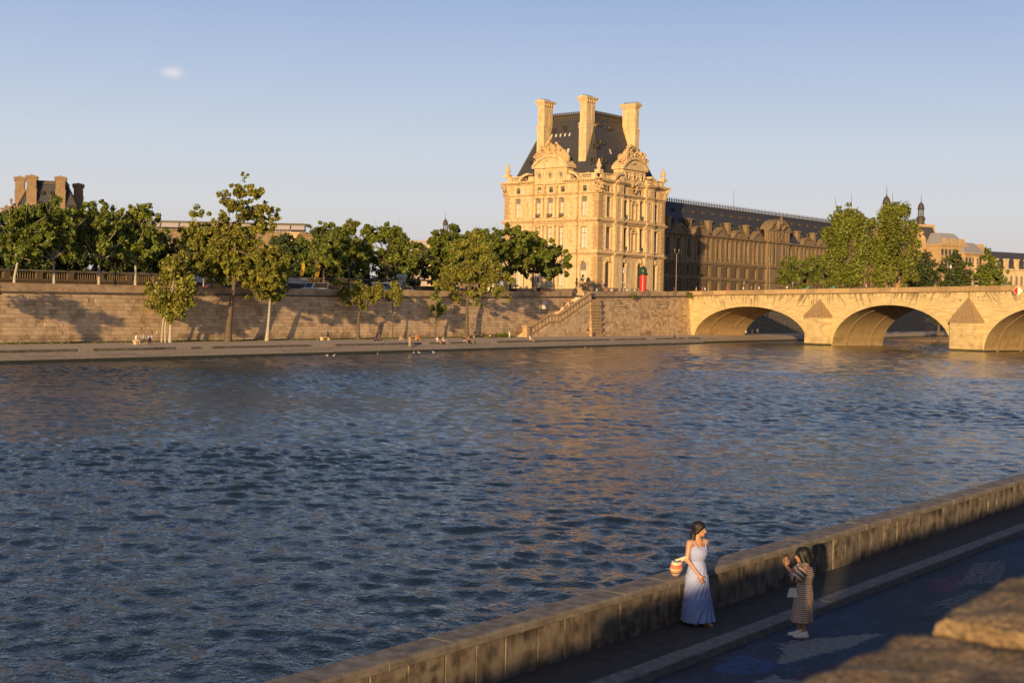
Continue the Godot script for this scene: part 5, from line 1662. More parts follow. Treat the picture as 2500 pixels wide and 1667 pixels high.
func tree(called: String, label: String, group: String, at: Vector3, trunk: Array, r0: float, r1: float, lobes: Array, n: int, size: float, palette: Array, bark: Material, seed_: int, open := 0.3, twigs := 4) -> Node3D:
	var t := base(called, at, 0.0)
	tag(t, label, "tree", group)
	put("trunk", trunk_mesh(seed_, trunk, r0, r1, lobes, twigs), bark, t)
	put("crown", leaf_mesh(seed_, lobes, n, size, palette, open), M.leaf, t)
	return t

func fill_lobes(seed_: int, c: Vector3, rad: Vector3, n: int, r0: float, r1: float) -> Array:
	# n small overlapping clumps scattered through an ellipsoid
	var r := RandomNumberGenerator.new(); r.seed = seed_
	var out := []
	for k in n:
		var d := Vector3(r.randfn(), r.randfn(), r.randfn()).normalized() * pow(r.randf(), 0.4)
		var s := r.randf_range(r0, r1)
		out.append([c + d * rad, Vector3(s, s * 0.85, s)])
	return out

func generic_lobes(seed_: int, w: float, y0: float, y1: float, n: int) -> Array:
	# a crown of n overlapping lobes between y0 and y1, about w wide
	var r := RandomNumberGenerator.new(); r.seed = seed_
	var h := y1 - y0
	var out := [[Vector3(0, y0 + h * 0.5, 0), Vector3(w * 0.3, h * 0.36, w * 0.3)]]
	for k in n * 2:
		var f := (k + 0.5) / (n * 2.0)
		var a := k * 2.4 + r.randf() * 0.7
		var reach := w * 0.36 * sqrt(maxf(0.08, 1.0 - pow(absf(f * 1.7 - 0.75), 2.0))) * r.randf_range(0.8, 1.15)
		out.append([Vector3(cos(a) * reach, y0 + h * (0.08 + 0.84 * f), sin(a) * reach), Vector3(w * r.randf_range(0.12, 0.2), h * r.randf_range(0.1, 0.16), w * r.randf_range(0.12, 0.2))])
	out.append([Vector3(r.randf_range(-0.1, 0.1) * w, y1 - h * 0.1, 0), Vector3(w * 0.15, h * 0.13, w * 0.15)])
	return out

func make_trees():
	var V := func(x: float, y: float, z: float) -> Vector3: return Vector3(x, y, z)
	# --- trees on the lower quay
	tree("riverside_tree", "bushy olive-green tree with three pale stems before the quay wall", "trees on the lower quay", quay(-44.4, QY, 2.6), [Vector3(0, 0, 0), Vector3(0.05, 1.6, 0), Vector3(0.1, 3.4, 0), Vector3(0.1, 6.0, 0)], 0.2, 0.1,
		[[Vector3(0.2, 7.6, 0), Vector3(2.9, 4.1, 2.6)], [Vector3(-1.5, 5.2, 0.6), Vector3(2.0, 2.0, 1.8)], [Vector3(1.7, 5.4, -0.4), Vector3(2.0, 2.2, 1.8)], [Vector3(1.0, 10.2, 0), Vector3(1.5, 2.2, 1.4)], [Vector3(1.2, 3.6, 0.8), Vector3(1.2, 1.0, 1.1)], [Vector3(-0.5, 3.9, -0.6), Vector3(1.2, 1.1, 1.1)], [Vector3(2.4, 7.4, 0.3), Vector3(1.2, 1.7, 1.2)], [Vector3(-2.1, 7.6, 0.3), Vector3(1.2, 1.7, 1.2)]], 12000, 0.29, OLIVE, M.bark_pale, 501, 0.22)
	var extra := MB.new()
	extra.tube([Vector3(-1.0, 0, 0.3), Vector3(-0.9, 2.0, 0.3), Vector3(-0.6, 5.0, 0.1)], [0.13, 0.11, 0.06], 7); extra.tube([Vector3(-0.45, 0, 0.6), Vector3(-0.5, 2.0, 0.5), Vector3(-0.2, 5.0, 0.3)], [0.13, 0.11, 0.06], 7)
	put("side_stem", extra.mesh(), M.bark_pale, get_node("riverside_tree"))
	# tall open poplar
	var limbs := [[Vector3(1.3, 21.0, 0.2), Vector3.ONE], [Vector3(3.4, 18.2, -0.3), Vector3.ONE], [Vector3(4.8, 15.6, 0.3), Vector3.ONE], [Vector3(0.0, 18.0, 0.4), Vector3.ONE], [Vector3(-1.6, 15.0, 0), Vector3.ONE], [Vector3(-4.2, 15.4, 0.2), Vector3.ONE], [Vector3(-4.6, 12.0, 0.3), Vector3.ONE], [Vector3(5.0, 11.0, -0.4), Vector3.ONE], [Vector3(7.6, 9.4, 0), Vector3.ONE], [Vector3(-3.2, 8.6, 0.2), Vector3.ONE], [Vector3(3.6, 7.4, 0.5), Vector3.ONE]]
	var pop := base("riverside_tree", quay(-33.7, QY, 2.7), 0.0)
	tag(pop, "tallest riverside tree, an open poplar with a leaning dark trunk", "tree", "trees on the lower quay")
	put("trunk", trunk_mesh(502, [Vector3(0, 0, 0), Vector3(0.15, 2.5, 0), Vector3(0.4, 5.0, 0), Vector3(0.75, 7.4, 0.1), Vector3(0.9, 9.0, 0.1), Vector3(0.7, 12.5, 0), Vector3(1.0, 16.0, 0)], 0.42, 0.13, limbs, 3), M.bark, pop)
	var lobs := fill_lobes(11, Vector3(2.3, 17.2, 0), Vector3(3.9, 4.6, 2.8), 60, 0.8, 1.5) + fill_lobes(12, Vector3(-3.5, 14.8, 0), Vector3(2.8, 3.0, 2.2), 30, 0.8, 1.4) + fill_lobes(13, Vector3(1.2, 11.0, 0), Vector3(6.2, 3.4, 3.0), 60, 0.9, 1.7) + fill_lobes(14, Vector3(5.6, 8.0, 0), Vector3(3.4, 1.9, 2.0), 20, 0.7, 1.3) + fill_lobes(15, Vector3(1.2, 21.4, 0), Vector3(1.3, 1.9, 1.0), 8, 0.35, 0.7) + fill_lobes(16, Vector3(-2.6, 8.6, 0), Vector3(2.2, 1.5, 1.6), 8, 0.5, 0.9) + fill_lobes(17, Vector3(3.6, 5.8, 0), Vector3(1.8, 1.0, 1.3), 6, 0.4, 0.8)
	put("crown", leaf_mesh(502, lobs, 38000, 0.3, OLIVE, 0.12), M.leaf, pop)
	tree("riverside_tree", "upright tree with white trunk and dense narrow green crown", "trees on the lower quay", quay(-25.0, QY, 2.0), [Vector3(0, 0, 0), Vector3(0.15, 2.0, 0), Vector3(0.3, 4.2, 0), Vector3(0.4, 6.0, 0), Vector3(0.6, 9.0, 0)], 0.24, 0.1,
		[[Vector3(0.5, 7.6, 0), Vector3(2.3, 2.2, 2.0)], [Vector3(0.9, 10.0, 0), Vector3(2.2, 2.4, 1.9)], [Vector3(-0.9, 8.6, 0.2), Vector3(1.5, 2.1, 1.4)], [Vector3(2.1, 8.0, 0.2), Vector3(1.6, 1.8, 1.4)], [Vector3(0.2, 5.9, 0), Vector3(1.5, 1.2, 1.3)], [Vector3(0.6, 12.4, 0), Vector3(1.6, 2.0, 1.4)], [Vector3(2.4, 11.4, 0), Vector3(1.4, 1.8, 1.3)]], 6200, 0.26, [OLIVE[0], OLIVE[2], GREEN[1], GREEN[2]], M.bark_pale, 503, 0.2)
	tree("riverside_tree", "low spreading tree with bent bare trunk beside the stone bench", "trees on the lower quay", quay(-4.5, QY, 2.4), [Vector3(0, 0, 0), Vector3(0.0, 2.0, 0), Vector3(0.1, 4.0, 0), Vector3(0.75, 5.2, 0), Vector3(1.2, 6.2, 0)], 0.24, 0.12,
		[[Vector3(-1.4, 6.6, 0.2), Vector3(2.2, 1.3, 1.8)], [Vector3(1.2, 7.6, 0), Vector3(2.4, 1.8, 2.0)], [Vector3(3.6, 7.8, 0.2), Vector3(2.0, 1.6, 1.7)], [Vector3(5.6, 7.4, 0), Vector3(1.8, 1.5, 1.6)], [Vector3(-2.9, 7.8, 0), Vector3(1.4, 1.4, 1.3)], [Vector3(0.2, 5.4, 0.3), Vector3(1.2, 0.9, 1.1)], [Vector3(6.0, 5.8, 0.1), Vector3(0.9, 0.9, 0.9)]], 5200, 0.27, OLIVE, M.bark, 504, 0.35)
	tree("riverside_tree", "slender young tree with a sparse dark tuft near the lone sitter", "trees on the lower quay", quay(5.5, QY, 1.6), [Vector3(0, 0, 0), Vector3(0.05, 2.5, 0), Vector3(-0.05, 5.0, 0), Vector3(-0.1, 6.4, 0)], 0.1, 0.05,
		[[Vector3(-0.1, 6.7, 0), Vector3(1.5, 1.4, 1.4)], [Vector3(0.5, 7.7, 0), Vector3(1.1, 1.0, 1.0)]], 1100, 0.25, [GREEN[0], GREEN[3], OLIVE[2]], M.bark, 505, 0.4, 5)
	tree("riverside_tree", "small narrow sapling with upright dark green crown and thin stem", "trees on the lower quay", quay(18.0, QY, 1.4), [Vector3(0, 0, 0), Vector3(0.0, 2.5, 0), Vector3(0.1, 5.0, 0), Vector3(0.1, 6.4, 0)], 0.12, 0.06,
		[[Vector3(0.1, 5.4, 0), Vector3(1.35, 1.7, 1.3)], [Vector3(0.0, 7.2, 0), Vector3(1.1, 1.6, 1.1)], [Vector3(0.1, 8.4, 0), Vector3(0.6, 1.0, 0.6)]], 2300, 0.25, [GREEN[0], GREEN[1], OLIVE[2]], M.bark, 506, 0.15)
	tree("riverside_tree", "broad loose olive-yellow tree with straight trunk before the pavilion", "trees on the lower quay", quay(27.0, QY, 1.7), [Vector3(0, 0, 0), Vector3(0.05, 2.6, 0), Vector3(0.0, 5.0, 0), Vector3(0.1, 7.0, 0), Vector3(0.3, 9.2, 0)], 0.34, 0.17,
		[[Vector3(0.6, 12.0, 0), Vector3(3.2, 2.8, 2.8)], [Vector3(-2.6, 11.0, 0.3), Vector3(2.4, 2.2, 2.1)], [Vector3(3.8, 11.4, 0), Vector3(2.5, 2.4, 2.1)], [Vector3(2.6, 15.0, 0), Vector3(2.4, 2.2, 2.1)], [Vector3(-0.8, 15.4, 0.2), Vector3(2.2, 2.0, 2.0)], [Vector3(1.2, 17.4, 0), Vector3(1.6, 1.6, 1.4)], [Vector3(-4.6, 9.6, 0), Vector3(1.9, 1.7, 1.6)], [Vector3(6.4, 9.8, 0.2), Vector3(2.0, 1.7, 1.7)], [Vector3(4.8, 7.8, 0), Vector3(1.8, 1.4, 1.5)], [Vector3(-2.2, 8.4, -0.3), Vector3(1.9, 1.4, 1.6)], [Vector3(1.2, 8.0, 0.5), Vector3(1.9, 1.4, 1.7)], [Vector3(2.0, 5.9, 0), Vector3(1.1, 0.9, 1.0)], [Vector3(-1.4, 6.6, 0), Vector3(1.0, 0.9, 1.0)], [Vector3(7.2, 7.4, 0), Vector3(0.9, 1.1, 0.9)]], 16000, 0.32, OLIVE, M.bark, 507, 0.42, 5)
	tree("russet_tree", "reddish-brown leaved branch end reaching in over the quay at the picture's edge", "trees on the lower quay", quay(-74.6, QY, 5.5), [Vector3(0, 0, 0), Vector3(0, 3, 0), Vector3(0.2, 6, 0)], 0.2, 0.12,
		[[Vector3(0.3, 5.4, 0), Vector3(1.4, 2.2, 1.6)], [Vector3(0.2, 3.4, 0.3), Vector3(1.3, 1.0, 1.3)], [Vector3(-1.8, 6.0, 0), Vector3(2.2, 2.2, 2.0)]], 2400, 0.27, RUSSET, M.bark, 508, 0.3)
	# --- street trees behind the parapet, each a copy of one of five crowns
	var kinds := []
	for k in 5:
		var lob := generic_lobes(600 + k, 8.4, 3.4, 11.6, 10)
		var tr := [Vector3(0, -0.2, 0), Vector3(0.08 * (k - 2), 2.0, 0), Vector3(0.1, 4.0, 0), Vector3(0, 7.0, 0)]
		kinds.append([trunk_mesh(610 + k, tr, 0.2, 0.1, lob, 3), leaf_mesh(620 + k, lob, 9500, 0.33, GREEN if k < 3 else [GREEN[1], GREEN[2], OLIVE[2], GREEN[0]], 0.12)])
	for k in 3:
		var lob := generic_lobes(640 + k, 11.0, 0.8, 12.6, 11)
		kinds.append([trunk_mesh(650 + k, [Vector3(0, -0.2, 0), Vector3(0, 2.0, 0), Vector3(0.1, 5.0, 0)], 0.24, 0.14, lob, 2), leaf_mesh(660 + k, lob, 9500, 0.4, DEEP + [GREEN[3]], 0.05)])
	var row := [
		["street_tree", 0, -64.3, -3.2, 0.94, 0.92, "leaning street tree with pale trunk, first of the row on the left", 4.5],
		["street_tree", 1, -58.4, -3.2, 0.92, 0.99, "street tree with pale trunk, second of the row on the left", 0.0],
		["street_tree", 2, -51.2, -3.2, 0.95, 1.0, "street tree with pale trunk, third of the row on the left", 0.0],
		["street_tree", 3, -43.1, -9.0, 0.7, 1.0, "street tree with brown trunk set back between two pale trunks", 0.0],
		["street_tree", 4, -45.0, -3.2, 1.0, 1.03, "street tree with pale trunk next to the bushy riverside tree", 0.0],
		["street_tree", 1, -32.0, -3.6, 0.55, 0.62, "small street tree with pale trunk left of the leaning poplar trunk", 0.0],
		["street_tree", 2, 9.6, -16.0, 1.05, 1.06, "rounded street tree behind the yellow banner flags", 0.0],
		["street_tree", 3, 6.1, -8.0, 1.15, 1.07, "tall street tree above the portable toilets", 0.0],
		["street_tree", 0, 11.4, -4.0, 1.18, 1.06, "dark dense street tree with black trunk beside the white kiosk", 0.0],
		["street_tree", 4, 43.5, -24.0, 0.98, 0.97, "smaller street tree behind the broad riverside tree", 0.0],
		["street_tree", 1, 50.9, -18.0, 1.4, 1.17, "tall street tree rising behind the broad riverside tree", 0.0],
		["street_tree", 2, 47.6, -6.5, 1.0, 1.1, "plane tree left of the pavilion, beside the pale statue plinth", 0.0],
		["street_tree", 3, 53.8, -6.0, 1.18, 1.2, "tallest plane tree in front of the pavilion's left corner", 0.0],
		["street_tree", 4, 62.3, -6.0, 1.1, 1.13, "middle plane tree in front of the pavilion's golden front", 0.0],
		["street_tree", 0, 70.6, -6.0, 1.02, 0.92, "lowest plane tree nearest the pavilion's sunlit corner", 0.0],
	]
	for q in row:
		var at := quay(q[2], parapet_y(q[2]) - 1.0, q[3])
		var t := base(q[0], at, rng.randf_range(0, 360))
		tag(t, q[6], "tree", "street trees above the quay")
		put("trunk", kinds[q[1]][0], M.bark_pale if q[2] < -20 and q[1] != 3 else M.bark, t)
		put("crown", kinds[q[1]][1], M.leaf, t)
		t.scale = Vector3(q[4], q[5], q[4])
		if q[7] > 0.0: t.rotation_degrees = Vector3(0, 60, 0); 
		if q[7] > 0.0: t.rotate_z(-0.1)
	var back := [[5, -43.3, -34.0, 1.0, 0.92], [6, -37.6, -34.0, 1.0, 0.95], [7, -30.0, -34.0, 1.0, 0.93], [5, -22.0, -30.0, 0.95, 0.86], [6, -16.5, -36.0, 1.0, 0.86], [7, -12.3, -34.0, 0.95, 0.82], [5, -7.0, -30.0, 0.9, 0.82], [6, 0.0, -36.0, 0.95, 0.84], [7, 6.0, -40.0, 1.0, 0.86], [5, 14.0, -40.0, 1.05, 0.88], [6, 28.0, -40.0, 1.1, 0.9], [7, 21.0, -34.0, 1.0, 0.85], [5, 35.0, -34.0, 1.0, 0.8], [6, 70.5, -24.0, 1.05, 1.08], [7, 58.0, -34.0, 1.05, 0.9], [5, 78.0, -38.0, 1.1, 1.0], [6, 48.0, -44.0, 1.1, 0.92], [7, -50.5, -36.0, 1.0, 0.92], [5, -26.0, -44.0, 1.1, 0.9]]
	var where := ["behind the leaning street tree at the left edge", "behind the first pale trunks", "below the distant chimneys", "behind the third pale trunk", "behind the brown trunk", "behind the bushy riverside tree", "left of the poplar's lower limbs", "behind the poplar's trunk", "behind the white-trunked tree", "just right of the poplar crown", "behind the yellow banners", "left of the banner flags", "behind the portable toilets", "left of the pavilion wall", "below the church turret", "touching the pavilion's left edge", "behind the white kiosk", "at the far left edge", "farthest back on the left"]
	for k in back.size():
		var q: Array = back[k]
		var t := base("garden_tree", quay(q[1], parapet_y(q[1]) - 1.0, q[2]), rng.randf_range(0, 360))
		tag(t, "dark shaded garden tree " + where[k], "tree", "dark garden trees behind the street")
		put("trunk", kinds[q[0]][0], M.bark, t)
		put("crown", kinds[q[0]][1], M.leaf, t)
		t.scale = Vector3(q[3], q[4], q[3])
	# clipped hedge that closes the garden behind the terrace
	var hd := base("garden_hedge", QUAY_O, QUAY_TURN)
	tag(hd, "long dark clipped hedge behind the terrace balustrade", "hedge")
	for k in 16:
		var s0 := -96.0 + k * 10.0
		var hl := []
		for m in 7: hl.append([Vector3(s0 + m * 1.5, parapet_y(s0) + 2.6 + 0.5 * sin(m * 2.1 + k), -44.0), Vector3(1.5, 3.0, 1.1)])
		put("hedge_section", leaf_mesh(800 + k, hl, 1700, 0.5, DEEP, 0.0), M.leaf, hd)
	# --- trees right of the palace, beyond the bridge
	tree("plane_tree", "large plane tree, left half of the great leafy mass beyond the bridge", "trees beyond the bridge", Vector3(83.6, 10, -350), [Vector3(0, 0, 0), Vector3(0.2, 4, 0), Vector3(0.4, 8, 0), Vector3(0.2, 13, 0)], 0.7, 0.35,
		[[Vector3(0.4, 13, 0), Vector3(5.6, 8, 5)], [Vector3(-0.5, 21, 0), Vector3(3.6, 3.6, 3.2)], [Vector3(-4.2, 16.5, 0), Vector3(2.6, 3.4, 2.4)], [Vector3(-4.6, 10.5, 0.6), Vector3(2.8, 3.6, 2.6)], [Vector3(-4.0, 6, 0.5), Vector3(2.8, 2.8, 2.5)], [Vector3(2.8, 19.4, 0), Vector3(2.8, 2.8, 2.6)], [Vector3(0, 6, 2), Vector3(4, 3.4, 3)], [Vector3(-2.6, 22.6, 0), Vector3(1.4, 1.3, 1.3)], [Vector3(1.0, 23.4, 0), Vector3(1.8, 1.5, 1.6)]], 18000, 0.46, [GREEN[1], GREEN[2], OLIVE[2], OLIVE[0]], M.bark, 701, 0.16)
	tree("plane_tree", "large plane tree, right half of the great leafy mass beyond the bridge", "trees beyond the bridge", Vector3(95.4, 10, -352), [Vector3(0, 0, 0), Vector3(0, 4, 0), Vector3(-0.4, 8, 0), Vector3(0, 13, 0)], 0.7, 0.35,
		[[Vector3(-0.6, 13.5, 0), Vector3(6.0, 8, 5)], [Vector3(0.6, 21.6, 0), Vector3(4.2, 3.6, 3.6)], [Vector3(4.8, 18, 0), Vector3(2.8, 3.2, 2.6)], [Vector3(5.6, 13.5, 0.5), Vector3(2.6, 3.2, 2.4)], [Vector3(4.4, 8.4, 0.6), Vector3(2.8, 3.4, 2.6)], [Vector3(-3.5, 20, 0), Vector3(2.6, 3, 2.4)], [Vector3(-2.5, 6, 2), Vector3(3.6, 3.4, 3)], [Vector3(0, 24, 0), Vector3(2.0, 1.6, 1.8)], [Vector3(3.4, 22.6, 0), Vector3(1.8, 1.5, 1.6)], [Vector3(3.4, 4.4, 1), Vector3(2.0, 2.2, 2)]], 20000, 0.46, [GREEN[1], GREEN[2], OLIVE[2], OLIVE[0]], M.bark, 702, 0.16)
	var l1 := generic_lobes(710, 8.6, 2.6, 11.8, 8)
	tree("quay_tree", "low rounded tree before the gallery's curved pediment, left of the plane tree", "trees beyond the bridge", Vector3(71.6, 10, -360), [Vector3(0, 0, 0), Vector3(0, 3, 0), Vector3(0.1, 6, 0)], 0.25, 0.14, l1, 5000, 0.36, GREEN, M.bark, 711, 0.12)
	tree("quay_tree", "low rounded tree touching the left side of the plane tree", "trees beyond the bridge", Vector3(78.6, 10, -366), [Vector3(0, 0, 0), Vector3(0, 3, 0), Vector3(0.1, 6, 0)], 0.25, 0.14, generic_lobes(712, 8.8, 2.4, 12.2, 8), 5000, 0.36, GREEN, M.bark, 713, 0.12)
	tree("quay_tree", "dark shaded tree right of the plane tree behind the lamp post", "trees beyond the bridge", Vector3(117.5, 10, -402), [Vector3(0, 0, 0), Vector3(0, 3, 0), Vector3(0.1, 7, 0)], 0.4, 0.2, generic_lobes(714, 15, 0.6, 15, 10), 7500, 0.5, DEEP, M.bark, 715, 0.05)
	tree("quay_tree", "dark leafy tree under the lantern spire", "trees beyond the bridge", Vector3(125.5, 10, -396), [Vector3(0, 0, 0), Vector3(0, 3, 0), Vector3(0.1, 7, 0)], 0.4, 0.2, generic_lobes(716, 12, 0.6, 14.6, 10), 6500, 0.48, DEEP + [GREEN[3]], M.bark, 717, 0.05)
	tree("quay_tree", "mid-green rounded tree before the far right gallery", "trees beyond the bridge", Vector3(133.0, 10, -388), [Vector3(0, 0, 0), Vector3(0, 3, 0), Vector3(0.1, 7, 0)], 0.35, 0.18, generic_lobes(718, 11, 0.4, 13.4, 9), 6000, 0.45, GREEN, M.bark, 719, 0.1)
	tree("poplar", "thin upright poplar before the pale gallery at the far right", "trees beyond the bridge", Vector3(146.5, 10, -430), [Vector3(0, 0, 0), Vector3(0, 6, 0), Vector3(0.1, 12, 0)], 0.25, 0.12, [[Vector3(0, 8, 0), Vector3(1.7, 4.5, 1.6)], [Vector3(0.3, 14, 0), Vector3(1.4, 4.0, 1.4)], [Vector3(-0.6, 17, 0), Vector3(0.8, 2, 0.8)]], 2200, 0.4, [GREEN[0], GREEN[3], OLIVE[2]], M.bark, 720, 0.4)
	tree("quay_tree", "shadowed tree on the quay seen through the middle arch", "trees beyond the bridge", Vector3(118.0, 1.2, -385), [Vector3(0, 0, 0), Vector3(0, 3, 0), Vector3(0.1, 6, 0)], 0.35, 0.2, generic_lobes(722, 8, 3, 10, 7), 3000, 0.45, DEEP, M.bark, 723, 0.1)  # leaf colours darkened to hold the shade behind the arch
	# shrubs growing out of the wall and by the bench
	for q in [[Vector3(90.4, 9.9, 1.75), 1.7, "green shrub hanging from the parapet near the stair head"], [Vector3(119.6, 10.3, 1.9), 1.5, "green shrub rooted where wall and bridge meet"], [Vector3(38.0, 1.9, 1.8), 1.5, "low round bush at the foot of the quay wall by the bench"], [Vector3(34.5, 1.5, 1.5), 1.0, "sprawling low weeds beside the round bush"]]:
		var o := base("shrub", quay(q[0].x, q[0].y, q[0].z), 0.0)
		tag(o, q[2], "shrub")
		var lob := [[Vector3(0, 0, 0), Vector3(q[1], q[1] * 0.5, q[1] * 0.5)], [Vector3(q[1] * 0.5, -0.3, 0.1), Vector3(q[1] * 0.5, q[1] * 0.35, q[1] * 0.4)]]
		put("foliage", leaf_mesh(int(q[0].x), lob, 700, 0.22, [GREEN[0], GREEN[1], GREEN[3]], 0.1), M.leaf, o)
		var st := MB.new()
		for k in 5: st.tube([Vector3(0, -q[1] * 0.4, -0.2), Vector3(sin(k * 2.0) * 0.5 * q[1], 0.1, 0.1), Vector3(sin(k * 2.0) * 0.8 * q[1], 0.3 * q[1], 0.2)], [0.04, 0.03, 0.01], 4)
		put("stem", st.mesh(), M.bark, o)
	# thin grass along the foot of the wall
	var gm := MB.new(); gm.colored = true
	var r := RandomNumberGenerator.new(); r.seed = 8
	for k in 9000:
		var s := r.randf_range(-80, 45)
		var d := absf(r.randfn()) * 0.45
		var at := Vector3(s, QY, 0.1 + d)
		var h := r.randf_range(0.08, 0.32)
		var a := r.randf() * TAU
		var w := Vector3(cos(a), 0, sin(a)) * 0.07
		var g := r.randf_range(0.6, 1.3)
		gm.col = Color(0.085 * g, 0.095 * g, 0.022 * g)
		gm.tri(at - w, at + w, at + Vector3(r.randfn() * 0.06, h, r.randfn() * 0.06))
	var go := put("grass", gm.mesh(), M.leaf)
	go.position = QUAY_O; go.rotation_degrees.y = QUAY_TURN
	tag(go, "thin dry grass along the foot of the far quay wall", "grass", "", "stuff")

# ------------------------------------------------------------------ bodies: capsules joined by a smooth minimum and meshed as surface nets
func body_mesh(st: MB, bones: Array, cell: float, k := 0.03):
	# bones: [from, to, radius at from, radius at to, linear colour]
	var lo := Vector3.ONE * 1e9; var hi := Vector3.ONE * -1e9
	for b in bones:
		for e in 2:
			var r: float = b[2 + e] + k + cell * 2.0
			lo = lo.min(b[e] - Vector3.ONE * r); hi = hi.max(b[e] + Vector3.ONE * r)
	var nx := int((hi.x - lo.x) / cell) + 2; var ny := int((hi.y - lo.y) / cell) + 2; var nz := int((hi.z - lo.z) / cell) + 2
	var f := PackedFloat32Array(); f.resize(nx * ny * nz); f.fill(0.5)
	var own := PackedByteArray(); own.resize(nx * ny * nz)
	var best := PackedFloat32Array(); best.resize(nx * ny * nz); best.fill(9.0)
	for bi in bones.size():
		var b: Array = bones[bi]
		var a: Vector3 = b[0]; var d: Vector3 = b[1] - b[0]
		var dd := maxf(d.length_squared(), 1e-9)
		var rm := maxf(b[2], b[3]) + k + cell * 1.5
		var l := (a.min(b[1]) - Vector3.ONE * rm - lo) / cell; var h := (a.max(b[1]) + Vector3.ONE * rm - lo) / cell
		for z in range(maxi(0, int(l.z)), mini(nz, int(h.z) + 2)):
			for y in range(maxi(0, int(l.y)), mini(ny, int(h.y) + 2)):
				for x in range(maxi(0, int(l.x)), mini(nx, int(h.x) + 2)):
					var p := lo + Vector3(x, y, z) * cell
					var t := clampf((p - a).dot(d) / dd, 0.0, 1.0)
					var s := (p - a - d * t).length() - lerpf(b[2], b[3], t)
					var i := (z * ny + y) * nx + x
					if s < best[i]:
						best[i] = s; own[i] = bi
					var g := f[i]
					var q := clampf(0.5 + 0.5 * (g - s) / k, 0.0, 1.0)
					f[i] = lerpf(g, s, q) - k * q * (1.0 - q)
	var ids := PackedInt32Array(); ids.resize(nx * ny * nz); ids.fill(-1)
	var off := [0, 1, nx, nx + 1, nx * ny, nx * ny + 1, nx * ny + nx, nx * ny + nx + 1]
	var edges := [[0, 1], [2, 3], [4, 5], [6, 7], [0, 2], [1, 3], [4, 6], [5, 7], [0, 4], [1, 5], [2, 6], [3, 7]]
	var k0 := st.v.size()
	for z in nz - 1:
		for y in ny - 1:
			for x in nx - 1:
				var i := (z * ny + y) * nx + x
				var v0 := f[i]
				var m := 0
				for e in 8:
					if f[i + off[e]] < 0.0: m += 1
				if m == 0 or m == 8: continue
				var sum := Vector3.ZERO; var cnt := 0
				for e in edges:
					var va := f[i + off[e[0]]]; var vb := f[i + off[e[1]]]
					if (va < 0.0) == (vb < 0.0): continue
					var t := va / (va - vb)
					var pa := Vector3(e[0] & 1, (e[0] >> 1) & 1, e[0] >> 2); var pb := Vector3(e[1] & 1, (e[1] >> 1) & 1, e[1] >> 2)
					sum += pa.lerp(pb, t); cnt += 1
				ids[i] = st.v.size()
				st.v.append(lo + (Vector3(x, y, z) + sum / cnt) * cell)
				st.n.append(Vector3(f[i + 1] - v0, f[i + nx] - v0, f[i + nx * ny] - v0).normalized())
				if st.colored: st.c.append(bones[own[i]][4])
	for z in range(1, nz - 1):
		for y in range(1, ny - 1):
			for x in range(1, nx - 1):
				var i := (z * ny + y) * nx + x
				var s := f[i] < 0.0
				for ax in 3:
					var j: int = i + [1, nx, nx * ny][ax]
					if s == (f[j] < 0.0): continue
					var u: int = [nx, nx * ny, 1][ax]; var w: int = [nx * ny, 1, nx][ax]
					var q := [ids[i - u - w], ids[i - w], ids[i], ids[i - u]]
					if q.min() < 0: continue
					if s: st.ix.append_array([q[0], q[2], q[1], q[0], q[3], q[2]])
					else: st.ix.append_array([q[0], q[1], q[2], q[0], q[2], q[3]])

func hand_bones(wrist: Vector3, dir: Vector3, palm_n: Vector3, thumb_side: float, curl: float, skin: Color) -> Array:
	# palm, four unequal fingers in two joints each, thumb from the side of the palm
	var out := []
	var side := dir.cross(palm_n).normalized() * thumb_side
	var pc := wrist + dir * 0.045
	out.append([wrist, wrist + dir * 0.04, 0.024, 0.026, skin])
	for k in 4:
		var o: float = (1.5 - k) * 0.019
		var root := wrist + dir * 0.08 + side * o
		out.append([wrist + dir * 0.03 + side * o * 0.7, root, 0.015, 0.012, skin])
		var l: float = [0.04, 0.046, 0.043, 0.034][k]
		var d1 := (dir + palm_n * curl).normalized(); var d2 := (dir + palm_n * curl * 2.6).normalized()
		out.append([root, root + d1 * l, 0.0095, 0.0085, skin]); out.append([root + d1 * l, root + d1 * l + d2 * l * 0.8, 0.0085, 0.007, skin])
	var tb := wrist + dir * 0.025 + side * 0.025
	var t1 := (side * 0.8 + dir * 0.6 + palm_n * 0.25).normalized()
	out.append([tb, tb + t1 * 0.036, 0.0125, 0.0105, skin]); out.append([tb + t1 * 0.036, tb + t1 * 0.036 + (dir * 0.8 + side * 0.3 + palm_n * 0.35).normalized() * 0.032, 0.0105, 0.008, skin])
	return out

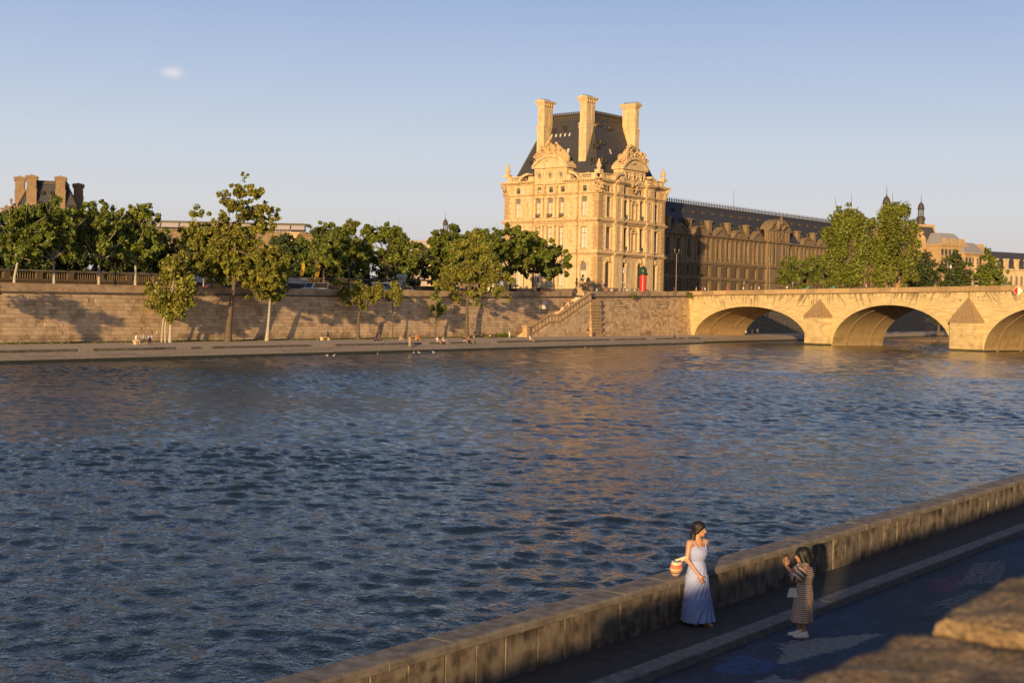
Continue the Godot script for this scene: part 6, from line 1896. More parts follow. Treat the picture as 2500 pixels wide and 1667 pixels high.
func head_bones(c: Vector3, f: Vector3, l: Vector3, skin: Color, lips: Color) -> Array:
	var u := Vector3.UP
	return [[c + u * 0.035 - f * 0.018, c + u * 0.03 + f * 0.02, 0.083, 0.08, skin], [c - u * 0.01 + f * 0.03, c - u * 0.06 + f * 0.048, 0.064, 0.04, skin], [c - u * 0.085 + f * 0.062, c - u * 0.088 + f * 0.066, 0.022, 0.02, skin],
		[c + u * 0.012 + f * 0.093, c - u * 0.022 + f * 0.112, 0.009, 0.014, skin], [c - u * 0.024 + f * 0.1 + l * 0.008, c - u * 0.024 + f * 0.1 - l * 0.008, 0.011, 0.011, skin],
		[c - u * 0.05 + f * 0.093 + l * 0.016, c - u * 0.05 + f * 0.093 - l * 0.016, 0.008, 0.008, lips], [c + u * 0.022 + f * 0.088 + l * 0.04, c + u * 0.022 + f * 0.088 + l * 0.02, 0.012, 0.012, skin], [c + u * 0.022 + f * 0.088 - l * 0.04, c + u * 0.022 + f * 0.088 - l * 0.02, 0.012, 0.012, skin],
		[c + l * 0.078 - u * 0.02, c + l * 0.082 + u * 0.02 - f * 0.006, 0.014, 0.016, skin], [c - l * 0.078 - u * 0.02, c - l * 0.082 + u * 0.02 - f * 0.006, 0.014, 0.016, skin],
		[c - u * 0.05 - f * 0.02, c - u * 0.16 - f * 0.03, 0.052, 0.055, skin]]

func eye_mesh(c: Vector3, f: Vector3, l: Vector3) -> ArrayMesh:
	var st := MB.new(); st.colored = true
	for s in [-1, 1]:
		st.col = Color(0.6, 0.55, 0.5); st.blob(c + Vector3.UP * 0.012 + f * 0.09 + l * 0.032 * s, Vector3.ONE * 0.0115, 8, 6)
		st.col = Color(0.02, 0.012, 0.008); st.blob(c + Vector3.UP * 0.012 + f * 0.098 + l * 0.032 * s, Vector3.ONE * 0.006, 6, 4)
		st.col = Color(0.03, 0.018, 0.012); st.tube([c + Vector3.UP * 0.034 + f * 0.093 + l * 0.018 * s, c + Vector3.UP * 0.038 + f * 0.092 + l * 0.034 * s, c + Vector3.UP * 0.032 + f * 0.082 + l * 0.05 * s], [0.003, 0.0035, 0.002], 4)
	return st.mesh()

func cloth_rows(f: Vector3, l: Vector3, rows: Array, seg: int, seed_: int) -> Array:
	# rows: [y, centre offset along f, along l, half width l, half depth f, fold depth, folds]
	var r := RandomNumberGenerator.new(); r.seed = seed_
	var ph := r.randf() * TAU
	var out := []
	for q in rows:
		var row := []
		for k in seg:
			var t := TAU * k / seg
			var w: float = 1.0 + q[5] * (sin(t * q[6] + ph) + 0.6 * sin(t * (q[6] * 1.7 + 0.4) + ph * 2.0 + q[0] * 3.0) + 0.4 * sin(t * 3.0 + q[0] * 2.0))
			row.append(Vector3(0, q[0], 0) + f * (q[1] + sin(t) * q[4] * w) + l * (q[2] + cos(t) * q[3] * w))
		out.append(row)
	return out

func interp_rows(rows: Array, step: float) -> Array:
	var out := []
	for k in rows.size() - 1:
		var a: Array = rows[k]; var b: Array = rows[k + 1]
		var n := maxi(1, int(round(absf(b[0] - a[0]) / step)))
		for j in n:
			var t := float(j) / n
			var s := t * t * (3.0 - 2.0 * t) * 0.5 + t * 0.5
			var q := []
			for m in a.size(): q.append(lerpf(a[m], b[m], t if m == 0 else s))
			out.append(q)
	out.append(rows[-1])
	return out

# ------------------------------------------------------------------ the woman in the long blue dress
const SKIN := Color(0.52, 0.27, 0.15)
func make_woman_blue():
	var w := base("person", near(-2.5, 1.2, 0.32), NEAR_TURN)
	tag(w, "person with long dark hair in a long pale blue dress by the wall", "person")
	var f := Vector3(-0.4, 0, 0.917); var l := Vector3(0.917, 0, 0.4); var u := Vector3.UP
	var hf := Vector3(0.34, -0.02, 0.94).normalized(); var hl := u.cross(hf).normalized()
	var hc := u * 1.605 + f * 0.035
	var b := []
	# trunk, legs
	b.append_array([[u * 0.93, u * 1.06, 0.105, 0.09, SKIN], [u * 0.92 + l * 0.05, u * 0.92 - l * 0.05, 0.095, 0.095, SKIN], [u * 1.06, u * 1.26 - f * 0.01, 0.085, 0.1, SKIN], [u * 1.27 + l * 0.06, u * 1.27 - l * 0.06, 0.085, 0.085, SKIN], [u * 1.385 + l * 0.135, u * 1.385 - l * 0.135, 0.06, 0.06, SKIN], [u * 1.38, u * 1.50 + f * 0.015, 0.075, 0.05, SKIN]])
	b.append_array([[u * 1.24 + f * 0.085 + l * 0.06, u * 1.245 + f * 0.09 + l * 0.07, 0.05, 0.045, SKIN], [u * 1.24 + f * 0.085 - l * 0.06, u * 1.245 + f * 0.09 - l * 0.07, 0.05, 0.045, SKIN]])
	var kl := u * 0.48 + l * 0.08 + f * 0.06; var al := u * 0.075 + l * 0.10 + f * 0.16
	var kr := u * 0.48 - l * 0.08; var ar := u * 0.075 - l * 0.07 - f * 0.04
	b.append_array([[u * 0.9 + l * 0.08, kl, 0.085, 0.055, SKIN], [kl, al, 0.05, 0.032, SKIN], [u * 0.9 - l * 0.08, kr, 0.085, 0.055, SKIN], [kr, ar, 0.05, 0.032, SKIN]])
	for a in [al, ar]: b.append_array([[a - u * 0.035 - f * 0.03, a - u * 0.045 + f * 0.1, 0.03, 0.026, SKIN], [a - u * 0.045 + f * 0.1, a - u * 0.052 + f * 0.16, 0.026, 0.018, SKIN]])
	# right arm: bag in the crook, hand before the hip
	var sr := u * 1.385 - l * 0.175; var er := u * 1.11 - l * 0.235 + f * 0.02; var wr := u * 0.875 - l * 0.115 + f * 0.2
	b.append_array([[sr, er, 0.05, 0.037, SKIN], [er, wr, 0.037, 0.024, SKIN]])
	# left arm: back to the wall coping
	var sl := u * 1.385 + l * 0.175; var el := u * 1.10 + l * 0.27 - f * 0.14; var wl := Vector3(0.43, 0.825, -0.235)
	b.append_array([[sl, el, 0.05, 0.037, SKIN], [el, wl, 0.037, 0.024, SKIN]])
	var st := MB.new(); st.colored = true
	body_mesh(st, b, 0.013, 0.035)
	body_mesh(st, head_bones(hc, hf, hl, SKIN, Color(0.42, 0.12, 0.08)), 0.006, 0.018)
	body_mesh(st, hand_bones(wr, (Vector3(0, -0.9, 0) + f * 0.3 + l * 0.25).normalized(), (-f * 0.3 + l * 0.9).normalized() * 1.0, 1.0, 0.25, SKIN), 0.0042, 0.008)
	body_mesh(st, hand_bones(wl, Vector3(0.62, -0.28, 0.25).normalized(), Vector3(0.1, -1, 0).normalized(), 1.0, 0.2, SKIN), 0.0042, 0.008)
	put("body", st.mesh(), M.skin, w)
	put("eye", eye_mesh(hc, hf, hl), M.people, w)
	# hair: crown, sides and a long fall down the back
	var hair := Color(0.009, 0.005, 0.004)
	var hb := [[hc + u * 0.055 - hf * 0.03, hc + u * 0.06 + hf * 0.012, 0.1, 0.092, hair], [hc + u * 0.02 - hf * 0.055, hc - u * 0.05 - hf * 0.07, 0.07, 0.062, hair], [hc - u * 0.04 - hf * 0.08, hc - u * 0.17 - hf * 0.1 - hl * 0.02, 0.062, 0.058, hair], [hc - u * 0.17 - hf * 0.1 - hl * 0.02, hc - u * 0.32 - hf * 0.1 - hl * 0.05, 0.055, 0.036, hair], [hc - u * 0.3 - hf * 0.1 - hl * 0.06, hc - u * 0.4 - hf * 0.08 - hl * 0.07, 0.032, 0.012, hair]]
	for s in [-1, 1]: hb.append([hc + u * 0.06 + hf * 0.045 + hl * 0.055 * s, hc - u * 0.03 - hf * 0.035 + hl * 0.082 * s, 0.042, 0.04, hair])
	for k in 7: hb.append([hc - u * (0.05 + 0.03 * k) - hf * (0.13 + 0.01 * sin(k * 2.0)) + hl * 0.03 * sin(k * 1.7), hc - u * (0.16 + 0.035 * k) - hf * 0.145 + hl * 0.035 * sin(k * 1.7 + 0.6), 0.016, 0.012, hair])
	st = MB.new(); st.colored = true
	body_mesh(st, hb, 0.008, 0.02)
	put("hair", st.mesh(), M.hair, w)
	# dress in three tiers, each a gathered cloth
	var bod := interp_rows([[1.325, 0.02, 0, 0.145, 0.105, 0.0, 18.0], [1.27, 0.03, 0, 0.168, 0.14, 0.012, 18.0], [1.20, 0.025, 0, 0.168, 0.142, 0.02, 18.0], [1.12, 0.012, 0, 0.15, 0.125, 0.02, 18.0], [1.085, 0.005, 0, 0.128, 0.106, 0.03, 20.0], [1.07, 0.005, 0, 0.128, 0.106, 0.03, 20.0], [1.0, 0, 0, 0.158, 0.13, 0.02, 14.0], [0.9, 0, 0, 0.178, 0.15, 0.018, 12.0], [0.83, 0, 0, 0.186, 0.16, 0.02, 12.0]], 0.02)
	st = MB.new(); st.grid(cloth_rows(f, l, bod, 60, 1), true)
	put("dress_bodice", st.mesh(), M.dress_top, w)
	var t1 := interp_rows([[0.845, 0, 0, 0.192, 0.166, 0.05, 22.0], [0.82, 0, 0, 0.198, 0.172, 0.03, 22.0], [0.6, 0.01, 0, 0.215, 0.19, 0.05, 16.0], [0.45, 0.015, 0, 0.228, 0.2, 0.055, 14.0]], 0.03)
	st = MB.new(); st.grid(cloth_rows(f, l, t1, 72, 2), true)
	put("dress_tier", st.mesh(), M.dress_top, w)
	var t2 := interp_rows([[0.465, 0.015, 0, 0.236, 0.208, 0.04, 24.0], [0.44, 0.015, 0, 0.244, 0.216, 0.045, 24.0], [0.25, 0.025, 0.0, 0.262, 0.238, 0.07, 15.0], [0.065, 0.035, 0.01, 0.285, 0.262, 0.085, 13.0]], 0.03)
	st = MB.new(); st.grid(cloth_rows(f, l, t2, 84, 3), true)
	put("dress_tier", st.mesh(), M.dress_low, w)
	st = MB.new()   # shoulder straps and gathered neckline, waist cord
	for s in [-1, 1]: st.tube([u * 1.30 + f * 0.12 + l * 0.075 * s, u * 1.385 + f * 0.085 + l * 0.115 * s, u * 1.445 + l * 0.125 * s, u * 1.40 - f * 0.07 + l * 0.11 * s, u * 1.30 - f * 0.1 + l * 0.09 * s], [0.012], 5)
	st.tube([u * 1.315 + f * 0.125 + l * 0.1, u * 1.275 + f * 0.168 + l * 0.04, u * 1.262 + f * 0.175, u * 1.275 + f * 0.168 - l * 0.04, u * 1.315 + f * 0.125 - l * 0.1], [0.01], 5)
	st.tube([u * 1.075 + f * 0.125 - l * 0.02, u * 1.06 + f * 0.14, u * 0.98 + f * 0.15 + l * 0.02, u * 0.93 + f * 0.165 + l * 0.01], [0.006], 4)
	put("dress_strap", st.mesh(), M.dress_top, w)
	st = MB.new()   # sandals
	for a in [al, ar]:
		var p: Vector3 = a
		st.rounded(0, 0, 0, 0.001, 0.001, 0.001, 0.0001)
		var rows := []
		for k in 9:
			var t := TAU * k / 8.0
			rows.append([p - u * 0.074 + f * (0.055 + cos(t) * 0.125) + l * sin(t) * 0.042, p - u * 0.05 + f * (0.055 + cos(t) * 0.12) + l * sin(t) * 0.04])
		st.grid(rows)
		for m in 4: st.tube([p - u * 0.055 + f * (0.03 + m * 0.035) + l * 0.04, p - u * (0.012 + m * 0.006) + f * (0.04 + m * 0.035), p - u * 0.055 + f * (0.03 + m * 0.035) - l * 0.04], [0.007], 5)
	put("sandal", st.mesh(), M.sandal, w)
	# striped straw bag on the arm
	var bag := base("striped_bag", near(-2.5, 1.2, 0.32), NEAR_TURN)
	tag(bag, "round straw bag with orange, white and red stripes on the blue-dressed person's arm", "bag")
	var bc := er + Vector3(-0.085, -0.13, -0.15)
	var cols := [Color(0.62, 0.20, 0.10), Color(0.70, 0.60, 0.42), Color(0.66, 0.30, 0.12), Color(0.10, 0.10, 0.20), Color(0.70, 0.58, 0.35), Color(0.60, 0.12, 0.14)]
	st = MB.new(); st.colored = true
	var prof := []
	for k in 15: prof.append([maxf(0.005, 0.135 * pow(sin(PI * (k + 0.6) / 16.5), 0.7)), -0.17 + 0.31 * k / 14.0])
	var tilt := Basis(Vector3(0.6, 0, 0.6).normalized(), 0.25)
	for k in 14:
		var part := MB.new(); part.lathe([prof[k], prof[k + 1]], 22, Vector3.ZERO, 1.0, 0.75)
		st.col = cols[(k * 5 + k / 3) % cols.size()]
		st.add(part, Transform3D(tilt, bc))
	put("bag_body", st.mesh(), M.people, bag)
	st = MB.new()
	for o in [-0.03, 0.03]:
		var pts := []
		for k in 13:
			var t := PI * k / 12.0
			pts.append(bc.lerp(er + u * 0.045, sin(t) * 1.05) + Vector3(0.05, 0.01, 0.05) * cos(t) + Vector3(-0.7, 0, 0.7) * o + u * 0.1 * (1.0 - sin(t)))
		st.tube(pts, [0.011], 6)
	put("bag_handle", st.mesh(), plain(0.72, 0.64, 0.46, 0.7), bag)

# ------------------------------------------------------------------ the woman in stripes with a phone
func make_woman_stripes():
	var w := base("person", near(-1.64, 1.06, 1.9), NEAR_TURN)
	tag(w, "person with dark bob in a brown and cream striped dress, holding up a phone", "person")
	var f := Vector3(-0.47, 0, -0.883); var l := Vector3(-0.883, 0, 0.47); var u := Vector3.UP
	var skin := Color(0.42, 0.21, 0.12)
	var hc := u * 1.375 + f * 0.05
	var b := [[u * 0.80, u * 0.95, 0.12, 0.105, skin], [u * 0.95, u * 1.12, 0.1, 0.11, skin], [u * 1.2 + l * 0.12, u * 1.2 - l * 0.12, 0.06, 0.06, skin], [u * 1.18, u * 1.28 + f * 0.03, 0.07, 0.048, skin]]
	var ka := u * 0.42 + l * 0.07 + f * 0.02; var aa := u * 0.075 + l * 0.075 - f * 0.01
	var kb := u * 0.42 - l * 0.07 + f * 0.05; var ab := u * 0.075 - l * 0.075 + f * 0.07
	b.append_array([[u * 0.78 + l * 0.07, ka, 0.08, 0.052, skin], [ka, aa + u * 0.03, 0.052, 0.033, skin], [u * 0.78 - l * 0.07, kb, 0.08, 0.052, skin], [kb, ab + u * 0.03, 0.052, 0.033, skin]])
	var ea := u * 1.00 + l * 0.2 + f * 0.14; var wa := u * 1.20 + l * 0.06 + f * 0.31
	var eb := u * 1.00 - l * 0.2 + f * 0.14; var wb := u * 1.20 - l * 0.03 + f * 0.32
	b.append_array([[u * 1.2 + l * 0.15, ea, 0.048, 0.036, skin], [ea, wa, 0.036, 0.023, skin], [u * 1.2 - l * 0.15, eb, 0.048, 0.036, skin], [eb, wb, 0.036, 0.023, skin]])
	var st := MB.new(); st.colored = true
	body_mesh(st, b, 0.013, 0.03)
	body_mesh(st, head_bones(hc, (f - u * 0.05).normalized(), l, skin, Color(0.36, 0.1, 0.07)), 0.006, 0.018)
	body_mesh(st, hand_bones(wa, (u * 0.9 + f * 0.2 - l * 0.2).normalized(), (-f * 0.5 - l * 0.8).normalized(), -1.0, 0.35, skin), 0.0042, 0.008)
	body_mesh(st, hand_bones(wb, (u * 0.9 + f * 0.2 + l * 0.2).normalized(), (-f * 0.5 + l * 0.8).normalized(), 1.0, 0.35, skin), 0.0042, 0.008)
	put("body", st.mesh(), M.skin, w)
	put("eye", eye_mesh(hc, f, l), M.people, w)
	var hair := Color(0.007, 0.004, 0.004)
	var hb := [[hc + u * 0.05 - f * 0.035, hc + u * 0.055 + f * 0.012, 0.112, 0.1, hair], [hc - f * 0.06, hc - u * 0.12 - f * 0.075, 0.1, 0.098, hair], [hc - u * 0.1 - f * 0.09 + l * 0.03, hc - u * 0.19 - f * 0.1 + l * 0.03, 0.075, 0.05, hair], [hc - u * 0.1 - f * 0.09 - l * 0.03, hc - u * 0.19 - f * 0.1 - l * 0.03, 0.075, 0.05, hair]]
	for s in [-1, 1]: hb.append([hc + u * 0.06 + f * 0.035 + l * 0.06 * s, hc - u * 0.1 - f * 0.03 + l * 0.088 * s, 0.05, 0.052, hair])
	for k in 6: hb.append([hc - u * 0.14 - f * (0.06 + 0.02 * (k % 3)) + l * (0.03 * k - 0.075), hc - u * 0.24 - f * (0.08 + 0.012 * (k % 3)) + l * (0.034 * k - 0.085), 0.03, 0.014, hair])
	st = MB.new(); st.colored = true
	body_mesh(st, hb, 0.008, 0.02)
	put("hair", st.mesh(), M.hair, w)
	st = MB.new()   # sunglasses
	for s in [-1, 1]:
		st.blob(hc + u * 0.012 + f * 0.105 + l * 0.033 * s, Vector3(0.02, 0.018, 0.02), 8, 5)
		st.tube([hc + u * 0.016 + f * 0.09 + l * 0.055 * s, hc + u * 0.014 - f * 0.01 + l * 0.085 * s], [0.004], 4)
	put("sunglasses", st.mesh(), M.iron, w)
	# dress: stripes woven round the cloth
	var brown := Color(0.17, 0.065, 0.03); var cream := Color(0.62, 0.52, 0.42)
	var rows := interp_rows([[0.27, 0.03, 0, 0.2, 0.185, 0.05, 9.0], [0.5, 0.02, 0, 0.185, 0.165, 0.035, 9.0], [0.72, 0.005, 0, 0.175, 0.15, 0.02, 8.0], [0.86, 0, 0, 0.155, 0.13, 0.015, 8.0], [0.93, 0, 0, 0.142, 0.12, 0.02, 14.0], [0.96, 0, 0, 0.15, 0.13, 0.02, 12.0], [1.06, 0.0, 0, 0.185, 0.15, 0.015, 8.0], [1.16, 0.0, 0, 0.19, 0.13, 0.01, 8.0], [1.24, 0.01, 0, 0.15, 0.09, 0.0, 8.0], [1.275, 0.015, 0, 0.075, 0.065, 0.0, 8.0]], 0.0155)
	var gr := cloth_rows(f, l, rows, 56, 9)
	st = MB.new(); st.colored = true
	for k in gr.size() - 1:
		st.col = brown if k % 2 == 0 else cream
		st.grid([gr[k], gr[k + 1]], true)
	put("dress", st.mesh(), M.people, w)
	for s in [-1, 1]:   # wide sleeves, stripes round the arm
		var e: Vector3 = ea if s > 0 else eb; var wv: Vector3 = wa if s > 0 else wb
		var path := [u * 1.235 + l * 0.07 * s, u * 1.17 + l * 0.17 * s + f * 0.03, e + u * 0.035, e.lerp(wv, 0.28), e.lerp(wv, 0.42)]
		var rad := [0.07, 0.095, 0.105, 0.075, 0.052]
		st = MB.new(); st.colored = true
		var pts := []; var rr := []
		for k in 4:
			for j in 5:
				pts.append((path[k] as Vector3).lerp(path[k + 1], j / 5.0)); rr.append(lerpf(rad[k], rad[k + 1], j / 5.0))
		pts.append(path[4]); rr.append(rad[4])
		for k in pts.size() - 1:
			var part := MB.new(); part.tube([pts[k], pts[k + 1]], [rr[k], rr[k + 1]], 16)
			st.col = brown if k % 2 == 0 else cream
			if k == 17: st.col = Color(0.1, 0.13, 0.45)
			st.add(part)
		put("sleeve", st.mesh(), M.people, w)
	for a in [aa, ab]:   # white trainers
		var p: Vector3 = a
		st = MB.new(); st.colored = true
		var wh := Color(0.7, 0.68, 0.64)
		body_mesh(st, [[p - u * 0.03 - f * 0.035, p - u * 0.035 + f * 0.08, 0.042, 0.038, wh], [p - u * 0.035 + f * 0.08, p - u * 0.045 + f * 0.16, 0.038, 0.028, wh], [p + u * 0.02 - f * 0.02, p - u * 0.01 + f * 0.03, 0.042, 0.04, wh], [p - u * 0.058 - f * 0.05, p - u * 0.058 + f * 0.16, 0.018, 0.016, wh]], 0.008, 0.012)
		put("shoe", st.mesh(), M.people, w)
	var ph := base("phone", near(-1.64, 1.06, 1.9), NEAR_TURN)
	tag(ph, "dark phone held up in both hands of the striped-dress person", "phone")
	st = MB.new(); st.rounded(-0.036, -0.075, -0.005, 0.036, 0.075, 0.005, 0.003)
	var px := Transform3D(Basis(l, u, f).rotated(l, 0.12), wa.lerp(wb, 0.5) + u * 0.12 + f * 0.035)
	put("case", st.mesh(), M.iron, ph).transform = px
	st = MB.new(); st.quad(Vector3(-0.032, -0.07, -0.0055), Vector3(-0.032, 0.07, -0.0055), Vector3(0.032, 0.07, -0.0055), Vector3(0.032, -0.07, -0.0055))
	put("screen", st.mesh(), M.pane_dark, ph).transform = px
	var hb2 := base("handbag", near(-1.64, 1.06, 1.9), NEAR_TURN)
	tag(hb2, "small pale mint handbag hanging at the striped-dress person's hip", "bag")
	st = MB.new()
	var o := u * 0.78 + f * 0.2 + l * 0.12
	st.hexa([o + l * 0.03 + f * 0.09 - u * 0.08, o + l * 0.03 - f * 0.09 - u * 0.08, o - l * 0.03 - f * 0.09 - u * 0.08, o - l * 0.03 + f * 0.09 - u * 0.08, o + l * 0.015 + f * 0.055 + u * 0.07, o + l * 0.015 - f * 0.055 + u * 0.07, o - l * 0.015 - f * 0.055 + u * 0.07, o - l * 0.015 + f * 0.055 + u * 0.07])
	put("pouch", st.mesh(), plain(0.55, 0.58, 0.48, 0.6), hb2)
	st = MB.new(); st.tube([o + u * 0.06, u * 1.0 + f * 0.16 + l * 0.12, u * 1.22 + f * 0.06 - l * 0.02, u * 1.26 - l * 0.1], [0.007], 5)
	put("strap", st.mesh(), plain(0.5, 0.52, 0.44, 0.6), hb2)

# ------------------------------------------------------------------ the near bank
func make_near_bank():
	M.skin = vcol(0.5); M.hair = vcol(0.6)
	(M.skin as StandardMaterial3D).subsurf_scatter_enabled = true; (M.skin as StandardMaterial3D).subsurf_scatter_strength = 0.15
	M.dress_top = plain(0.35, 0.405, 0.66, 0.85); M.dress_low = plain(0.22, 0.31, 0.60, 0.85)  # lower tier bluer: part dye, part shade put into the colour
	M.sandal = plain(0.22, 0.13, 0.07, 0.45)
	# pavement behind the wall
	var st := MB.new()
	st.quad(Vector3(-40, 1.2, 1.04), Vector3(90, 1.2, 1.04), Vector3(90, 1.2, -0.4), Vector3(-40, 1.2, -0.4))
	var g := put("pavement", st.mesh(), M.tarmac); g.position = NEAR_O; g.rotation_degrees.y = NEAR_TURN
	tag(g, "narrow asphalt pavement along the near river wall", "", "", "structure")
	# painted road
	st = MB.new()
	st.quad(Vector3(-40, 1.06, 10.6), Vector3(90, 1.06, 10.6), Vector3(90, 1.06, 1.3), Vector3(-40, 1.06, 1.3))
	for p in st.v: st.uv.append(Vector2((p.x + 40.0) / 130.0, (p.z - 1.3) / 9.3))
	g = put("road", st.mesh(), road_material()); g.position = NEAR_O; g.rotation_degrees.y = NEAR_TURN
	tag(g, "dark road covered in blue, red and white street painting", "", "", "structure")
	st = MB.new()
	st.quad(Vector3(-40, 1.0, 1.3), Vector3(90, 1.0, 1.3), Vector3(90, -3, -0.3), Vector3(-40, -3, -0.3))
	g = put("embankment", st.mesh(), M.quay_dark); g.position = NEAR_O; g.rotation_degrees.y = NEAR_TURN
	tag(g, "dark stone foot of the near quay", "", "", "structure")
	# kerb stones
	var kb := base("kerb", NEAR_O, NEAR_TURN)
	tag(kb, "row of long worn granite kerb stones beside the painted road", "kerb"); kb.set_meta("kind", "thing")
	var s := -30.55
	while s < 60.0:
		var e := s + rng.randf_range(1.52, 1.74)
		if s < -2.6 and e > -2.5: e = -2.06
		st = MB.new(); st.rounded(s + 0.016, 0.9, 1.02 + rng.randf_range(-0.01, 0.01), e - 0.016, 1.205 + rng.randf_range(-0.006, 0.006), 1.36 + rng.randf_range(-0.008, 0.008), 0.018)
		put("kerb_stone", st.mesh(), M.kerb, kb)
		s = e
	# low wall: upright slabs under a broad coping
	var w := base("river_wall", NEAR_O, NEAR_TURN)
	tag(w, "low grey stone river wall with broad coping along the near quay", "wall"); w.set_meta("kind", "thing")
	st = MB.new(); st.box(-40, -3, -0.38, 90, 1.83, -0.05)
	put("wall_core", st.mesh(), M.quay_dark, w)
	s = -32.0
	var joints := [-3.35, -2.55, -1.54, -0.9, -0.26, 0.4, 1.08]
	while s < 60.0:
		var e := s + rng.randf_range(0.58, 0.86)
		for j in joints:
			if s < j - 0.2 and e > j - 0.35: e = j
		st = MB.new(); st.block(s + 0.008, 1.19, -0.1, e - 0.008, 1.84, 0.0 + rng.randf_range(-0.012, 0.012), 0.012)
		put("wall_slab", st.mesh(), M.slab[rng.randi() % 3], w)
		s = e
	s = -32.4
	var cj := [-4.4, -2.99, -1.62, -0.15]
	while s < 60.0:
		var e := s + rng.randf_range(1.25, 1.6)
		for j in cj:
			if s < j - 0.4 and e > j - 0.7: e = j
		st = MB.new()
		var a := s + 0.009; var b := e - 0.009
		var prof := [Vector2(-0.46, 1.80), Vector2(-0.46, 1.93), Vector2(-0.42, 1.965), Vector2(0.02, 1.965), Vector2(0.05, 1.955), Vector2(0.072, 1.925), Vector2(0.072, 1.845), Vector2(0.055, 1.835)]
		for k in prof.size():
			var p: Vector2 = prof[k]; var q: Vector2 = prof[(k + 1) % prof.size()]
			st.quad(Vector3(b, p.y, p.x), Vector3(a, p.y, p.x), Vector3(a, q.y, q.x), Vector3(b, q.y, q.x))
		for x in [a, b]:
			for k in range(1, prof.size() - 1): st.tri(Vector3(x, prof[0].y, prof[0].x), Vector3(x, prof[k].y, prof[k].x), Vector3(x, prof[k + 1].y, prof[k + 1].x))
		var o := put("coping_stone", st.mesh(), M.granite, w)
		o.position = Vector3(0, rng.randf_range(-0.006, 0.006), rng.randf_range(-0.006, 0.006))
		s = e
	# the upper quay, where the photographer stands: wall, street and parapet
	w = base("upper_parapet", NEAR_O, NEAR_TURN)
	tag(w, "rough stone parapet of the upper quay in the near corner", "parapet"); w.set_meta("kind", "thing")
	st = MB.new(); st.box(-80, 0.9, 10.6, 90, 4.7, 11.02)
	put("wall_face", st.mesh(), M.quay_dark, w)
	for q in [[-80.0, -32.0, 5.68, 10.44], [-32.0, -25.0, 5.98, 10.40], [-25.0, -22.3, 5.02, 10.43], [-22.3, -19.66, 5.655, 10.43], [-19.66, -16.2, 5.705, 10.5], [-16.2, 90.0, 5.70, 10.5]]:  # unseen raised and lowered stretches are added to shape shade on wall and figures
		st = rough_block(q[0] + 0.004, q[1] - 0.004, 4.7, q[2], q[3], 11.12, q[0] > -22.5 and q[1] < -16.0)
		put("parapet_stone", st.mesh(), M.rough_stone, w)
	st = MB.new(); st.quad(Vector3(-200, 4.68, 60), Vector3(200, 4.68, 60), Vector3(200, 4.68, 10.9), Vector3(-200, 4.68, 10.9))
	g = put("upper_street", st.mesh(), M.asphalt); g.position = NEAR_O; g.rotation_degrees.y = NEAR_TURN
	tag(g, "street of the upper quay behind the camera", "", "", "structure")
	make_woman_blue()
	make_woman_stripes()

func rough_block(x0: float, x1: float, y0: float, y1: float, z0: float, z1: float, fine: bool) -> MB:
	# a worn stone: uneven top and rounded arris
	var st := MB.new()
	var f := FastNoiseLite.new(); f.seed = 3; f.frequency = 6.0; f.fractal_octaves = 4
	var nx := int((x1 - x0) / 0.035) if fine else 4
	var prof := [[0.0, -1.0], [0.0, -0.06], [0.012, -0.018], [0.04, 0.0]]
	var nz := 22 if fine else 3
	for k in nz: prof.append([0.04 + (z1 - z0 - 0.08) * (k + 1) / nz, 0.0])
	prof.append([z1 - z0 - 0.01, -0.03]); prof.append([z1 - z0, -1.0])
	var rows := []
	for i in nx + 1:
		var x := lerpf(x0, x1, float(i) / nx)
		var end := minf(i, nx - i)
		var drop := 0.014 if end == 0 else (0.004 if end == 1 else 0.0)
		var r := []
		for p in prof:
			var z: float = z0 + p[0]
			var h := f.get_noise_3d(x, 0.0, z) * 0.016 if fine else 0.0
			var edge := f.get_noise_2d(x * 0.8, 9.0) * 0.03 if fine and p[0] < 0.05 else 0.0
			r.append(Vector3(x, y0 if p[1] < -0.5 else y1 + p[1] + h - drop, z + edge))
		rows.append(r)
	st.grid(rows)
	for i in [0, nx]:
		var c := Vector3(rows[i][0].x, y0, (z0 + z1) / 2)
		for k in prof.size() - 1: st.tri(c, rows[i][k], rows[i][k + 1])
	return st

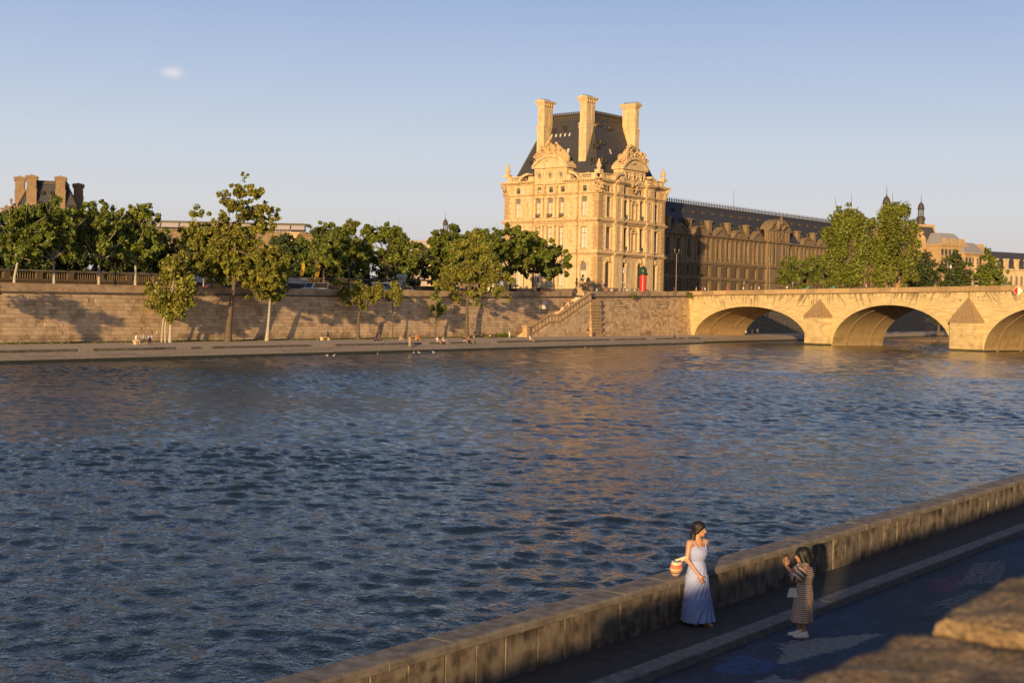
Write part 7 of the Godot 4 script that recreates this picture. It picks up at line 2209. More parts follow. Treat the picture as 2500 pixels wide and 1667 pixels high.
func road_material() -> StandardMaterial3D:
	# street painting in worn layers: navy ground, blue and crimson fields, white arrow shapes
	var w := 2048; var h := 256
	var n1 := noise_image(512, 41, 0.02, 5); var n2 := noise_image(512, 42, 0.15, 3); var n3 := noise_image(512, 43, 0.35, 2)
	var bytes := PackedByteArray(); bytes.resize(w * h * 3)
	var arrow := PackedVector2Array([Vector2(-2.49, 1.76), Vector2(-1.54, 2.06), Vector2(-0.55, 2.81), Vector2(-1.5, 2.78), Vector2(-2.36, 2.66), Vector2(-3.51, 2.41)])
	var arrow2 := PackedVector2Array([Vector2(-5.6, 2.35), Vector2(-4.31, 2.62), Vector2(-4.5, 3.2), Vector2(-6.4, 3.0)])
	var patch := PackedVector2Array([Vector2(4.6, 2.3), Vector2(7.6, 1.75), Vector2(8.2, 2.2), Vector2(5.6, 2.9)])
	var patch2 := PackedVector2Array([Vector2(2.6, 2.6), Vector2(4.4, 2.75), Vector2(4.4, 3.6), Vector2(2.0, 3.4)])
	var blue := PackedVector2Array([Vector2(-4.7, 1.7), Vector2(-3.3, 1.6), Vector2(-3.4, 2.4), Vector2(-4.3, 2.45)])
	for y in h:
		for x in w:
			var p := Vector2(-40.0 + x * 130.0 / w, 1.3 + y * 9.3 / h)
			var a := n1[(y * 2 % 512) * 512 + (x * 2) % 512]; var b := n2[(y * 2 % 512) * 512 + (x * 3) % 512]; var c := n3[y * 512 + (x * 3) % 512]
			var q := p + Vector2((a - 0.5) * 0.5, (b - 0.5) * 0.25)
			var col := Color(0.034, 0.035, 0.044).lerp(Color(0.055, 0.06, 0.085), a)
			var wear := clampf((b - 0.35) * 3.0, 0, 1)
			var band := sin(q.x * 0.55 + q.y * 1.1)
			if band > -0.2: col = col.lerp(Color(0.028, 0.065, 0.16), clampf(band + 0.3, 0, 1) * wear * 0.9)
			if Geometry2D.is_point_in_polygon(q, blue): col = col.lerp(Color(0.03, 0.10, 0.30), 0.8 * wear + 0.15)
			var red := (q.y - 3.0 - 0.16 * (q.x + 3.0)) / 0.6
			if red > 0.0 and red < 1.6 and q.x < 4.5: col = col.lerp(Color(0.17, 0.025, 0.06), wear * 0.85 * clampf(red * 4.0, 0, 1))
			var red2 := absf(q.y - 2.35 + 0.02 * q.x - 0.1 * sin(q.x))
			if q.x > 3.8 and q.x < 7.2 and red2 < 0.28: col = col.lerp(Color(0.22, 0.035, 0.10), wear * 0.85)
			var white := Color(0.36, 0.34, 0.31)
			if Geometry2D.is_point_in_polygon(q, arrow) or Geometry2D.is_point_in_polygon(q, arrow2): col = col.lerp(white * 0.85, 0.55 + 0.35 * wear)
			elif Geometry2D.is_point_in_polygon(q, patch) or Geometry2D.is_point_in_polygon(q, patch2): col = col.lerp(white * 0.7, 0.75 * wear)
			if c > 0.66 and a > 0.52: col = col.lerp(Color(0.16, 0.18, 0.22), (c - 0.66) * 3.0)
			col = col.linear_to_srgb()
			var k := (y * w + x) * 3
			bytes[k] = int(col.r * 255.0); bytes[k + 1] = int(col.g * 255.0); bytes[k + 2] = int(col.b * 255.0)
	var m := StandardMaterial3D.new()
	m.albedo_texture = ImageTexture.create_from_image(Image.create_from_data(w, h, false, Image.FORMAT_RGB8, bytes))
	m.roughness = 0.85
	m.cull_mode = BaseMaterial3D.CULL_DISABLED
	return m

func slab_materials():
	# soot-stained limestone slabs: dark vertical runs on paler stone
	M.slab = []
	for k in 3:
		var a := noise_image(512, 50 + k, 0.008, 5); var b := noise_image(512, 60 + k, 0.012, 4, 0.3); var c := noise_image(512, 70 + k, 0.4, 2)
		var t := color_texture(512, [[a, 0.4], [b, 0.42], [c, 0.18]], [[0.28, Color(0.03, 0.025, 0.02)], [0.42, Color(0.09, 0.073, 0.055)], [0.52, Color(0.19, 0.155, 0.115)], [0.72, Color(0.29, 0.24, 0.18)]])
		M.slab.append(stone(t, 0.6 + 0.13 * k, Color(1, 1, 1), 0.9, M.bump, 0.8))

# ------------------------------------------------------------------ small people
func figure_bones(pose: String, top: Color, low: Color, skin: Color, hair: Color) -> Array:
	var b := []
	var hip := Vector3(0, 0.9, 0); var kn := [Vector3(0.09, 0.48, 0.03), Vector3(-0.09, 0.48, 0.03)]; var ft := [Vector3(0.1, 0.06, 0), Vector3(-0.1, 0.06, 0)]
	var ch := Vector3(0, 1.36, 0); var el := [Vector3(0.26, 1.1, 0), Vector3(-0.26, 1.1, 0)]; var hd := [Vector3(0.25, 0.86, 0.1), Vector3(-0.25, 0.86, 0.1)]
	if pose == "walk":
		kn = [Vector3(0.09, 0.5, 0.2), Vector3(-0.09, 0.46, -0.05)]; ft = [Vector3(0.09, 0.08, 0.28), Vector3(-0.09, 0.1, -0.36)]
		hd = [Vector3(0.25, 0.98, -0.12), Vector3(-0.25, 0.98, 0.3)]; el = [Vector3(0.26, 1.12, -0.12), Vector3(-0.26, 1.12, 0.08)]
	elif pose == "bench":
		hip = Vector3(0, 0.52, 0); ch = Vector3(0, 0.98, 0.08); kn = [Vector3(0.12, 0.5, 0.42), Vector3(-0.12, 0.5, 0.42)]; ft = [Vector3(0.12, 0.06, 0.46), Vector3(-0.12, 0.06, 0.5)]
		el = [Vector3(0.26, 0.74, 0.14), Vector3(-0.26, 0.74, 0.14)]; hd = [Vector3(0.12, 0.64, 0.36), Vector3(-0.12, 0.64, 0.36)]
	elif pose == "ground":
		hip = Vector3(0, 0.13, 0); ch = Vector3(0, 0.56, 0.06); kn = [Vector3(0.13, 0.42, 0.36), Vector3(-0.13, 0.42, 0.36)]; ft = [Vector3(0.12, 0.06, 0.64), Vector3(-0.12, 0.06, 0.64)]
		el = [Vector3(0.27, 0.36, 0.16), Vector3(-0.27, 0.36, 0.16)]; hd = [Vector3(0.1, 0.42, 0.42), Vector3(-0.1, 0.42, 0.42)]
	elif pose == "edge":
		hip = Vector3(0, 0.13, 0); ch = Vector3(0, 0.56, -0.08); kn = [Vector3(0.12, 0.2, 0.44), Vector3(-0.12, 0.26, 0.42)]; ft = [Vector3(0.13, -0.12, 0.8), Vector3(-0.12, -0.1, 0.78)]
		el = [Vector3(0.29, 0.32, -0.24), Vector3(-0.27, 0.36, 0.1)]; hd = [Vector3(0.28, 0.06, -0.3), Vector3(-0.12, 0.34, 0.36)]
	var nk := ch + Vector3(0, 0.12, 0.01); var hc := nk + Vector3(0, 0.16, 0.03)
	b.append([hip, hip + Vector3(0, 0.12, 0), 0.15, 0.14, low]); b.append([hip + Vector3(0, 0.16, 0), ch, 0.13, 0.14, top]); b.append([ch + Vector3(0.14, 0.03, 0), ch + Vector3(-0.14, 0.03, 0), 0.08, 0.08, top])
	for k in 2:
		var sx := 1.0 if k == 0 else -1.0
		b.append([hip + Vector3(0.08 * sx, 0, 0), kn[k], 0.09, 0.065, low]); b.append([kn[k], ft[k], 0.06, 0.042, low if pose != "edge" else skin]); b.append([ft[k], ft[k] + Vector3(0, -0.02, 0.13), 0.045, 0.035, Color(0.2, 0.2, 0.2)])
		b.append([ch + Vector3(0.19 * sx, 0.02, 0), el[k], 0.055, 0.045, top]); b.append([el[k], hd[k], 0.042, 0.034, skin]); b.append([hd[k], hd[k] + (hd[k] - el[k]).normalized() * 0.09, 0.036, 0.025, skin])
	b.append([nk, hc, 0.055, 0.06, skin]); b.append([hc + Vector3(0, -0.02, 0.015), hc + Vector3(0, 0.03, 0.01), 0.09, 0.095, skin])
	b.append([hc + Vector3(0, 0.05, -0.035), hc + Vector3(0, 0.07, -0.01), 0.095, 0.09, hair]); b.append([hc + Vector3(0, 0.03, -0.06), hc + Vector3(0, -0.08, -0.06), 0.08, 0.06, hair])
	return b

func far_person(pose: String, at: Vector3, turn: float, top: Color, low: Color, label: String, group: String, hair := Color(0.03, 0.018, 0.012), scale_ := 1.0):
	var st := MB.new(); st.colored = true
	body_mesh(st, figure_bones(pose, top, low, Color(0.42, 0.22, 0.13), hair), 0.034, 0.03)
	var o := base("person", at, turn)
	tag(o, label, "person", group)
	put("body", st.mesh(), M.people, o)
	o.scale = Vector3.ONE * scale_

func bench(s: float, t: float, label: String, turn := 0.0):
	var o := base("stone_bench", quay(s, QY, t), QUAY_TURN + turn)
	tag(o, label, "bench", "stone benches on the lower quay")
	var st := MB.new(); st.rounded(-1.1, 0.34, -0.28, 1.1, 0.48, 0.28, 0.03)
	put("seat", st.mesh(), M.lime, o)
	for x in [-0.75, 0.75]:
		st = MB.new(); st.rounded(x - 0.2, 0, -0.22, x + 0.2, 0.345, 0.22, 0.02)
		put("block_leg", st.mesh(), M.lime, o)

func make_people():
	var white := Color(0.66, 0.63, 0.58); var dark := Color(0.03, 0.03, 0.035); var navy := Color(0.03, 0.045, 0.10); var beige := Color(0.45, 0.34, 0.22)
	var orange := Color(0.62, 0.22, 0.04); var grey := Color(0.2, 0.2, 0.2); var red := Color(0.4, 0.05, 0.04); var tan_ := Color(0.42, 0.24, 0.14)
	var gq := "people on the lower quay"
	var T := QUAY_TURN
	var q := func(s: float, t: float) -> Vector3: return quay(s, QY, t)
	bench(-53.6, 6.9, "stone bench under the three sitters by the bushy tree")
	far_person("bench", q.call(-54.4, 6.95), T + 40, white, beige, "person in white shirt on the bench by the bushy tree, leftmost sitter", gq)
	far_person("bench", q.call(-53.2, 7.0), T - 20, Color(0.3, 0.34, 0.42), dark, "person in pale blue shirt in the middle of the bench by the bushy tree", gq)
	far_person("bench", q.call(-51.7, 6.6), T - 50, white, navy, "person in white top seated apart at the right end near the bushy tree", gq)
	bench(-12.4, 2.4, "pale stone bench below the quay wall left of the bent tree")
	far_person("bench", q.call(-12.0, 2.45), T + 70, dark, dark, "person with long dark hair resting on the pale bench by the bent tree", gq)
	far_person("ground", q.call(-9.6, 9.5), T, navy, dark, "person in navy sitting on the ground, left of the close couple", gq)
	far_person("ground", q.call(-8.8, 9.6), T + 15, Color(0.25, 0.06, 0.05), dark, "person in dark red sitting on the ground, right of the close couple", gq)
	far_person("ground", q.call(-1.6, 8.3), T - 10, tan_, beige, "person sitting alone on the quay by the slender young tree", gq)
	far_person("ground", q.call(2.2, 8.6), T + 20, orange, orange, "person in bright orange sitting on the quay", gq, Color(0.03, 0.02, 0.01), 1.1)
	far_person("ground", q.call(4.0, 7.6), T - 30, Color(0.35, 0.10, 0.05), dark, "person in rust top sitting beside the one in orange", gq)
	far_person("stand", quay(-12.8, 0.62, 18.2), T + 150, tan_, beige, "person in bathing clothes standing on the sloping bank near the water", gq)
	far_person("edge", q.call(-3.9, 16.9), T - 15, white, beige, "person in white sitting on the quay edge, left of the white pair", gq)
	far_person("edge", q.call(-2.2, 16.8), T + 20, Color(0.5, 0.42, 0.4), Color(0.3, 0.3, 0.36), "person in pale clothes leaning back on the quay edge beside the white shirt", gq)
	bench(29.2, 1.2, "low stone bench at the wall beside the broad riverside tree")
	far_person("bench", q.call(30.6, 1.2), T + 10, dark, dark, "person in black on the bench at the wall by the broad tree", gq)
	far_person("edge", q.call(3.3, 16.9), T - 20, dark, beige, "person in black top on the quay edge, left of the bare-legged pair", gq)
	far_person("edge", q.call(4.6, 16.9), T + 12, Color(0.4, 0.22, 0.08), dark, "person in brown top on the quay edge, right of the bare-legged pair", gq)
	far_person("ground", q.call(28.4, 5.6), T + 60, tan_, dark, "person crouched on the quay near the round bush, left one", gq)
	far_person("ground", q.call(29.8, 5.4), T - 60, dark, beige, "person in dark top crouched on the quay near the round bush, right one", gq)
	far_person("walk", q.call(31.0, 8.0), T + 90, grey, white, "person in white shorts walking before the quay stair", gq)
	far_person("edge", q.call(23.2, 16.9), T - 10, white, beige, "person leaning back on the quay edge below the stair", gq)
	far_person("walk", q.call(66.0, 4.6), T + 90, dark, tan_, "runner in black below the stair's side wall", gq)
	far_person("edge", q.call(80.5, 16.6), T - 10, navy, dark, "person on the quay edge nearest the bridge", gq)
	for k in 3: far_person("bench" if k < 2 else "stand", quay(128.0 + k * 2.4, QY, 12.6 + k * 0.5), T - 20.0 + k * 40.0, [white, dark, grey][k], dark, ["person in white on the quay under the first arch, leftmost of three", "person in black on the quay under the first arch, middle of three", "person in grey standing under the first arch, rightmost of three"][k], "people under the bridge")
	# on the stair and the street
	var gs := "people on the upper street"
	far_person("walk", quay(63.4, 6.3, 0.6), T - 90, dark, dark, "person in black going down the quay stair, lower one", gs)
	far_person("walk", quay(65.4, 6.9, 0.8), T - 90, red, dark, "person in dark red going down the quay stair, upper one", gs)
	far_person("stand", quay(70.6, 8.4, 0.9), T + 20, white, white, "person dressed all in white at the head of the quay stair", gs)
	var y := func(s: float) -> float: return parapet_y(s) - 1.0
	far_person("stand", quay(77.6, y.call(77.6), 0.2), T, white, grey, "person in white top leaning on the parapet by the stair pier", gs)
	far_person("stand", quay(78.9, y.call(78.9), 0.0), T + 30, dark, dark, "person in black beside the white top at the stair pier", gs)
	far_person("walk", quay(85.2, y.call(85.2), -1.6), T + 90, orange, dark, "person in orange walking under the round blue sign", gs)
	far_person("walk", quay(86.9, y.call(86.9), -1.2), T + 90, white, grey, "person in white walking right of the round blue sign", gs)
	far_person("walk", quay(91.0, y.call(91.0), -1.4), T - 90, beige, dark, "person in beige walking near the middle of the pavilion front", gs)
	far_person("walk", quay(93.6, y.call(93.6), -1.0), T - 90, white, dark, "stooping person in white above the hanging shrub", gs)
	far_person("stand", quay(97.4, y.call(97.4), -1.0), T, white, beige, "person in white standing at the foot of the white sign pole", gs)
	far_person("bench", quay(112.4, y.call(112.4) + 0.5, 1.3), T, dark, dark, "person in black sitting on the parapet below the red column", gs)
	var by := func(x: float) -> float: return bridge_top(x) - 1.05
	var gb := "people crossing the bridge"
	for p in [[2.0, -2.0, beige, "person in beige at the bridge's left end"], [3.8, -2.2, red, "person in red at the bridge's left end"], [5.0, -1.8, white, "person in white at the bridge's left end"], [16.6, -2.0, white, "person in white walking over the first arch, leftmost of three"], [18.9, -2.0, grey, "person in grey walking over the first arch, middle of three"], [21.0, -2.2, white, "person in white walking over the first arch, rightmost of three"], [27.4, -2.0, dark, "person in black crossing before the low trees"], [29.0, -2.2, white, "person in white crossing before the low trees"], [50.4, -1.6, Color(0.5, 0.42, 0.2), "person in a hat crossing below the plane tree"]]:
		far_person("walk", bridge(p[0], by.call(p[0]) + 0.15, p[1]), BRIDGE_TURN + 90.0, p[2], dark, p[3], gb, Color(0.1, 0.07, 0.05), 1.08)

# ------------------------------------------------------------------ vehicles
func car(label: String, at: Vector3, turn: float, paint: Color, kind: String):
	var o := base("parked_car" if kind != "van" else "parked_van", at, turn)
	tag(o, label, "car" if kind != "van" else "van", "vehicles on the upper quay")
	var L := 4.4; var H := 1.46; var W := 1.76
	var prof := [Vector2(-2.2, 0.35), Vector2(2.2, 0.35), Vector2(2.22, 0.75), Vector2(1.2, 0.92), Vector2(-1.9, 0.95), Vector2(-2.22, 0.85)]
	var cab := [Vector2(1.1, 0.9), Vector2(0.35, 1.44), Vector2(-1.2, 1.46), Vector2(-1.95, 0.95)]
	if kind == "suv":
		prof = [Vector2(-2.2, 0.4), Vector2(2.2, 0.4), Vector2(2.2, 0.95), Vector2(1.1, 1.08), Vector2(-2.15, 1.1), Vector2(-2.2, 0.9)]
		cab = [Vector2(1.0, 1.06), Vector2(0.4, 1.68), Vector2(-1.9, 1.7), Vector2(-2.1, 1.08)]
	elif kind == "van":
		prof = [Vector2(-2.4, 0.4), Vector2(2.4, 0.4), Vector2(2.4, 1.0), Vector2(1.7, 1.15), Vector2(-2.4, 1.15)]
		cab = [Vector2(1.7, 1.12), Vector2(1.1, 1.95), Vector2(-2.35, 2.0), Vector2(-2.4, 1.12)]
	var pm := plain(paint.r, paint.g, paint.b, 0.25, 0.0)
	var st := MB.new(); st.extrude(PackedVector2Array(prof), -W / 2, W / 2)
	put("body", st.mesh(), pm, o)
	st = MB.new(); st.extrude(PackedVector2Array(cab), -W / 2 + 0.12, W / 2 - 0.12)
	put("cabin", st.mesh(), pm, o)
	var c := Vector2.ZERO
	for p in cab: c += p / cab.size()
	var win := PackedVector2Array(); for p in cab: win.append(p.lerp(c, 0.17))
	st = MB.new(); st.extrude(win, -W / 2 + 0.1, W / 2 - 0.1)
	put("side_window", st.mesh(), M.pane_dark, o)
	for e in [[cab[0], cab[1]], [cab[3], cab[2]]]:
		st = MB.new()
		var a: Vector2 = e[0].lerp(e[1], 0.12); var b: Vector2 = e[0].lerp(e[1], 0.9)
		var n := 0.015 * (1.0 if e[0].x > 0 else -1.0)
		st.quad(Vector3(a.x + n, a.y, -0.68), Vector3(a.x + n, a.y, 0.68), Vector3(b.x + n, b.y, 0.64), Vector3(b.x + n, b.y, -0.64))
		put("windscreen", st.mesh(), M.pane_dark, o)
	for x in [-1.35, 1.4]:
		for z in [-1, 1]:
			st = MB.new(); st.lathe([[0.2, 0.0], [0.32, 0.02], [0.33, 0.1], [0.33, 0.18], [0.3, 0.2]], 14)
			var wh := put("wheel", st.mesh(), plain(0.02, 0.02, 0.02, 0.8), o)
			wh.transform = Transform3D(Basis(Vector3.RIGHT, PI / 2 * z), Vector3(x, 0.33, z * (W / 2 - 0.16)))
			st = MB.new(); st.lathe([[0.001, 0.17], [0.1, 0.19], [0.19, 0.16]], 10)
			put("rim", st.mesh(), M.zinc, wh)
	for z in [-0.68, 0.68]:
		st = MB.new(); st.blob(Vector3(2.18, 0.72, z), Vector3(0.06, 0.09, 0.16), 8, 5)
		put("headlight", st.mesh(), M.zinc, o)
		st = MB.new(); st.box(-2.44 if kind == "van" else -2.25, 0.8, z - 0.12, -2.36 if kind == "van" else -2.15, 1.12 if kind != "van" else 1.5, z + 0.12)
		put("taillight", st.mesh(), plain(0.5, 0.02, 0.015, 0.3), o)

func pole_thing(called: String, label: String, category: String, at: Vector3, h: float, r: float, mat: Material, group := "") -> Node3D:
	var o := base(called, at, QUAY_TURN)
	tag(o, label, category, group)
	var st := MB.new(); st.lathe([[r * 2.2, 0], [r * 2.2, 0.15], [r * 1.3, 0.5], [r, 0.9], [r * 0.8, h], [0.001, h + 0.02]], 8)
	put("pole", st.mesh(), mat, o)
	return o

func disc(r: float, th: float) -> ArrayMesh:
	var p := PackedVector2Array()
	for k in 20: p.append(Vector2(cos(TAU * k / 20.0), sin(TAU * k / 20.0)) * r)
	var st := MB.new(); st.extrude(p, 0, th)
	return st.mesh()

func traffic_light(label: String, at: Vector3, lit: int, turn := 0.0):
	var o := pole_thing("traffic_light", label, "traffic light", at, 3.4, 0.06, M.iron, "traffic lights along the quay")
	o.rotation_degrees.y = QUAY_TURN + turn
	var st := MB.new(); st.rounded(-0.16, 2.75, -0.02, 0.16, 3.75, 0.2, 0.04)
	put("housing", st.mesh(), M.iron, o)
	for k in 3:
		st = MB.new(); st.lathe([[0.001, 0.0], [0.09, 0.0], [0.1, 0.1]], 10)
		var on := k == lit
		var m: StandardMaterial3D = plain([0.5, 0.45, 0.02][k] if on else 0.05, [0.03, 0.25, 0.5][k] if on else 0.05, [0.02, 0.02, 0.25][k] if on else 0.05, 0.4)
		var l := put("lens", st.mesh(), m, o)
		l.transform = Transform3D(Basis(Vector3.RIGHT, PI / 2), Vector3(0, 3.55 - k * 0.3, 0.2))
		st = MB.new(); st.box(-0.12, 3.63 - k * 0.3, 0.18, 0.12, 3.66 - k * 0.3, 0.42)
		put("visor", st.mesh(), M.iron, o)

func street_lamp(label: String, at: Vector3, h: float, kind: String):
	var o := pole_thing("street_lamp", label, "lamp", at, h, 0.07, M.iron if kind != "bow" else plain(0.4, 0.29, 0.18, 0.5), "street lamps")
	var st := MB.new()
	if kind == "lantern":
		st.lathe([[0.1, h], [0.12, h + 0.1], [0.28, h + 0.7], [0.3, h + 0.72], [0.18, h + 0.95], [0.05, h + 1.1], [0.001, h + 1.25]], 6)
		put("lantern", st.mesh(), M.iron, o)
		st = MB.new(); st.lathe([[0.13, h + 0.12], [0.27, h + 0.68]], 6)
		put("glass", st.mesh(), plain(0.5, 0.45, 0.35, 0.2), o)
	elif kind == "globe":
		st.lathe([[0.08, h], [0.2, h + 0.1], [0.26, h + 0.4], [0.2, h + 0.62], [0.06, h + 0.75], [0.001, h + 0.95]], 10)
		put("globe", st.mesh(), plain(0.5, 0.47, 0.42, 0.3), o)
	else:   # two curved arms
		for s in [-1, 1]:
			var pts := []
			for k in 9:
				var t := PI / 2 * k / 8.0
				pts.append(Vector3(sin(t) * 1.2 * s, h + 1.0 - cos(t) * 1.0, 0))
			st = MB.new(); st.tube(pts, [0.045], 6)
			put("arm", st.mesh(), plain(0.4, 0.29, 0.18, 0.5), o)
			st = MB.new(); st.blob(Vector3(1.2 * s, h + 1.15, 0), Vector3(0.12, 0.18, 0.12), 8, 5)
			put("lamp_head", st.mesh(), M.zinc, o)

func sign_disc(label: String, at: Vector3, h: float, r: float, face: Color, rim: Color, bar: Color, turn := 0.0):
	var o := pole_thing("road_sign", label, "sign", at, h + r, 0.035, M.zinc, "road signs along the quay")
	o.rotation_degrees.y = QUAY_TURN + turn
	var a := put("rim", disc(r, 0.03), plain(rim.r, rim.g, rim.b, 0.4), o); a.position = Vector3(0, h, 0.05)
	a = put("face", disc(r * 0.78, 0.02), plain(face.r, face.g, face.b, 0.4), o); a.position = Vector3(0, h, 0.075)
	var st := MB.new(); st.box(-r * 0.6, h - r * 0.16, 0.09, r * 0.6, h + r * 0.16, 0.105)
	a = put("bar", st.mesh(), plain(bar.r, bar.g, bar.b, 0.4), o)

func make_street():
	var y := func(s: float) -> float: return parapet_y(s) - 1.0
	var at := func(s: float, t: float) -> Vector3: return quay(s, parapet_y(s) - 1.0, t)
	# garden terrace with balustrade behind the street trees
	var g := base("garden_terrace", QUAY_O, QUAY_TURN)
	tag(g, "grey garden terrace wall with a long stone balustrade behind the street trees", "balustrade")
	var st := MB.new()
	strip(st, s_range(-110, 60, 10.0), [[-26.0, -1.2], [-22.0, -1.2], [-22.0, 0.45], [-26.0, 0.45]])
	put("terrace_wall", st.mesh(), M.gallery_low, g)
	st = MB.new(); strip(st, s_range(-110, 60, 10.0), [[-22.4, 0.45], [-21.85, 0.45], [-21.85, 0.8], [-22.4, 0.8]])
	put("plinth", st.mesh(), M.gallery_low, g)
	st = MB.new(); strip(st, s_range(-110, 60, 10.0), [[-22.4, 1.75], [-21.8, 1.75], [-21.8, 2.05], [-22.4, 2.05]])
	put("top_rail", st.mesh(), M.quay_dark, g)  # dark stone here: the shade of the trees put into the rail colour
	var bm := baluster_mesh(0.95)
	var s := -78.0
	var k := 0
	while s < 40.0:
		if k % 12 == 0:
			st = MB.new(); st.box(-0.55, 0, -0.25, 0.55, 0.96, 0.22)
			put("die", st.mesh(), M.gallery_low, g).position = Vector3(s + 0.2, parapet_y(s) + 0.79, -22.1)
			s += 0.85
		else:
			if s < -18.0 or s > 8.0: put("baluster", bm, M.gallery_low, g).position = Vector3(s, parapet_y(s) + 0.79, -22.1)
			s += 0.42
		k += 1
	# building-site hoarding, container and yellow feather flags
	var h := base("site_hoarding", at.call(-17.5, -16.0), QUAY_TURN)
	tag(h, "white corrugated hoarding with dark cloth fence behind the poplar trunk", "hoarding")
	st = MB.new()
	for j in 38: st.box(-5.7 + j * 0.3, 1.75, -0.05 - 0.04 * (j % 2), -5.42 + j * 0.3, 2.95, 0.0 + 0.05 * (j % 2))
	put("corrugated_panel", st.mesh(), plain(0.5, 0.5, 0.5, 0.5), h)
	st = MB.new(); st.box(-5.7, 0, -0.02, 5.7, 1.72, 0.02)
	put("cloth_fence", st.mesh(), plain(0.035, 0.037, 0.045, 0.8), h)
	for j in 6:
		st = MB.new(); st.box(-5.72 + j * 2.28, 0, 0.03, -5.66 + j * 2.28, 3.0, 0.09)
		put("post", st.mesh(), M.zinc, h)
	h = base("site_container", at.call(-1.5, -14.0), QUAY_TURN)
	tag(h, "long pale grey site container below the yellow flags", "container")
	st = MB.new(); st.rounded(-6.0, 0.3, -2.2, 4.4, 3.0, 0.0, 0.05)
	put("box", st.mesh(), plain(0.42, 0.42, 0.41, 0.5), h)
	st = MB.new(); st.box(-6.05, 2.86, -2.25, 4.45, 3.02, 0.05); st.box(-6.05, 0.0, 0.0, 4.45, 1.9, 0.04)
	put("dark_skirt", st.mesh(), plain(0.04, 0.042, 0.05, 0.7), h)
	var font := SystemFont.new(); font.font_names = PackedStringArray(["Droid Sans"]); font.font_weight = 700
	for q in [[1.5, -15.0, 5.4, "yellow feather flag lettered SNTPP, the brighter left one"], [3.0, -13.0, 5.2, "yellow feather flag lettered SNTPP, the shaded right one"]]:
		var f := base("feather_flag", at.call(q[0], q[1]), QUAY_TURN - 15.0)
		tag(f, q[3], "flag", "yellow feather flags")
		var pts := PackedVector2Array()
		var lean := 0.26
		for p in [[0.0, 1.6], [0.62, 1.6], [0.7, 4.2], [0.6, 4.9], [0.3, 5.35], [0.1, 5.4], [0.0, 4.9]]: pts.append(Vector2(p[0] + lean * (p[1] - 1.6), p[1] * q[2] / 5.4))
		st = MB.new(); st.extrude(pts, -0.01, 0.01)
		put("cloth", st.mesh(), plain(0.68, 0.42, 0.03, 0.7), f)
		st = MB.new(); st.tube([Vector3(-0.4, 0, 0), Vector3(-0.02, 1.5, 0), Vector3(lean * 3.2, 4.9, 0), Vector3(lean * 3.6 + 0.25, 5.35 * q[2] / 5.4, 0)], [0.03, 0.025, 0.015, 0.01], 5)
		put("pole", st.mesh(), M.iron, f)
		var tm := TextMesh.new(); tm.text = "SNTPP"; tm.font = font; tm.font_size = 64; tm.pixel_size = 0.0098; tm.depth = 0.012
		var tx := put("lettering", tm, plain(0.02, 0.02, 0.02, 0.6), f)
		tx.transform = Transform3D(Basis(Vector3(0, 0, 1), PI / 2 - lean), Vector3(0.36 + lean * 1.7, 3.2, 0.015))
	# portable toilets
	for q in [[8.3, Color(0.02, 0.05, 0.13), "dark blue portable toilet, leftmost of three cabins"], [10.9, Color(0.02, 0.05, 0.13), "dark blue portable toilet in the middle of three cabins"], [13.5, Color(0.02, 0.11, 0.10), "green portable toilet, rightmost of three cabins"]]:
		var f := base("portable_toilet", at.call(q[0], -4.0), QUAY_TURN)
		tag(f, q[2], "toilet", "portable toilets on the upper quay")
		st = MB.new(); st.rounded(-0.58, 0, -0.58, 0.58, 2.05, 0.58, 0.05)
		put("cabin", st.mesh(), plain(q[1].r, q[1].g, q[1].b, 0.4), f)
		st = MB.new(); st.hexa([Vector3(-0.64, 2.05, 0.64), Vector3(0.64, 2.05, 0.64), Vector3(0.64, 2.05, -0.64), Vector3(-0.64, 2.05, -0.64), Vector3(-0.4, 2.3, 0.4), Vector3(0.4, 2.3, 0.4), Vector3(0.4, 2.3, -0.4), Vector3(-0.4, 2.3, -0.4)])
		put("roof", st.mesh(), plain(0.55, 0.55, 0.55, 0.4), f)
		st = MB.new(); st.box(-0.42, 0.1, 0.58, 0.42, 1.9, 0.61)
		put("door", st.mesh(), plain(q[1].r * 0.8, q[1].g * 0.8, q[1].b * 0.8, 0.4), f)
	# white kiosk, awning stall, gate pier, monument
	var o := base("kiosk", at.call(26.4, -12.0), QUAY_TURN)
	tag(o, "small white round-topped kiosk right of the green toilet", "kiosk")
	st = MB.new(); st.lathe([[0.7, 0], [0.7, 3.0], [0.95, 3.1], [0.98, 3.7], [0.85, 3.85], [0.001, 3.9]], 14)
	put("drum", st.mesh(), plain(0.6, 0.57, 0.52, 0.5), o)
	st = MB.new(); st.box(-0.4, 1.5, 0.55, 0.4, 2.6, 0.75)
	put("window", st.mesh(), M.pane_dark, o)
	o = base("food_stall", at.call(43.9, -10.0), QUAY_TURN)
	tag(o, "low stall with a long bright yellow awning behind the broad riverside tree", "stall")
	st = MB.new(); st.hexa([Vector3(-2.4, 3.0, 1.0), Vector3(2.4, 3.0, 1.0), Vector3(2.4, 3.2, -0.6), Vector3(-2.4, 3.2, -0.6), Vector3(-2.4, 3.12, 1.0), Vector3(2.4, 3.12, 1.0), Vector3(2.4, 3.35, -0.6), Vector3(-2.4, 3.35, -0.6)])
	put("awning", st.mesh(), plain(0.75, 0.55, 0.05, 0.6), o)
	st = MB.new(); st.box(-2.2, 0, -0.6, 2.2, 1.1, 0.4)
	put("counter", st.mesh(), M.wood, o)
	for x in [-2.2, 2.2]:
		st = MB.new(); st.box(x - 0.04, 0, 0.8, x + 0.04, 3.05, 0.88)
		put("post", st.mesh(), M.iron, o)
	o = base("gate_pier", at.call(53.4, -10.0), QUAY_TURN)
	tag(o, "pale stone gate pier with a rounded figure on top left of the pavilion", "pier")
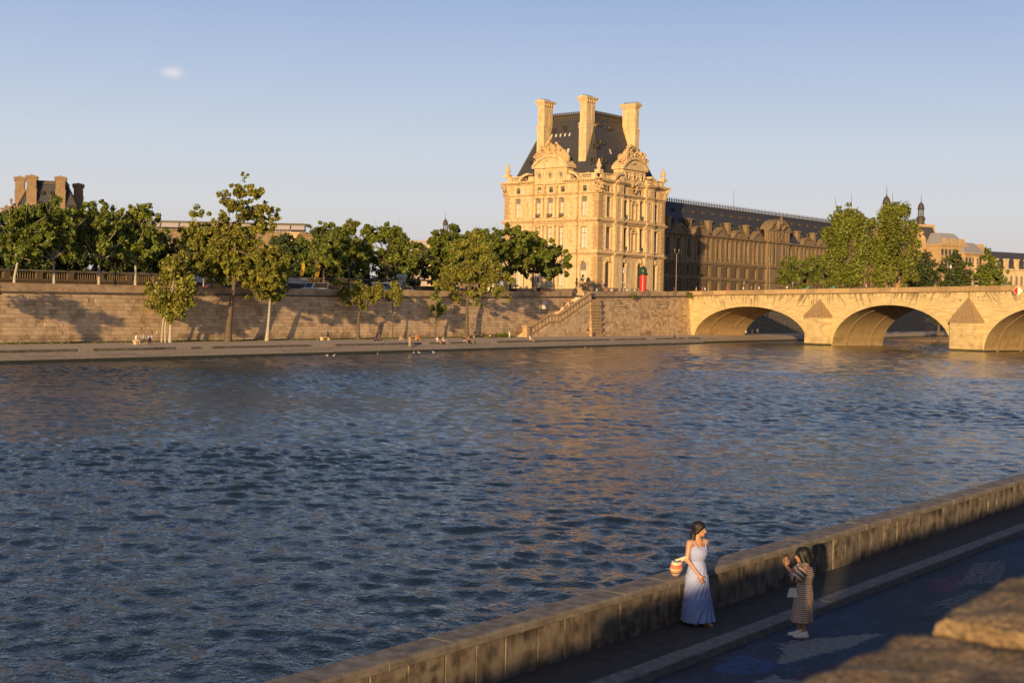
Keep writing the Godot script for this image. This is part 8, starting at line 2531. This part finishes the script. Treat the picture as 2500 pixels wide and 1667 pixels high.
	st = MB.new(); st.rounded(-0.9, 0, -0.9, 0.9, 3.0, 0.9, 0.06); st.rounded(-1.1, 3.0, -1.1, 1.1, 3.3, 1.1, 0.05)
	put("plinth", st.mesh(), M.plaster, o)
	st = MB.new(); st.blob(Vector3(0.2, 3.9, 0), Vector3(0.55, 0.75, 0.55), 10, 7); st.blob(Vector3(0.25, 4.75, 0), Vector3(0.3, 0.36, 0.3), 8, 6); st.blob(Vector3(-0.4, 3.6, 0.2), Vector3(0.5, 0.4, 0.4), 8, 5)
	put("figure", st.mesh(), M.plaster, o)
	o = base("stone_monument", at.call(87.6, -8.0), QUAY_TURN)
	tag(o, "grey stepped stone monument with vase at the pavilion's sunlit corner", "monument")
	st = MB.new(); st.rounded(-2.4, 0, -0.9, -0.4, 2.6, 0.9, 0.06); st.rounded(-0.4, 0, -0.7, 2.4, 1.9, 0.7, 0.05); st.rounded(-2.6, 2.6, -1.1, -0.2, 2.85, 1.1, 0.05)
	put("base", st.mesh(), M.lime_dark, o)
	put("carving", carving(900, 16, 1.6, 1.7, "mound"), M.lime_dark, o).position = Vector3(-1.5, 2.85, 0)
	st = MB.new(); st.lathe([[0.3, 1.9], [0.45, 2.0], [0.5, 3.0], [0.42, 3.6], [0.2, 3.95], [0.001, 4.0]], 10, Vector3(1.4, 0, 0))
	put("stele", st.mesh(), M.lime_dark, o)
	# red advertising column with green dome
	o = base("advertising_column", at.call(109.5, -5.0), QUAY_TURN)
	tag(o, "tall red advertising column with a dark green dome before the pavilion", "column")
	st = MB.new(); st.lathe([[0.9, 0], [0.9, 0.35], [0.78, 0.4]], 20)
	put("foot", st.mesh(), M.pillar_green, o)
	for j in 3:
		var rows := []
		for m in 9:
			var t := TAU * (j + m / 8.0 * 0.96) / 3.0 + 0.35
			rows.append([Vector3(cos(t) * 0.77, 0.4, -sin(t) * 0.77), Vector3(cos(t) * 0.77, 4.65, -sin(t) * 0.77)])
		st = MB.new(); st.grid(rows)
		put("poster", st.mesh(), [plain(0.62, 0.012, 0.03, 0.35), plain(0.66, 0.03, 0.02, 0.35), plain(0.45, 0.01, 0.12, 0.35)][j], o)
	st = MB.new(); st.lathe([[0.7, 0.3], [0.7, 4.7]], 18)
	put("core", st.mesh(), plain(0.5, 0.42, 0.3, 0.5), o)
	st = MB.new(); st.lathe([[0.8, 4.6], [1.12, 4.7], [1.14, 5.0], [0.9, 5.1], [0.85, 5.45], [0.9, 5.55], [0.86, 5.9], [0.66, 6.3], [0.36, 6.55], [0.1, 6.65], [0.08, 6.95], [0.001, 7.0]], 20)
	put("dome", st.mesh(), M.pillar_green, o)
	# iron railings at the foot of the pavilion
	for q in [[Vector3(-1.6, 9.6, -17.0), 90.0, "low gilded iron railing before the pavilion's left windows"], [Vector3(-1.6, 9.6, -5.0), 90.0, "low gilded iron railing under the street trees by the pavilion"], [Vector3(3.0, 9.9, 1.6), 0.0, "dark iron railing at the pavilion's corner by the round blue sign"], [Vector3(12.0, 9.9, 1.6), 0.0, "dark iron railing behind the red column"]]:
		var r := base("iron_railing", pav(q[0].x, q[0].y, q[0].z), PAV_TURN + q[1])
		tag(r, q[2], "railing", "railings at the pavilion foot")
		st = MB.new(); st.box(0, 1.7, -0.04, 8.0, 1.8, 0.04); st.box(0, 0.2, -0.04, 8.0, 0.3, 0.04)
		put("rail", st.mesh(), M.iron_gold, r)
		for j in 40:
			st = MB.new(); st.box(0.1 + j * 0.2, 0, -0.025, 0.15 + j * 0.2, 1.95, 0.025)
			put("bar", st.mesh(), M.iron_gold, r)
	# vehicles, nose along the street
	car("white van with dark rear window behind the parapet below the yellow flags", at.call(-6.6, -4.6), QUAY_TURN + 180.0, Color(0.6, 0.6, 0.6), "van")
	car("dark car right of the white van", at.call(-1.6, -5.4), QUAY_TURN, Color(0.02, 0.024, 0.03), "suv")
	car("dark blue car roof behind the poplar trunk", at.call(-28.3, -5.0), QUAY_TURN, Color(0.03, 0.045, 0.09), "car")
	car("pale grey car right of the green portable toilet", at.call(18.2, -5.0), QUAY_TURN, Color(0.45, 0.46, 0.47), "suv")
	car("long black car left of the pavilion", at.call(46.4, -4.0), QUAY_TURN, Color(0.015, 0.016, 0.018), "suv")
	car("dark blue car with red tail lights before the pavilion", at.call(53.4, -4.0), QUAY_TURN, Color(0.02, 0.03, 0.06), "car")
	car("black car under the plane trees by the pavilion", at.call(63.5, -4.0), QUAY_TURN, Color(0.012, 0.012, 0.014), "suv")
	car("dark car half hidden by the broad riverside tree", at.call(36.0, -5.0), QUAY_TURN, Color(0.02, 0.03, 0.045), "car")
	# lamps, lights and signs
	street_lamp("white globe lamp beside the dark dense street tree", at.call(18.1, -9.0), 4.7, "globe")
	street_lamp("black lantern before the pavilion's left window", at.call(59.0, -8.0), 4.4, "lantern")
	street_lamp("slim black lantern between the plane trunks", at.call(62.0, -8.0), 4.0, "lantern")
	street_lamp("tall slim lamp with two curved arms at the pavilion's right edge", at.call(123.0, -3.0), 9.6, "bow")
	street_lamp("tall yellow lit lamp mast before the gallery frontispiece", quay(201.0, 10.2, -10.0), 10.8, "bow")
	street_lamp("old lamp post on the bridge before the dark trees", bridge(68.6, bridge_top(68.6) - 1.0, -4.0), 4.6, "globe")
	traffic_light("black traffic light at the sunlit corner of the pavilion", at.call(74.6, -3.0), -1)
	traffic_light("black traffic light under the plane trees", at.call(58.8, -3.0), -1)
	traffic_light("red traffic light beside the pale gate pier", at.call(41.9, -4.0), 0)
	traffic_light("green traffic light at the bridge end before the gallery", bridge(7.2, 10.3, -5.0), 2)
	traffic_light("dark traffic light above the red barred sign before the gallery", bridge(13.0, 10.3, -7.0), 0)
	sign_disc("round sign on a dark pole below the corner traffic light", at.call(75.4, -2.6), 2.1, 0.36, Color(0.25, 0.15, 0.1), Color(0.04, 0.03, 0.03), Color(0.25, 0.15, 0.1))
	sign_disc("round blue sign with red rim at the pavilion's corner", at.call(86.8, -3.0), 2.3, 0.36, Color(0.05, 0.04, 0.22), Color(0.45, 0.03, 0.04), Color(0.4, 0.03, 0.06))
	sign_disc("round red sign at the bridge end", bridge(10.4, 10.3, -3.0), 1.7, 0.42, Color(0.5, 0.1, 0.12), Color(0.55, 0.02, 0.04), Color(0.5, 0.06, 0.08))
	sign_disc("round red sign with white bar before the gallery", bridge(12.6, 10.3, -6.5), 2.9, 0.42, Color(0.6, 0.03, 0.02), Color(0.65, 0.6, 0.55), Color(0.75, 0.7, 0.65))
	sign_disc("round white sign with red rim left of the low trees", bridge(26.4, 10.5, -7.0), 2.7, 0.46, Color(0.6, 0.57, 0.5), Color(0.5, 0.06, 0.04), Color(0.15, 0.12, 0.1))
	o = pole_thing("sign_pole", "white sign pole with small cameras and a round pictogram before the pavilion", "sign", at.call(96.0, -3.0), 6.0, 0.06, plain(0.55, 0.5, 0.42, 0.5))
	st = MB.new(); st.box(-0.5, 2.75, -0.04, 0.5, 3.0, 0.08)
	put("name_plate", st.mesh(), plain(0.65, 0.63, 0.6, 0.4), o)
	put("pictogram", disc(0.4, 0.04), plain(0.5, 0.52, 0.55, 0.4), o).position = Vector3(0, 2.3, 0.06)
	st = MB.new(); st.extrude(PackedVector2Array([Vector2(-0.2, 2.33), Vector2(0.2, 2.33), Vector2(0, 2.58)]), 0.1, 0.12); st.extrude(PackedVector2Array([Vector2(-0.12, 2.2), Vector2(0, 2.02), Vector2(0.12, 2.2)]), 0.1, 0.12)
	put("mark", st.mesh(), plain(0.02, 0.03, 0.05, 0.4), o)
	st = MB.new(); st.box(-0.3, 5.0, -0.1, 0.3, 5.5, 0.2); st.blob(Vector3(-0.35, 5.8, 0.1), Vector3(0.15, 0.15, 0.15), 8, 5); st.blob(Vector3(0.35, 5.7, 0.1), Vector3(0.15, 0.15, 0.15), 8, 5); st.box(-0.45, 6.0, -0.05, 0.4, 6.1, 0.05)
	put("camera_box", st.mesh(), plain(0.6, 0.57, 0.52, 0.4), o)
	# curved lamp brackets and white meter box on the quay wall
	for q in [[80.6, "curved bracket lamp on the pale wall nearest the stair pier"], [99.9, "curved bracket lamp on the pale wall nearer the bridge"]]:
		o = base("wall_lamp", quay(q[0], 7.0, 1.85), QUAY_TURN)
		tag(o, q[1], "lamp", "bracket lamps on the quay wall")
		st = MB.new(); st.tube([Vector3(0, -0.4, 0), Vector3(0, 0.1, 0.2), Vector3(0.7, 0.75, 0.9), Vector3(1.4, 0.95, 1.3), Vector3(1.9, 0.9, 1.5)], [0.05], 6)
		put("arm", st.mesh(), M.lead, o)
		st = MB.new(); st.lathe([[0.08, 1.0], [0.4, 0.8], [0.42, 0.72], [0.001, 0.7]], 10, Vector3(2.0, 0.1, 1.5))
		put("lamp_head", st.mesh(), plain(0.08, 0.12, 0.1, 0.5), o)
	o = base("meter_box", quay(57.0, 5.6, -0.2), QUAY_TURN)
	tag(o, "white meter box fixed to the quay wall above the stair landing", "box")
	st = MB.new(); st.rounded(-0.35, 0.9, -0.3, 0.35, 2.5, 0.35, 0.04)
	put("case", st.mesh(), plain(0.62, 0.6, 0.54, 0.5), o)
	st = MB.new(); st.box(0.02, 1.2, 0.34, 0.3, 1.9, 0.37); st.tube([Vector3(0.1, 0.9, 0.1), Vector3(0.1, 0.2, 0.1), Vector3(0.3, -0.4, 0.0)], [0.12, 0.14, 0.06], 7)
	put("dial", st.mesh(), M.pane_dark, o)
	# lion statues in verdigris at the bridge end
	for q in [[bridge(30.6, 11.2, -6.5), "green bronze figure at the bridge end, left of two"], [bridge(36.6, 11.2, -7.5), "green bronze figure at the bridge end, right of two"]]:
		o = base("bronze_statue", q[0], BRIDGE_TURN)
		tag(o, q[1], "statue", "green bronze statues")
		st = MB.new(); st.rounded(-0.9, -1.0, -0.5, 0.9, 0.3, 0.5, 0.05)
		put("plinth", st.mesh(), M.lime, o)
		st = MB.new(); st.colored = true
		var v := Color(0.10, 0.24, 0.19)
		body_mesh(st, [[Vector3(-0.6, 0.6, 0), Vector3(0.3, 0.75, 0), 0.3, 0.32, v], [Vector3(0.3, 0.8, 0), Vector3(0.75, 1.15, 0), 0.3, 0.26, v], [Vector3(0.8, 1.2, 0), Vector3(1.0, 1.15, 0), 0.2, 0.14, v], [Vector3(0.5, 0.6, 0.15), Vector3(0.8, 0.3, 0.18), 0.14, 0.1, v], [Vector3(0.5, 0.6, -0.15), Vector3(0.8, 0.3, -0.18), 0.14, 0.1, v], [Vector3(-0.6, 0.5, 0.2), Vector3(-0.4, 0.3, 0.25), 0.18, 0.1, v], [Vector3(-0.6, 0.5, -0.2), Vector3(-0.4, 0.3, -0.25), 0.18, 0.1, v], [Vector3(-0.85, 0.5, 0), Vector3(-1.1, 0.9, 0.1), 0.06, 0.05, v]], 0.05, 0.08)
		put("figure", st.mesh(), M.people, o)
	# gulls on the water near the far bank
	var gull := MB.new()
	gull.tube([Vector3(-0.22, 0.08, 0), Vector3(-0.05, 0.1, 0), Vector3(0.12, 0.13, 0), Vector3(0.2, 0.2, 0), Vector3(0.24, 0.24, 0)], [0.02, 0.09, 0.08, 0.05, 0.04], 8); gull.blob(Vector3(0.26, 0.26, 0), Vector3(0.06, 0.055, 0.05), 8, 5)
	gull.tube([Vector3(0.3, 0.26, 0), Vector3(0.38, 0.245, 0)], [0.02, 0.004], 5)
	var gm := gull.mesh()
	var gi := 0
	for q in [[-37.0, 22.6, "leftmost gull of the pair under the white-trunked tree"], [-36.0, 23.0, "second gull of the pair under the white-trunked tree"], [-26.0, 22.4, "lone gull below the pale bench"], [-17.0, 22.0, "gull nearest the bent tree's reflection"], [-16.2, 22.3, "gull just right of the bent tree's reflection"], [-12.5, 22.2, "gull farthest right of the far-bank group"], [33.0, 22.0, "single gull floating below the quay stair"]]:
		o = base("gull", quay(q[0], -0.02, q[1]), 40.0 * gi)
		tag(o, "white " + q[2], "bird", "gulls on the river")
		put("plumage", gm, plain(0.6, 0.58, 0.55, 0.7), o)
		o.scale = Vector3.ONE * 0.75
		gi += 1

func _ready():
	rng.seed = 77
	make_camera()
	make_sky()
	make_materials()
	make_bridge_materials()
	make_river()
	make_far_bank()
	make_bridge()
	make_pavilion()
	make_gallery()
	make_far_buildings()
	make_trees()
	slab_materials()
	make_near_bank()
	M.plaster = plain(0.56, 0.48, 0.42, 0.85)
	M.pillar_green = plain(0.018, 0.05, 0.025, 0.45)
	make_street()
	make_people()
